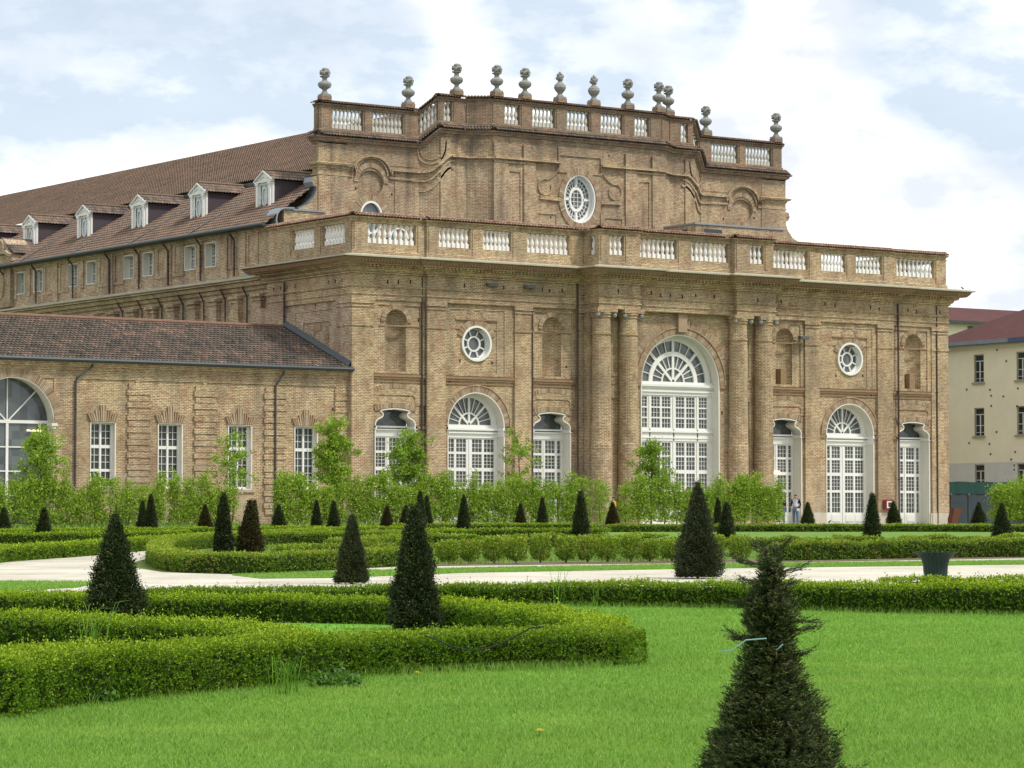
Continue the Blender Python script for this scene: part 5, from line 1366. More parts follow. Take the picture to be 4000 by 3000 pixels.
# ---- yews
def yew(x,y,h,R,s,label,kind=0,col=0.,tier=0):
    rng=np.random.default_rng(int(abs(x*31+y*17))+5); g=gz(x,y)
    mat=M['yew_brown'] if kind else M['yew']
    r=root('cone_yew',(x,y,g),label,'yew','clipped cone yews of the parterre')
    def prof(t): # radius fraction at height fraction
        b=(1-t)**(1.0-.45*col)*(1-.25*np.exp(-t*14)); return np.maximum(b*(1+tier*.16*np.sin(t*15+1)),.05+.08*col)*np.minimum(1,(1.01-t)/.09)
    if s<20:   # near: real sprays of needles
        n=7000; L=.085; nd=13; nl=.020
    elif s<70: n=9000; L=.06; nd=4; nl=.028
    else: n=3200; L=.07; nd=3; nl=.055
    t=1-np.sqrt(rng.uniform(0,1,n)); t=np.where(rng.uniform(size=n)<.35,rng.uniform(0,1,n),t); t=t*.98
    a=rng.uniform(0,2*PI,n)
    rr_=prof(t)*R*(1+.2*snoise(np.cos(a)*2.4,np.sin(a)*2.4,t*9,x)+.12*np.sin(a*5+t*23+x)*np.sin(t*11+a*2))*.93
    inn=rng.uniform(.72,1.0,n)
    P=np.stack([x+np.cos(a)*rr_*inn,y+np.sin(a)*rr_*inn,g+.02+t*h],1)
    D=unit(np.stack([np.cos(a),np.sin(a),.55+1.6*t**2],1)+rng.normal(size=(n,3))*.32)
    Ls=L*rng.uniform(.5,1.35,n)*(1+1.1*(rng.uniform(size=n)<.09))
    f=np.tile(np.linspace(.05,1,nd),n); Q=np.repeat(P,nd,0); SD=np.repeat(D,nd,0); Q=Q+SD*(np.repeat(Ls,nd)*f)[:,None]
    side=unit(np.cross(SD,np.array([0,0,1.])+np.repeat(rng.normal(size=(n,3))*.4,nd,0)))
    sg=np.tile(np.where(np.arange(nd)%2,1.,-1.),n)[:,None]
    LD=unit(SD*.75+side*sg*(.9 if s<20 else .6)+rng.normal(size=Q.shape)*.25)
    V,F=leaf_quads(Q,LD,nl*rng.uniform(.8,1.25,len(Q)),.26 if s<20 else .5,rng)
    tip=np.repeat(np.clip(f-.45,0,1)*1.4*np.repeat(rng.uniform(0,1,n)**2,nd),4)
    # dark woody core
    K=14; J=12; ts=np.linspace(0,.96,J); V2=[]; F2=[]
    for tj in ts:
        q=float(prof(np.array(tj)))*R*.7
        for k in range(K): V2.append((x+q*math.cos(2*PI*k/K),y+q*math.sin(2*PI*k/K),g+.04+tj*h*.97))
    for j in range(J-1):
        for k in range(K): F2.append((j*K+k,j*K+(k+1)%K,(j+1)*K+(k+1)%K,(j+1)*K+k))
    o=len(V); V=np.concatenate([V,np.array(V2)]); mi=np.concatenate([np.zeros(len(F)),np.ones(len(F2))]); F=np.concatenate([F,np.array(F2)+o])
    np_mesh('foliage',V,F,[mat,M['yewcore']],r,mi,np.concatenate([tip,np.zeros(len(V2))]))
    m=MB(); tube(m,[(x,y,g-.03),(x+.01,y,g+.5*h),(x,y+.01,g+h*.98)],[.035,.02,.006],7); m.build('trunk',M['bark'],r)
    return r
YW=[(-71.26,-109.63,1.43,0.45,38,'broad dark cone yew with ragged narrow top behind the near left hedge',0,.15,0),
(-67.58,-110.73,1.55,0.37,39,'tall dark cone yew with a stubby shouldered top, nearest the middle of the picture',0,.45,0),
(-57.64,-93.15,1.28,0.33,59,'lumpy tiered yew with bronze tips standing in the gravel, left of the tall middle yew',0,.25,.7),
(-49.72,-93.84,1.95,0.62,63,'very tall dark cone yew with pointed leader behind the path hedge, right of centre',0,.15,0),
(-22.07,-60.35,1.40,0.34,106,'ragged columnar yew just right of the very tall centre right cone yew',0,.6,0),
(-14.41,-59.27,1.75,0.33,111,'slim columnar yew on the far lawn in front of the right arched door pier',0,.6,0),
(-7.31,-58.61,1.37,0.42,116,'cone yew at the right edge behind the litter bin',0,.2,0),
(27.33,-6.38,1.25,0.46,179,'small neat cone yew immediately right of the two standing men',0,.1,0),
(31.44,-9.23,1.33,0.51,179,'small neat cone yew below the red hydrant cabinet',0,.1,0),
(35.55,-12.08,1.25,0.51,179,'small neat cone yew right of the rusty information lectern',0,.1,0),
(-27.95,-59.83,1.80,0.35,103,'slender columnar yew left of the pair of left columns at mid distance',0,.6,0),
(10.65,-9.70,1.29,0.43,173,'small bronze cone yew under the person in yellow',1,.1,0),
(17.98,-9.70,1.55,0.23,176,'thin dark columnar yew close behind the ragged columnar one',0,.7,0),
(-0.77,-19.23,1.54,0.32,152,'narrow cone yew in front of the second narrow door',0,.3,0),
(4.55,-9.70,1.21,0.32,166,'tiny bronze cone yew left of the narrow cone in front of the second narrow door',1,.1,0),
(-8.34,-23.49,1.68,0.33,144,'narrow dark columnar yew in front of the left arched door',0,.5,0),
(-8.75,-20.92,1.66,0.29,146,'columnar yew peeping out at the right behind the tall middle yew',0,.6,0),
(-11.02,-23.85,1.88,0.28,142,'taller columnar yew rising directly behind the tall middle yew',0,.7,0),
(-2.87,-9.95,1.13,0.38,158,'squat bronze cone yew half hidden at the left of the tall middle yew',1,.1,0),
(-10.31,-19.84,1.15,0.38,146,'small bronze cone yew below the first narrow door',1,.1,0),
(-22.69,-35.24,1.44,0.36,126,'dark pointed cone yew left of the lumpy tiered yew',0,.1,0),
(-12.08,-16.27,1.44,0.29,148,'slim dark cone yew left of the dark pointed cone by the hornbeams',0,.2,0),
(-20.74,-27.43,1.26,0.39,134,'small cone yew standing by the light gap in the hornbeam screen',0,.1,0),
(-44.08,-65.59,1.51,0.45,89,'bronze cone yew with an orange tip inside the horseshoe hedge',1,.15,0),
(-19.12,-22.51,1.45,0.21,139,'thin yew spire directly behind the bronze cone with the orange tip',0,.3,0),
(-44.72,-65.15,1.74,0.27,89,'tall blue green columnar yew inside the horseshoe hedge',0,.75,0),
(-20.97,-21.23,1.24,0.40,139,'small bronze cone yew left of the columnar one in the horseshoe',1,.1,0),
(-28.90,-30.93,1.72,0.33,126,'dark narrow cone yew below the second wing window',0,.35,0),
(-23.31,-19.61,1.41,0.29,139,'faint cone yew tucked behind the dark narrow cone below the second wing window',0,.2,0),
(-37.69,-38.97,1.20,0.35,115,'dark cone yew below the arched wing window',0,.2,0),
(-31.99,-23.42,1.13,0.40,131,'dark cone yew cut by the left edge of the picture',0,.2,0)]
for x,y,h,R,s,lab,k,c,t in YW: yew(x,y,h,R,s,lab,k,c,t)
# nearest yew, with long open sprays
def near_yew(x,y,h,label):
    rng=np.random.default_rng(99); g=gz(x,y)
    r=root('cone_yew',(x,y,g),label,'yew','clipped cone yews of the parterre')
    hs=np.array([0,.10,.255,.41,.53,.60,.68,.74,.80,.86,.89,.95,1.0]); rs=np.array([.385,.375,.32,.245,.165,.13,.10,.125,.11,.055,.055,.035,.01])
    n=13000; tt_=np.linspace(0,1,400); wt=np.interp(tt_,hs,rs)*(1-.45*tt_); cdf=np.cumsum(wt); t=np.interp(rng.uniform(0,1,n),cdf/cdf[-1],tt_)
    a=rng.uniform(0,2*PI,n); R=np.interp(t,hs,rs)*(1+.22*snoise(np.cos(a)*3.2,np.sin(a)*3.2,t*17,3)+.13*np.sin(a*5+t*37)*np.sin(t*19+a))
    inn=rng.uniform(.6,1.0,n)
    P=np.stack([x+np.cos(a)*R*inn,y+np.sin(a)*R*inn,g+.02+t*h],1)
    D=unit(np.stack([np.cos(a),np.sin(a),.45+.5*t],1)+rng.normal(size=(n,3))*.45)
    Ls=.052*rng.uniform(.5,1.4,n)*(1-.35*t)
    # long open branches near the top and low right
    branches=[]
    for (t0,az,Lb,up) in [(.93,2.9,.34,.35),(.90,-.3,.30,.42),(.86,.6,.24,.25),(.97,.2,.18,.9),(.97,2.4,.2,.7),(.88,3.6,.26,.15),(.93,4.6,.25,.4),(.93,1.4,.25,.4),(.80,3.0,.15,.2),(.74,-.2,.20,.15),(.70,.1,.22,.25),(.66,2.9,.2,.5),(.68,3.3,.16,.2),(.62,0.,.17,.3),(.18,-.25,.40,.35),(.2,-.1,.30,.7),(.12,.1,.36,.2),(.3,-.2,.2,.5),(.78,5.,.15,.4),(.5,.0,.12,.4),(.42,3.1,.12,.5)]:
        # azimuth measured from camera right
        dx=RX*math.cos(az)+FX*math.sin(az); dy=RY*math.cos(az)+FY*math.sin(az)
        R0=float(np.interp(t0,hs,rs))*.3; p0=np.array([x+dx*R0,y+dy*R0,g+t0*h]); d=np.array([dx,dy,up]); d/=np.linalg.norm(d)
        branches.append((p0,d,Lb))
    m=MB(); BP=[];BD=[];BL=[]
    branches=[(a_,b_,c_*(.55 if a_[2]>g+.8*h else .9)) for a_,b_,c_ in branches]
    for p0,d,Lb in branches:
        e=p0+d*Lb+np.array([0,0,-.04*Lb]); tube(m,[tuple(p0-d*.05),tuple(p0+d*Lb*.5+np.array([0,0,.012])),tuple(e)],[.006,.004,.002],5)
        for k in range(int(Lb*190)):
            q=rng.uniform(.05,1.02); sd=np.cross(d,[0,0,1.]); sd/=np.linalg.norm(sd)
            BP.append(p0+d*Lb*q+rng.normal(size=3)*.006); BD.append(d*.8+sd*rng.choice([-1,1])*rng.uniform(.2,.8)+np.array([0,0,rng.uniform(-.25,.3)])); BL.append(rng.uniform(.05,.11)*(1.15-q*.5))
    P=np.concatenate([P,np.array(BP)]); D=unit(np.concatenate([D,np.array(BD)])); Ls=np.concatenate([Ls,np.array(BL)]); n=len(P)
    nd=16; f=np.tile(np.linspace(.02,1,nd),n); Q=np.repeat(P,nd,0); SD=np.repeat(D,nd,0); Q=Q+SD*(np.repeat(Ls,nd)*f)[:,None]
    side=unit(np.cross(SD,np.array([0,0,1.])+np.repeat(rng.normal(size=(n,3))*.35,nd,0))); sg=np.tile(np.where(np.arange(nd)%2,1.,-1.),n)[:,None]
    LD=unit(SD*.6+side*sg+rng.normal(size=Q.shape)*.12)
    V,F=leaf_quads(Q,LD,.017*rng.uniform(.75,1.2,len(Q)),.24,rng)
    tip=np.repeat(np.clip(f-.4,0,1)*1.5*np.repeat(rng.uniform(0,1,n)**2,nd),4)
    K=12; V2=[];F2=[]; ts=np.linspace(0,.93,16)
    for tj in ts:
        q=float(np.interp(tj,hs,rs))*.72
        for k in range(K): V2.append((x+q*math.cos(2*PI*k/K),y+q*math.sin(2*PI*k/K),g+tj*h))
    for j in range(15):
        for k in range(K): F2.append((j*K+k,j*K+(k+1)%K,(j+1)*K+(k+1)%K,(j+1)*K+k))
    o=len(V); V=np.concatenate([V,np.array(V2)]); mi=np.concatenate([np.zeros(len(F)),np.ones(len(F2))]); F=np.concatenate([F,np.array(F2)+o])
    np_mesh('foliage',V,F,[M['yew_near'],M['yewcore']],r,mi,np.concatenate([tip,np.zeros(len(V2))]))
    tube(m,[(x,y,g-.03),(x+.01,y,g+.5*h),(x,y+.01,g+h*.98)],[.03,.02,.005],8); m.build('trunk',M['bark'],r)
    mm=MB(); L0=Vector((x,y,g+h*.66))
    def rc(a,b,c): return (x+RX*a+FX*b,y+RY*a+FY*b,g+c)
    tube(mm,[rc(-.255,-.12,h*.655),rc(-.20,-.16,h*.66),rc(-.13,-.17,h*.695),rc(-.03,-.16,h*.70)],.0035,6); tube(mm,[rc(.02,-.14,h*.66),rc(.05,-.15,h*.68)],.004,6)
    o=mm.build('twine',M['blue'],None,loc=rc(-.13,-.17,h*.69)); tag(o,'pale blue twine tied round the nearest yew','twine')
M['yew_near']=foliage('yew_needle_near',(.011,.021,.005),(.042,.062,.013),(.21,.20,.04),.15,.3,(.4,.045,.035,.012),9.)
near_yew(-79.095,-131.707,1.44,'nearest and largest yew with feathery open top, rising from the bottom edge')
# ---- hornbeam screen and young trees
def leaf_mass(P,D,size,mat,name,parent,rng,sp=4,spread=.12,asp=.7):
    n=len(P); Q=np.repeat(P,sp,0)+rng.normal(size=(n*sp,3))*spread*.6; LD=unit(np.repeat(D,sp,0)*.5+rng.normal(size=(n*sp,3)))
    V,F=leaf_quads(Q,LD,size*rng.uniform(.7,1.3,len(Q)),asp,rng)
    return np_mesh(name,V,F,[mat],parent,None,np.repeat(rng.uniform(0,1,len(Q))**3,4))
def hornbeam_section(x0,x1,y,h,dens,label,seed,w=.9,hf=None):
    rng=np.random.default_rng(seed); L=abs(x1-x0); r=root('hornbeam_hedge',((x0+x1)/2,y,0),label,'hedge','young hornbeam screen planted before the buildings')
    n=int(L*h*dens*1.6)
    u=rng.uniform(0,1,n)*L; z=rng.uniform(.08,1.3,n)**.85*h
    # plants about .85 m apart, each a narrow plume
    k=np.floor(u/.85); cx=(k+.5)*.85+np.sin(k*12.9)*.18; ph=np.sin(k*7.13+seed)*.5+.5
    dx=(u-cx); wdt=.36+.36*ph+.12*np.sin(z*2.2+k*3); keep=np.abs(dx)<wdt*(.55+.55*np.sin(PI*np.clip(z/h,0,1)**.8))+.02
    hh=h*(1.0+.12*np.sin(k*5.3+seed)+.07*np.sin(k*2.1)+.22*(np.abs(dx)<.07)*(np.sin(k*3.7+seed)>.2)); tip_=np.abs(dx)/np.maximum(wdt,.1); keep&=z<hh*(1.04-.16*tip_**2+.05*np.sin(u*13+k))
    keep&=(snoise(u*2.1,z*2.6,0,seed)>-.38)|(rng.uniform(size=n)<.28)
    u=u[keep];z=z[keep];n=len(u); x=min(x0,x1)+u; yy=y+rng.normal(size=n)*w*.25
    P=np.stack([x,yy,z+gz_np(x,yy)],1); D=np.stack([rng.normal(size=n)*.3,rng.normal(size=n)*.3-.2,np.full(n,.5)],1)
    leaf_mass(P,D,.105,M['horn'],'foliage',r,rng,5,.16)
    m=MB()
    for j in range(int(L/.85)+1):
        cx=min(x0,x1)+(j+.5)*.85+math.sin(j*12.9)*.18
        if cx>max(x0,x1): break
        for q in range(3):
            a=rng.uniform(-.3,.3); b=rng.uniform(-.15,.15); g=gz(cx,y)
            tube(m,[(cx,y,g-.02),(cx+a*.4,y+b,g+h*.45),(cx+a,y+b,g+h*.93)],[.022,.014,.005],5)
    m.build('stems',M['bark'],r)
    return r
hornbeam_section(-38,-20.3,-8,2.35,240,'hornbeam screen in front of the arched wing window at the left edge',31)
hornbeam_section(-20.2,-11.9,-8,2.3,250,'hornbeam screen below the first and second wing windows, left of the light gap',32)
hornbeam_section(-9.6,-.6,-8.1,2.35,260,'dense hornbeam screen at the junction of the wing and the pavilion corner',33)
hornbeam_section(-.5,5.0,-8.,2.4,260,'hornbeam screen in front of the first narrow door and the left arched door',34)
hornbeam_section(5.1,10.4,-8.,2.4,260,'hornbeam screen between the left arched door and the person in yellow',38)
hornbeam_section(10.5,11.5,-8.2,2.2,110,'sparse airy hornbeams with see-through gaps in front of the person in yellow',39)
hornbeam_section(12.4,18.2,-8,2.35,230,'hornbeam screen in front of the left half of the great central door',35)
hornbeam_section(18.3,24.15,-7.8,2.4,300,'bright hornbeam screen ending beside the two standing men',36)
hornbeam_section(39.2,50,-9.5,2.45,420,'hornbeam screen at the right edge before the netting fence',37,1.4)
def young_tree(x,y,h,R,zb,n,label,seed,mat='maple',lean=0.,sparse=False):
    rng=np.random.default_rng(seed); r=root('young_tree',(x,y,0),label,'tree','young trees rising above the hornbeam screen')
    m=MB(); tube(m,[(x,y,-.02),(x+lean*.3,y,h*.5),(x+lean,y,h*.97)],[.05,.035,.01],7)
    P=[];D=[]
    nb=int(13 if sparse else 24)
    for i in range(nb):
        t=zb/h+(1-zb/h)*(i+rng.uniform(0,1))/nb*.93; a=i*2.4+rng.uniform(-.5,.5); L=R*(1.45-t*.95)*rng.uniform(.35,1.15); p0=np.array([x+lean*t,y,h*t]); d=np.array([math.cos(a),math.sin(a)*.9,rng.uniform(.5,1.5)]); d/=np.linalg.norm(d)
        e=p0+d*L; tube(m,[tuple(p0),tuple((p0+e)/2+np.array([0,0,.05])),tuple(e)],[.016,.010,.004],5)
        for c_ in range(3 if sparse else 4):
            q=rng.uniform(.3,1.08); cc=p0+d*L*q+rng.normal(size=3)*R*.13; k=int(n/nb/4*rng.uniform(.5,1.6)); sp_=rng.uniform(.06,.24)
            P.append(cc+rng.normal(size=(k,3))*np.array([sp_,sp_,sp_*.7])); D.append(np.tile(d,(k,1)))
    m.build('trunk',M['bark'],r)
    leaf_mass(np.concatenate(P),np.concatenate(D),.115,M[mat],'crown',r,rng,4,.09)
def T(px): return px
for x,y,h,R,zb,n,lab,seed,mat,lean,spr in [
 (-22.5,-7.6,4.25,1.5,1.3,1500,'bushy young maple standing before the arched wing window at the left',51,'maple',-.2,False),
 (-12.0,-7.4,3.9,1.7,1.6,700,'sparse leaning young maple in front of the third wing window',52,'maple',.4,True),
 (-5.4,-7.0,4.9,1.35,1.2,2600,'dense pale green young tree before the corner where the low wing meets the pavilion',53,'horn',-.15,False),
 (-.9,-7.,4.6,1.5,1.2,2000,'leafy young maple between the first narrow door and the left arched door',54,'maple',.2,False),
 (6.3,-7.2,4.75,1.3,1.4,560,'thin sparse young maple left of the second narrow door',55,'maple',-.2,True),
 (15.2,-7.2,4.3,1.5,1.3,1300,'young maple in front of the left side of the great central door',56,'maple',.1,False),
 (42.4,-10.5,3.1,1.3,1.0,1300,'young maple above the hornbeam screen at the right edge',57,'maple',.2,False)]:
    young_tree(x,y,h,R,zb,n,lab,seed,mat,lean,spr)
# ================================================================== GROUND
def poly_sheet(name,pts,lift,mat,kind='structure'):
    """flat sheet following the terrain"""
    bm=bmesh.new(); tri=tessellate_polygon([[Vector((x,y,0)) for x,y in pts]])
    vs=[bm.verts.new((x,y,0)) for x,y in pts]
    for t in tri:
        try: bm.faces.new([vs[i] for i in t])
        except ValueError: pass
    for k in range(2): pass
    # terrain is a plane broken along one line (s=184.5): cut there
    s0=1.9/.0103; p=EYE+Vector((FX,FY,0))*s0
    bmesh.ops.bisect_plane(bm,geom=bm.verts[:]+bm.edges[:]+bm.faces[:],plane_co=p,plane_no=(FX,FY,0))
    for v in bm.verts: v.co.z=gz(v.co.x,v.co.y)+lift
    bmesh.ops.recalc_face_normals(bm,faces=bm.faces)
    me=bpy.data.meshes.new(name); bm.to_mesh(me); bm.free(); me.materials.append(mat)
    o=bpy.data.objects.new(name,me); COL.objects.link(o); o['kind']=kind; return o
def cw(s,r): return (EYE.x+s*FX+r*RX,EYE.y+s*FY+r*RY)
m=MB()
g=poly_sheet('ground',[cw(-60,-900),cw(-60,900),cw(1500,1500),cw(1500,-1500)],0,M['soil'])
# near lawn
H4c=[(x+FX*.3,y+FY*.3) for x,y in H4]
lawn_pts=[cw(4,-30),cw(4,30),cw(42,30)]+[H4c[-1]]+[q for q in H4c[::-1][1:]]+[cw(44,-30)]
poly_sheet('lawn',lawn_pts,.004,M['lawn'])
# pale gravel: band behind H4, opening to the left around the horseshoe
gp=[cw(46.5,-30)]+[(x+FX*.35,y+FY*.35) for x,y in H4]+[(-51,-117.5),(-20,-90),(-27.67,-83.0),(-30.46,-82.9),(-37.42,-83.1),(-42.,-82.2),(-46.4,-81.7),(-49.2,-81.6),(-50.6,-82.4),(-53.56,-84.8),(-55.9,-85.6),(-56.3,-83.),(-54.5,-78.),(-51.6,-72.8),(-47.0,-65.6),(-42.,-57.6),(-39.3,-53.7),(-44.0,-58.9),(-50.0,-66.1),(-54.4,-71.0),(-56.8,-74.4),(-62,-79)]
poly_sheet('gravel_path',gp+[(-100,-80)],.004,M['gravel'])
poly_sheet('soil_bed',[(-27.,-82.6),(-37.42,-82.7),(-42.,-81.8),(-46.4,-81.35),(-49.2,-81.2),(-50.1,-82.0),(-53.56,-84.4),(-55.6,-85.2),(-55.9,-83.2),(-53.,-79.),(-49,-78.6),(-40,-79.5),(-27,-80.5)],.008,M['earth'])
ST=[(-56.33,-86.15),(-53.05,-84.9),(-48.79,-83.98),(-41.64,-83.7),(-32.24,-85.46),(-28.96,-86.),(-31.0,-89.2),(-35.27,-88.47),(-44.61,-87.22),(-51.18,-87.34),(-55.61,-89.33),(-57.2,-88.9)]
poly_sheet('grass_strip',ST,.012,M['lawn'])
LS=[(-63.11,-87.82),(-62.22,-88.15),(-61.2,-89.4),(-61.9,-90.58),(-63.0,-92.2),(-65.77,-94.),(-67,-92)]
poly_sheet('grass_strip',LS,.012,M['lawn'])
# far lawn, promenade before the buildings
def pxg(s,r): return cw(s,r)
poly_sheet('far_lawn',[(-29,-62.5),(-19.0,-49.6),(-7.4,-31.),(-4.2,-28.2),(0.8,-29.4),(6.1,-33.2),(9.7,-35.6),(18,-42),(8,-56),(-4,-64.),(-14,-68.6),(-19.6,-67.3),(-23.3,-66.8),(-25.7,-67.3)],.006,M['lawn_far'])
poly_sheet('promenade',[(-60,-13.5),(-12,-13.5),(0,-8.6),(14,-8.7),(26,-8.8),(60,-12.5),(62,20),(44.9,20),(44.9,-.05),(-60,-.05)],.008,M['gravel'])
poly_sheet('verge',[(-60,-10.2),(-12,-10.2),(10.5,-9.6),(10.8,-7.2),(-60,-7.)],.014,M['lawn_far'])
# ---- grass blades
def blades(name,P,h,w,mat,lean=.45,seed=3,bend=True):
    rng=np.random.default_rng(seed); n=len(P); a=rng.uniform(0,2*PI,n)
    h=h*rng.uniform(.55,1.25,n); L=np.stack([np.cos(a),np.sin(a),np.zeros(n)],1)*(h*lean*rng.uniform(.1,1.3,n))[:,None]
    b=rng.uniform(0,2*PI,n); W=np.stack([np.cos(b),np.sin(b),np.zeros(n)],1)*(w/2*rng.uniform(.7,1.3,n))[:,None]
    up=np.stack([np.zeros(n),np.zeros(n),h],1)
    m0=P+L*.25+up*.55
    V=np.stack([P-W,P+W,m0+W*.8,P+L+up,m0-W*.8],1).reshape(-1,3)
    F=np.arange(5*n).reshape(n,5)
    tip=np.tile(np.array([0,0,.4,1.,.4]),n)*np.repeat(rng.uniform(0,1,n),5)
    o=np_mesh(name,V,F,[mat],None,None,tip); o['kind']='stuff'; return o
M['blade']=foliage('grass_blade',(.085,.22,.012),(.215,.40,.03),(.58,.74,.24),.35,.35,(.6,.28,.42,.05),.7)
M['blade_far']=M['blade']
def in_poly(x,y,poly):
    c=np.zeros(len(x),bool); n=len(poly); j=n-1
    for i in range(n):
        xi,yi=poly[i]; xj,yj=poly[j]
        t=((yi>y)!=(yj>y))&(x<(xj-xi)*(y-yi)/((yj-yi) or 1e-9)+xi); c^=t; j=i
    return c
rng=np.random.default_rng(5)
n=620000; s=17.3*(48/17.3)**rng.uniform(0,1,n); r=rng.uniform(-.185,.185,n)*s
X=EYE.x+s*FX+r*RX; Y=EYE.y+s*FY+r*RY
k=in_poly(X,Y,lawn_pts)
# leave out what lies wholly under the near loop of hedges
loop=[(x+FX*.25,y+FY*.25) for x,y in H1]+[(x+FX*.5,y+FY*.5) for x,y in H2[::-1]]
k&=~(in_poly(X,Y,loop)&(rng.uniform(size=n)<.85)); X=X[k];Y=Y[k];s=s[k]
patch=.5+.5*snoise(X*.9,Y*.9,0,1.)
P=np.stack([X,Y,gz_np(X,Y)],1)
blades('grass',P,.042*(.75+.5*patch),.0052*(s/25)**.5,M['blade'],.55,3)
# longer tufts at hedge feet
def feet(path,n,wd,h,seed,side=-1):
    rng=np.random.default_rng(seed); C,ss,L=resample(path,.1); u=rng.uniform(0,L,n); 
    x=np.interp(u,ss,C[:,0]);y=np.interp(u,ss,C[:,1]); d=rng.exponential(wd,n)*1.0-.12
    x=x-FX*d; y=y-FY*d; return np.stack([x,y,gz_np(x,y)],1)
P=np.concatenate([feet(H1,16000,.12,.1,1),feet(H4,12000,.12,.1,2)]); blades('long_grass',P,.095,.006,M['blade'],.6,8)
def scatter(poly,n,seed):
    rng=np.random.default_rng(seed); a=np.array(poly); x=rng.uniform(a[:,0].min(),a[:,0].max(),n*3); y=rng.uniform(a[:,1].min(),a[:,1].max(),n*3)
    k=in_poly(x,y,poly); x=x[k][:n];y=y[k][:n]; return np.stack([x,y,gz_np(x,y)],1)
P=np.concatenate([scatter(ST,60000,1),scatter(LS,12000,2)]); blades('strip_grass',P,.055,.010,M['blade'],.5,9)
P=np.concatenate([scatter([(-60,-10.2),(-12,-10.2),(10.5,-9.6),(10.8,-7.2),(-60,-7.)],14000,4)]); blades('verge_grass',P,.3,.04,M['blade'],.6,10)
# weeds inside the parterre between hedges
P=scatter([(-56,-84),(-50,-81),(-30,-80),(-27,-70),(-33,-60),(-30,-53),(-38,-55),(-47,-67),(-54,-79)],30000,6)
P=P[(snoise(P[:,0]*.8,P[:,1]*.8,0,2)>.0)]; blades('parterre_weeds',P,.13,.02,M['blade'],.7,11)
# tall wild grass stems by the hedges
def stems(cx,cy,n,h,seed,label):
    rng=np.random.default_rng(seed); g=gz(cx,cy); m=MB()
    for i in range(n):
        a=rng.uniform(0,2*PI); r=rng.uniform(0,.18); x=cx+r*math.cos(a); y=cy+r*math.sin(a)*.4; L=h*rng.uniform(.6,1.); b=rng.uniform(0,2*PI); q=rng.uniform(.1,.5)*L
        tube(m,[(x,y,g),(x+q*.2*math.cos(b),y+q*.2*math.sin(b),g+L*.55),(x+q*.6*math.cos(b),y+q*.6*math.sin(b),g+L*.88),(x+q*math.cos(b),y+q*math.sin(b),g+L*.9)],[.004,.0035,.0025,.001],4)
    o=m.build('grass_tuft',M['blade'],None,loc=(cx,cy,g)); tag(o,label,'grass tuft')
stems(*cw(31.5,-4.3),16,.72,1,'tuft of tall wild grass poking out of the near hedge at the left edge')
stems(*cw(45.5,.7),7,.75,2,'two or three tall grass stems standing behind the near hedge, left of centre right')
stems(*cw(36.,.95),8,.78,3,'arching tall grass stems behind the rounded end of the near hedge')
stems(*cw(26.0,-1.9),24,.38,4,'dry tuft of grass leaning on the face of the near hedge at left')
# leafy weeds at the foot of the near hedge
def weed(cx,cy,R,h,n,seed,label):
    rng=np.random.default_rng(seed); g=gz(cx,cy); a=rng.uniform(0,2*PI,n); rr=R*rng.uniform(0,1,n)**.5; z=h*rng.uniform(0,1,n)*(1-.5*rr/R)
    P=np.stack([cx+rr*np.cos(a)*RX-rr*np.sin(a)*.4*FX,cy+rr*np.cos(a)*RY-rr*np.sin(a)*.4*FY,g+z],1)
    V,F=leaf_quads(P,unit(np.stack([np.cos(a),np.sin(a),np.full(n,.3)],1)+rng.normal(size=(n,3))*.6),.055*rng.uniform(.6,1.2,n),.6,rng)
    o=np_mesh('leafy_weed',V,F,[M['weed']],None,None,np.repeat(rng.uniform(0,.6,n),4),loc=(cx,cy,g)); tag(o,label,'weed')
weed(*cw(24.95,-3.45),.22,.2,340,2,'leafy weed at the foot of the near hedge towards the left edge')
weed(*cw(26.95,-1.55),.24,.22,340,3,'leafy weed at the foot of the near hedge left of the hose')
# dandelions
def dandelion(x,y,label,h=.1):
    g=gz(x,y); m=MB(); tube(m,[(x,y,g),(x+.004,y,g+h)],.002,5); r=m.build('dandelion',M['weed'],None,loc=(x,y,g)); tag(r,label,'dandelion')
    f=MB(); 
    for i in range(16):
        a=2*PI*i/16
        for q,z in ((.030,.004),(.018,.012)):
            f.add([(x+.004,y,g+h+z*.4),(x+.004+q*math.cos(a-.2),y+q*math.sin(a-.2),g+h+z),(x+.004+q*math.cos(a+.2),y+q*math.sin(a+.2),g+h+z)],[(0,1,2)])
    f.build('flower_head',M['yellow'],r)
M['yellow']=simple('dandelion_yellow',(.75,.55,.01),.7,.2)
dandelion(-73.95,-120.6,'yellow dandelion at the grassy foot of the near hedge',.14); dandelion(-76.38,-125.91,'yellow dandelion in the open lawn at the bottom centre',.07)
# ---- hose on the near hedge
def rcam(s,r,z): x,y=cw(s,r); return (x,y,gz(x,y)+z)
m=MB(); K=[]
for D_,zz in (((896,1380),.0),):
    pass
def onray(px,py,s):   # metres at forward distance s for the measured hose, worked out once on the hedge face
    rr_=(px*4000/2212-2000)/11930*s; z=-.2-(py*4000/2212-2060)/11930*s; x,y=cw(s,rr_); return (x,y,z)
hp=[onray(a,b,28.35) for a,b in ((918,1372),(945,1381),(975,1395),(1005,1402),(1035,1403),(1060,1398),(1090,1386),(1120,1370),(1145,1356),(1175,1353))]
# smooth
q=[]; 
for i in range(len(hp)-1):
    for t in (0,.33,.66): q.append(tuple(hp[i][k]*(1-t)+hp[i+1][k]*t for k in range(3)))
q.append(hp[-1]); tube(m,q,.007,8); o=m.build('garden_hose',M['black'],None,loc=q[len(q)//2]); tag(o,'black rubber hose sagging along the face of the near hedge','hose')
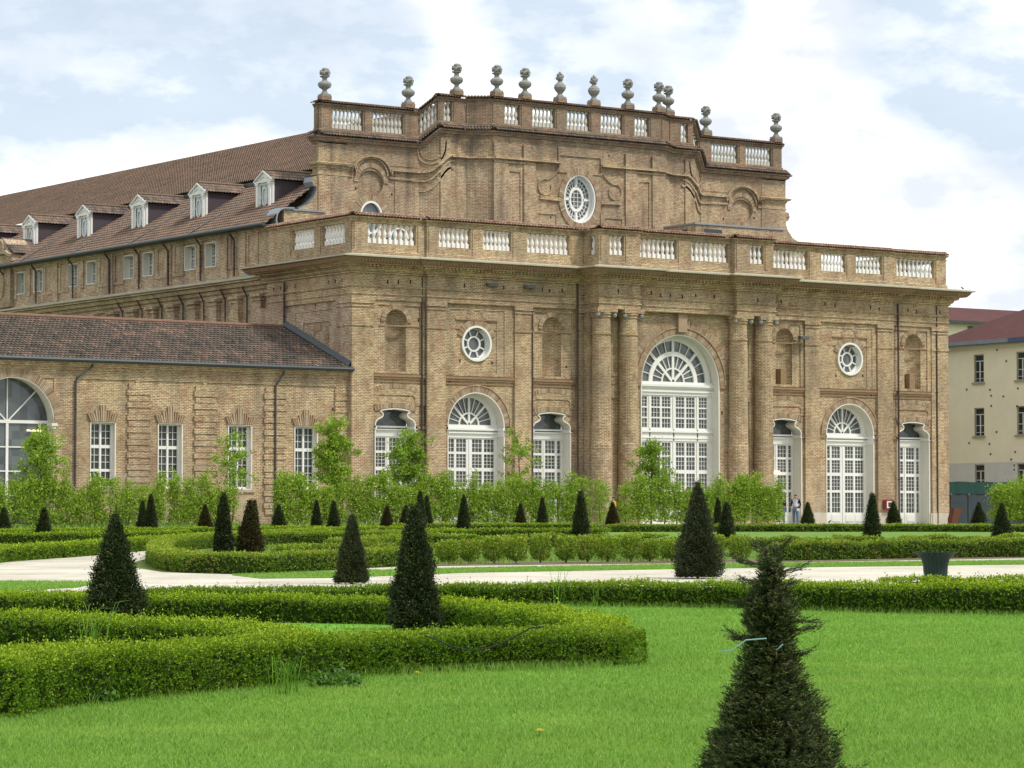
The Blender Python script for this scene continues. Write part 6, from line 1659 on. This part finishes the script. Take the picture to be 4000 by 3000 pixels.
# ---- litter bin: flared staves
bx,by=-50.41,-101.73; g=gz(bx,by); R0=root('litter_bin',(bx,by,g),'dark green litter bin with flaring metal staves standing on the gravel behind the path hedge','litter bin')
m=MB(); n=20
for k in range(n):
    a0=2*PI*(k+.04)/n; a1=2*PI*(k+.96)/n; pr=[(.215,0),(.215,.3),(.225,.45),(.255,.54),(.32,.62),(.415,.672)]
    vs=[]
    for r_,z in pr:
        for a in (a0,(a0+a1)/2,a1):
            b=1.02 if a not in (a0,a1) else 1.
            vs.append((bx+r_*b*math.cos(a),by+r_*b*math.sin(a),g+z)); vs.append((bx+(r_*b-.012)*math.cos(a),by+(r_*b-.012)*math.sin(a),g+z))
    fs=[]
    for i in range(len(pr)-1):
        for j in range(2):
            o_=i*6+j*2; fs+=[(o_,o_+2,o_+8,o_+6),(o_+1,o_+7,o_+9,o_+3)]
        fs+=[(i*6,i*6+6,i*6+7,i*6+1),(i*6+4,i*6+5,i*6+11,i*6+10)]
    o_=(len(pr)-1)*6; fs+=[(o_,o_+2,o_+3,o_+1),(o_+2,o_+4,o_+5,o_+3)]
    m.add(vs,fs)
m.build('stave_shell',M['green'],R0)
m=MB(); lathe(m,(bx,by,g),[(.19,.02),(.19,.6)],24); m.build('liner',M['black'],R0)
m=MB(); farc(m,FR(bx,by,1,0,0,-1),0,0,.0,.01,0,1,0,0,2); 
m=MB(); lathe(m,(bx,by,g),[(.2,0),(.235,.0),(.235,.04),(.2,.04)],24); m.build('base_ring',M['green'],R0)
# ---- birds
def bird(x,y,z,label,ang=0.,s=1.):
    m=MB(); 
    ca,sa=math.cos(ang),math.sin(ang)
    def W(a,b,c): return (x+s*(a*ca-b*sa),y+s*(a*sa+b*ca),z+s*c)
    prof=[(-.10,.0,.075),(-.06,.028,.085),(0,.045,.10),(.05,.04,.12),(.08,.026,.15),(.10,.027,.165),(.125,.018,.17),(.135,.004,.168),(.165,.001,.163)]
    n=10; vs=[W(a,r*math.cos(2*PI*k/n),c+r*math.sin(2*PI*k/n)) for a,r,c in prof for k in range(n)]
    m.add(vs,[(i*n+k,i*n+(k+1)%n,(i+1)*n+(k+1)%n,(i+1)*n+k) for i in range(len(prof)-1) for k in range(n)])
    m.add([W(-.08,-.015,.085),W(-.08,.015,.085),W(-.2,.025,.05),W(-.2,-.025,.05),W(-.2,0,.056)],[(0,1,2,4,3)])
    for q in (-1,1):
        m.add([W(.04,q*.04,.125),W(-.12,q*.03,.075),W(-.03,q*.052,.08)],[(0,1,2)]); tube(m,[W(.01,q*.018,.07),W(.015,q*.02,0)],.004*s,4)
    o=m.build('bird',M['black'],None,loc=(x,y,z),smooth=False,merge=True); tag(o,label,'bird'); return o
bird(33.1,-1.6,.02,'small dark bird on the paving before the right arched door',.3,1.2)
bird(45.05,-.7,14.86,'small dark bird perched on the stone cornice near the right corner',2.8,1.1)
# ================================================================== PEOPLE
def person(x,y,yaw,label,top,pants,hair,arms,vest=None,book=False,H=1.78,headturn=0.):
    g=gz(x,y)+.008; k=H/1.78
    R=root('person',(x,y,g),label,'person')
    skin=M['skin']
    J={}; E=[]
    def j(n,p,r): J[n]=(Vector(p)*k,r*k)
    # forward is -Y in body space
    j('pel',(0,0,.98),.13); j('sp',(0,.01,1.14),.125); j('ch',(0,.015,1.32),.14); j('nk0',(0,.01,1.46),.075); j('nk',(0,0,1.53),.055); j('hd',(0,-.01,1.62),.085); j('ht',(0,-.005,1.70),.075)
    E+=[('pel','sp'),('sp','ch'),('ch','nk0'),('nk0','nk'),('nk','hd'),('hd','ht')]
    for s,t in ((-1,'L'),(1,'R')):
        j('hp'+t,(s*.10,0,.93),.095); j('kn'+t,(s*.115,-.02,.50),.06); j('an'+t,(s*.12,.01,.09),.042); j('to'+t,(s*.13,-.15,.035),.034)
        E.extend([('pel','hp'+t),('hp'+t,'kn'+t),('kn'+t,'an'+t),('an'+t,'to'+t)])
        el,wr=arms[t]
        j('sh'+t,(s*.18,.01,1.43),.062); j('el'+t,el,.045); j('wr'+t,wr,.03); E.extend([('ch','sh'+t),('sh'+t,'el'+t),('el'+t,'wr'+t)])
        wv=Vector(wr); d=(Vector(wr)-Vector(el)).normalized(); sd=d.cross(Vector((0,0,1))); sd=sd.normalized() if sd.length>.1 else Vector((0,1,0))
        j('pa'+t,tuple(wv+d*.06),.03); E.append(('wr'+t,'pa'+t))
        for q,(o_,l) in enumerate(((-.030,.075),(-.010,.085),(.010,.080),(.030,.062))):
            a=wv+d*.09+sd*o_; b=a+d*l*.6; c=b+(d*.7+Vector((0,-.5,-.3)))*l*.4
            j(f'f{q}a{t}',tuple(a),.0105); j(f'f{q}b{t}',tuple(b),.0095); j(f'f{q}c{t}',tuple(c),.008); E.extend([('pa'+t,f'f{q}a{t}'),(f'f{q}a{t}',f'f{q}b{t}'),(f'f{q}b{t}',f'f{q}c{t}')])
        a=wv+d*.04+sd*-.035; b=a+d*.035+sd*-.03; j('t0'+t,tuple(a),.012); j('t1'+t,tuple(b),.010); E.extend([('wr'+t,'t0'+t),('t0'+t,'t1'+t)])
    def skinmesh(names,edges,name,mat,grow=0.,parent=R,rootn=None,sub=2):
        idx={n:i for i,n in enumerate(names)}
        me=bpy.data.meshes.new(name); me.from_pydata([tuple(J[n][0]) for n in names],[(idx[a],idx[b]) for a,b in edges],[])
        o=bpy.data.objects.new(name,me); COL.objects.link(o); o.parent=parent
        mo_=o.modifiers.new('Skin','SKIN'); sv=me.skin_vertices[0].data
        for n in names: r_=J[n][1]+grow; sv[idx[n]].radius=(r_*(1.18 if n in('pel','ch','sp') else 1),r_) if False else (r_,r_); sv[idx[n]].use_root=(n==(rootn or names[0]))
        s_=o.modifiers.new('Sub','SUBSURF'); s_.levels=sub; s_.render_levels=sub
        dg=bpy.context.evaluated_depsgraph_get(); em=bpy.data.meshes.new_from_object(o.evaluated_get(dg)); o.modifiers.clear(); em.materials.clear(); em.materials.append(mat); em.name=name; o.data=em
        for p_ in em.polygons: p_.use_smooth=True
        return o
    body=skinmesh(list(J),E,'body',skin)
    # widen the torso a little
    for v in body.data.vertices:
        if 1.0*k<v.co.z<1.46*k and abs(v.co.x)<.22*k: v.co.x*=1.12
    # face: nose, ears, eyes, brow
    f=MB(); 
    def hb(px,py,pz,rx,ry,rz,n=8):
        vs=[];fs=[]
        for i in range(n//2+1):
            a=-PI/2+PI*i/(n//2)
            for q in range(n): vs.append((px+rx*math.cos(a)*math.cos(2*PI*q/n),py+ry*math.cos(a)*math.sin(2*PI*q/n),pz+rz*math.sin(a)))
        fs=[(i*n+q,i*n+(q+1)%n,(i+1)*n+(q+1)%n,(i+1)*n+q) for i in range(n//2) for q in range(n)]
        return vs,fs
    def addlocal(name,parts,mat):
        mm=MB()
        for p_ in parts: mm.add(*hb(*[c*k for c in p_]))
        me=bpy.data.meshes.new(name); me.from_pydata(mm.v,[],mm.f); me.materials.append(mat); 
        for q in me.polygons: q.use_smooth=True
        o=bpy.data.objects.new(name,me); COL.objects.link(o); o.parent=R
        return o
    parts=[]
    a=addlocal('face',[(0,-.105,1.615,.013,.022,.02),(-.083,.0,1.62,.012,.02,.03),(.083,.0,1.62,.012,.02,.03),(0,-.088,1.565,.025,.012,.008)],skin)
    b=addlocal('eyes',[(-.032,-.088,1.635,.011,.008,.007),(.032,-.088,1.635,.011,.008,.007)],M['hair'])
    c=addlocal('hair',[(0,.018,1.685,.092,.098,.065),(0,.05,1.64,.086,.07,.07),(0,-.05,1.72,.07,.05,.028)],hair)
    for o in (a,b,c):
        o.rotation_euler=(0,0,headturn)
    tn=['ch','sp','pel','nk0']+[n+t for t in 'LR' for n in ('sh','el','wr')]
    te=[('pel','sp'),('sp','ch'),('ch','nk0')]+[e for t in 'LR' for e in (('ch','sh'+t),('sh'+t,'el'+t),('el'+t,'wr'+t))]
    sw_=skinmesh(tn,te,'sweater',top,.018,rootn='ch')
    for v in sw_.data.vertices:
        if 1.0*k<v.co.z<1.46*k and abs(v.co.x)<.24*k: v.co.x*=1.14
    ln=['pel']+[n+t for t in 'LR' for n in ('hp','kn','an')]; le=[e for t in 'LR' for e in (('pel','hp'+t),('hp'+t,'kn'+t),('kn'+t,'an'+t))]
    je=skinmesh(ln,le,'jeans',pants,.022)
    sh=addlocal('shoes',[(-.13,-.07,.045,.05,.13,.045),(.13,-.07,.045,.05,.13,.045)],M['black'])
    if vest:
        J2=dict(J); vo=skinmesh(['ch','sp','pel','nk0'],[('pel','sp'),('sp','ch'),('ch','nk0')],'vest',vest,.03,rootn='ch')
        for v in vo.data.vertices: v.co.x*=1.12; v.co.y-=.012
    if book:
        w_=J['paR'][0]; mm=MB(); fbox(mm,FR(w_.x,w_.y-.03,1,0,0,-1),-.09,.09,-.01,.01,w_.z-.10,w_.z+.06)
        me=bpy.data.meshes.new('leaflet'); me.from_pydata(mm.v,[],mm.f); me.materials.append(M['white_bal']); o=bpy.data.objects.new('leaflet',me); COL.objects.link(o)
        o.rotation_euler=(0,.6,0); R.rotation_euler=(0,0,yaw)
        o.matrix_world=R.matrix_basis@Matrix.Identity(4); tag(o,'white folded leaflet held by the man in the white vest','leaflet')
    R.rotation_euler=(0,0,yaw)
    return R
M['skin']=simple('skin',(.48,.27,.19),.6,.3); M['hair']=simple('dark_hair',(.018,.013,.010),.6,.3); M['navy']=simple('navy_knit',(.012,.014,.032),.9,.1,20.,.3)
M['jean']=simple('blue_denim',(.10,.16,.25),.9,.1,14.,.25); M['yellowtop']=simple('yellow_shirt',(.60,.42,.03),.8,.2); M['whitevest']=simple('pale_vest',(.62,.62,.70),.85,.1,16.,.15)
a1={'L':((-.27,.02,1.16),(-.17,-.2,1.08)),'R':((.27,.02,1.16),(.17,-.2,1.08))}
a2={'L':((-.26,.04,1.15),(-.17,-.2,1.05)),'R':((.27,.06,1.15),(.20,-.10,.92))}
person(27.85,-3.6,-2.3+PI*.0,'man in dark sweater and jeans, back turned, left of the two by the door',M['navy'],M['jean'],M['hair'],a1,H=1.72)
person(28.75,-3.6,-.95,'man in pale vest over dark sleeves, right of the two by the narrow door',M['navy'],M['jean'],M['hair'],a2,vest=M['whitevest'],book=True,H=1.80,headturn=-.25)
person(15.55,-3.2,-1.8,'person in a yellow top partly hidden behind the hornbeam screen by the columns',M['yellowtop'],M['jean'],M['hair'],a1,H=1.66)
# ================================================================== SKY, LIGHT, CAMERA
W=bpy.data.worlds.new('World'); scene.world=W; W.use_nodes=True; nt=W.node_tree; nt.nodes.clear()
class WN(NT):
    def __init__(s): s.t=nt; s.n=nt.nodes; s.out=s.n.new('ShaderNodeOutputWorld')
w=WN()
sun_dir=Vector((.30,-.60,.95)).normalized()
el=math.asin(sun_dir.z); rot=math.atan2(sun_dir.x,sun_dir.y)
sky=w.node('ShaderNodeTexSky',sky_type='NISHITA'); sky.sun_disc=False; sky.sun_elevation=el; sky.sun_rotation=rot; sky.altitude=240; sky.air_density=1.; sky.dust_density=.6
tc=w.node('ShaderNodeTexCoord'); sp=w.node('ShaderNodeSeparateXYZ'); w.l(tc.outputs['Generated'],sp.inputs[0])
# cloud deck: project the direction on a high layer
zc=w.math('MAXIMUM',sp.outputs[2],.03); zz=w.math('ADD',zc,.16)
cx=w.math('DIVIDE',sp.outputs[0],zz); cy=w.math('DIVIDE',sp.outputs[1],zz); cb=w.node('ShaderNodeCombineXYZ'); w.l(cx,cb.inputs[0]); w.l(cy,cb.inputs[1])
# patches of blue in three directions
def blob(s_,r_,u_,rad,soft):
    d=Vector((FX*1+RX*r_,FY*1+RY*r_,u_)).normalized()
    v=w.node('ShaderNodeVectorMath',operation='DOT_PRODUCT'); w.l(tc.outputs['Generated'],v.inputs[0]); v.inputs[1].default_value=d
    mr=w.node('ShaderNodeMapRange',interpolation_type='SMOOTHSTEP'); w.l(v.outputs['Value'],mr.inputs[0]); mr.inputs[1].default_value=math.cos(rad*(1+soft)); mr.inputs[2].default_value=math.cos(rad*(1-soft)); return mr.outputs[0]
def pd(px,py): # picture bearing of a patch as tangent of angle from straight ahead, and height
    return (px-1106)/6598,(1139-py)/6598
B=[]
for px,py,rad,so_ in ((-100,140,.036,.5),(130,150,.034,.5),(360,120,.034,.5),(600,110,.030,.6),(800,110,.020,.8),(1160,20,.020,.8),(1320,80,.024,.7),(1500,30,.016,.9),(2230,200,.030,.6),(2060,150,.024,.7),(1960,60,.02,.9)):
    r_,u_=pd(px,py); B.append(blob(1,r_,u_,rad,so_))
mx=B[0]
for b in B[1:]: mx=w.math('MAXIMUM',mx,b)
sky_noise=w.node('ShaderNodeTexNoise'); w.l(cb.outputs[0],sky_noise.inputs['Vector']); sky_noise.inputs['Scale'].default_value=2.2; sky_noise.inputs['Detail'].default_value=9; sky_noise.inputs['Roughness'].default_value=.58
n2=w.node('ShaderNodeTexNoise'); mp=w.node('ShaderNodeMapping'); mp.inputs['Scale'].default_value=(1,1,2.2); w.l(tc.outputs['Generated'],mp.inputs[0]); w.l(mp.outputs[0],n2.inputs['Vector']); n2.inputs['Scale'].default_value=19.; n2.inputs['Detail'].default_value=8; n2.inputs['Roughness'].default_value=.6
n3=w.node('ShaderNodeTexNoise'); w.l(mp.outputs[0],n3.inputs['Vector']); n3.inputs['Scale'].default_value=11.; n3.inputs['Detail'].default_value=6
blue=w.math('MULTIPLY_ADD',n2.outputs['Fac'],1.9,w.math('MULTIPLY_ADD',mx,1.0,-1.35))
blue=w.math('MULTIPLY',w.step(blue,.16,.62),.95)
# general gaps elsewhere in the sky
zen=w.step(sp.outputs[2],.22,.6); gaps_=w.math('MULTIPLY',w.step(sky_noise.outputs['Fac'],.5,.68),zen)
blue=w.math('MAXIMUM',blue,gaps_)
shade=w.step(w.math('ADD',w.math('MULTIPLY',n3.outputs['Fac'],.62),w.math('MULTIPLY',n2.outputs['Fac'],.38)),.43,.57)
CL=9.6
cloud=w.mix(shade,(.70*CL,.74*CL,.82*CL),(1.12*CL,1.12*CL,1.12*CL))
skyb=w.mix(.85,sky.outputs[0],w.mix(n3.outputs['Fac'],(.46*CL,.55*CL,.66*CL),(.70*CL,.79*CL,.89*CL)))
col=w.mix(blue,cloud,skyb)
bg=w.node('ShaderNodeBackground'); w.l(col,bg.inputs[0]); bg.inputs[1].default_value=.1; w.l(bg.outputs[0],w.out.inputs[0])
sl=bpy.data.lights.new('sun','SUN'); sl.energy=2.5; sl.angle=math.radians(9); sl.color=(1.,.95,.86); so=bpy.data.objects.new('sun',sl); COL.objects.link(so); so.rotation_euler=sun_dir.to_track_quat('Z','Y').to_euler(); so.location=(0,-60,60)
cd=bpy.data.cameras.new('camera'); co=bpy.data.objects.new('camera',cd); COL.objects.link(co); scene.camera=co
cd.sensor_width=36.; cd.lens=36.*11930/4000; cd.clip_start=.5; cd.clip_end=4000
th=math.radians(2.687519); fwd=Vector((FX*math.cos(th),FY*math.cos(th),math.sin(th))); co.location=EYE; co.rotation_euler=fwd.to_track_quat('-Z','Y').to_euler()
scene.render.engine='CYCLES'; scene.view_settings.view_transform='Standard'; scene.view_settings.look='None'; scene.view_settings.gamma=1.; scene.view_settings.exposure=.38
scene.cycles.max_bounces=6; scene.cycles.transparent_max_bounces=4

# ---- each separate piece a part of its own
def split_parts(o,tol=.12):
    me=o.data; n=len(me.vertices)
    par=list(range(n))
    def find(a):
        while par[a]!=a: par[a]=par[par[a]]; a=par[a]
        return a
    for e in me.edges:
        a,b=find(e.vertices[0]),find(e.vertices[1])
        if a!=b: par[a]=b
    co=np.empty(n*3,np.float32); me.vertices.foreach_get('co',co); co=co.reshape(-1,3)
    lab=np.array([find(i) for i in range(n)]); ids,inv=np.unique(lab,return_inverse=True); m=len(ids)
    lo=np.full((m,3),1e9);hi=np.full((m,3),-1e9); np.minimum.at(lo,inv,co); np.maximum.at(hi,inv,co)
    if m>1500: return
    p2=list(range(m))
    def f2(a):
        while p2[a]!=a: p2[a]=p2[p2[a]]; a=p2[a]
        return a
    for i in range(m):
        k=np.where(np.all((lo[i]-tol<=hi)&(hi[i]+tol>=lo),axis=1))[0]
        for j in k:
            a,b=f2(i),f2(int(j))
            if a!=b: p2[a]=b
    cl=np.array([f2(i) for i in range(m)])[inv]; cs=np.unique(cl)
    if len(cs)<2 or len(cs)>90: return
    fl=[ [tuple(p.vertices),p.material_index] for p in me.polygons]; base=o.name.split('.')[0]
    for c in cs:
        idx=np.where(cl==c)[0]; mp={int(v):k for k,v in enumerate(idx)}
        nm=bpy.data.meshes.new(base); ff=[(tuple(mp[v] for v in f),mi) for f,mi in fl if f[0] in mp]
        nm.from_pydata([tuple(map(float,co[v])) for v in idx],[],[f for f,_ in ff])
        for mt in me.materials: nm.materials.append(mt)
        if len(me.materials)>1: nm.polygons.foreach_set('material_index',[mi for _,mi in ff])
        if c==cs[0]: first=nm
        else: q=bpy.data.objects.new(base,nm); COL.objects.link(q); q.parent=o.parent
    o.data=first
for o in list(bpy.data.objects):
    if o.type=='MESH' and o.parent is not None and o.name.split('.')[0] in ('attic_moulding','string_course','brick_lintel','side_wall','brick_arch','attic_return','wall_bracket','plinth','niche_infill','lead_capping','lower_panel','roof_flashing','roof_vent','eaves_board','shoes','eyes','face','attic_wall','front_wall','rear_roof','vent_opening'):
        split_parts(o)
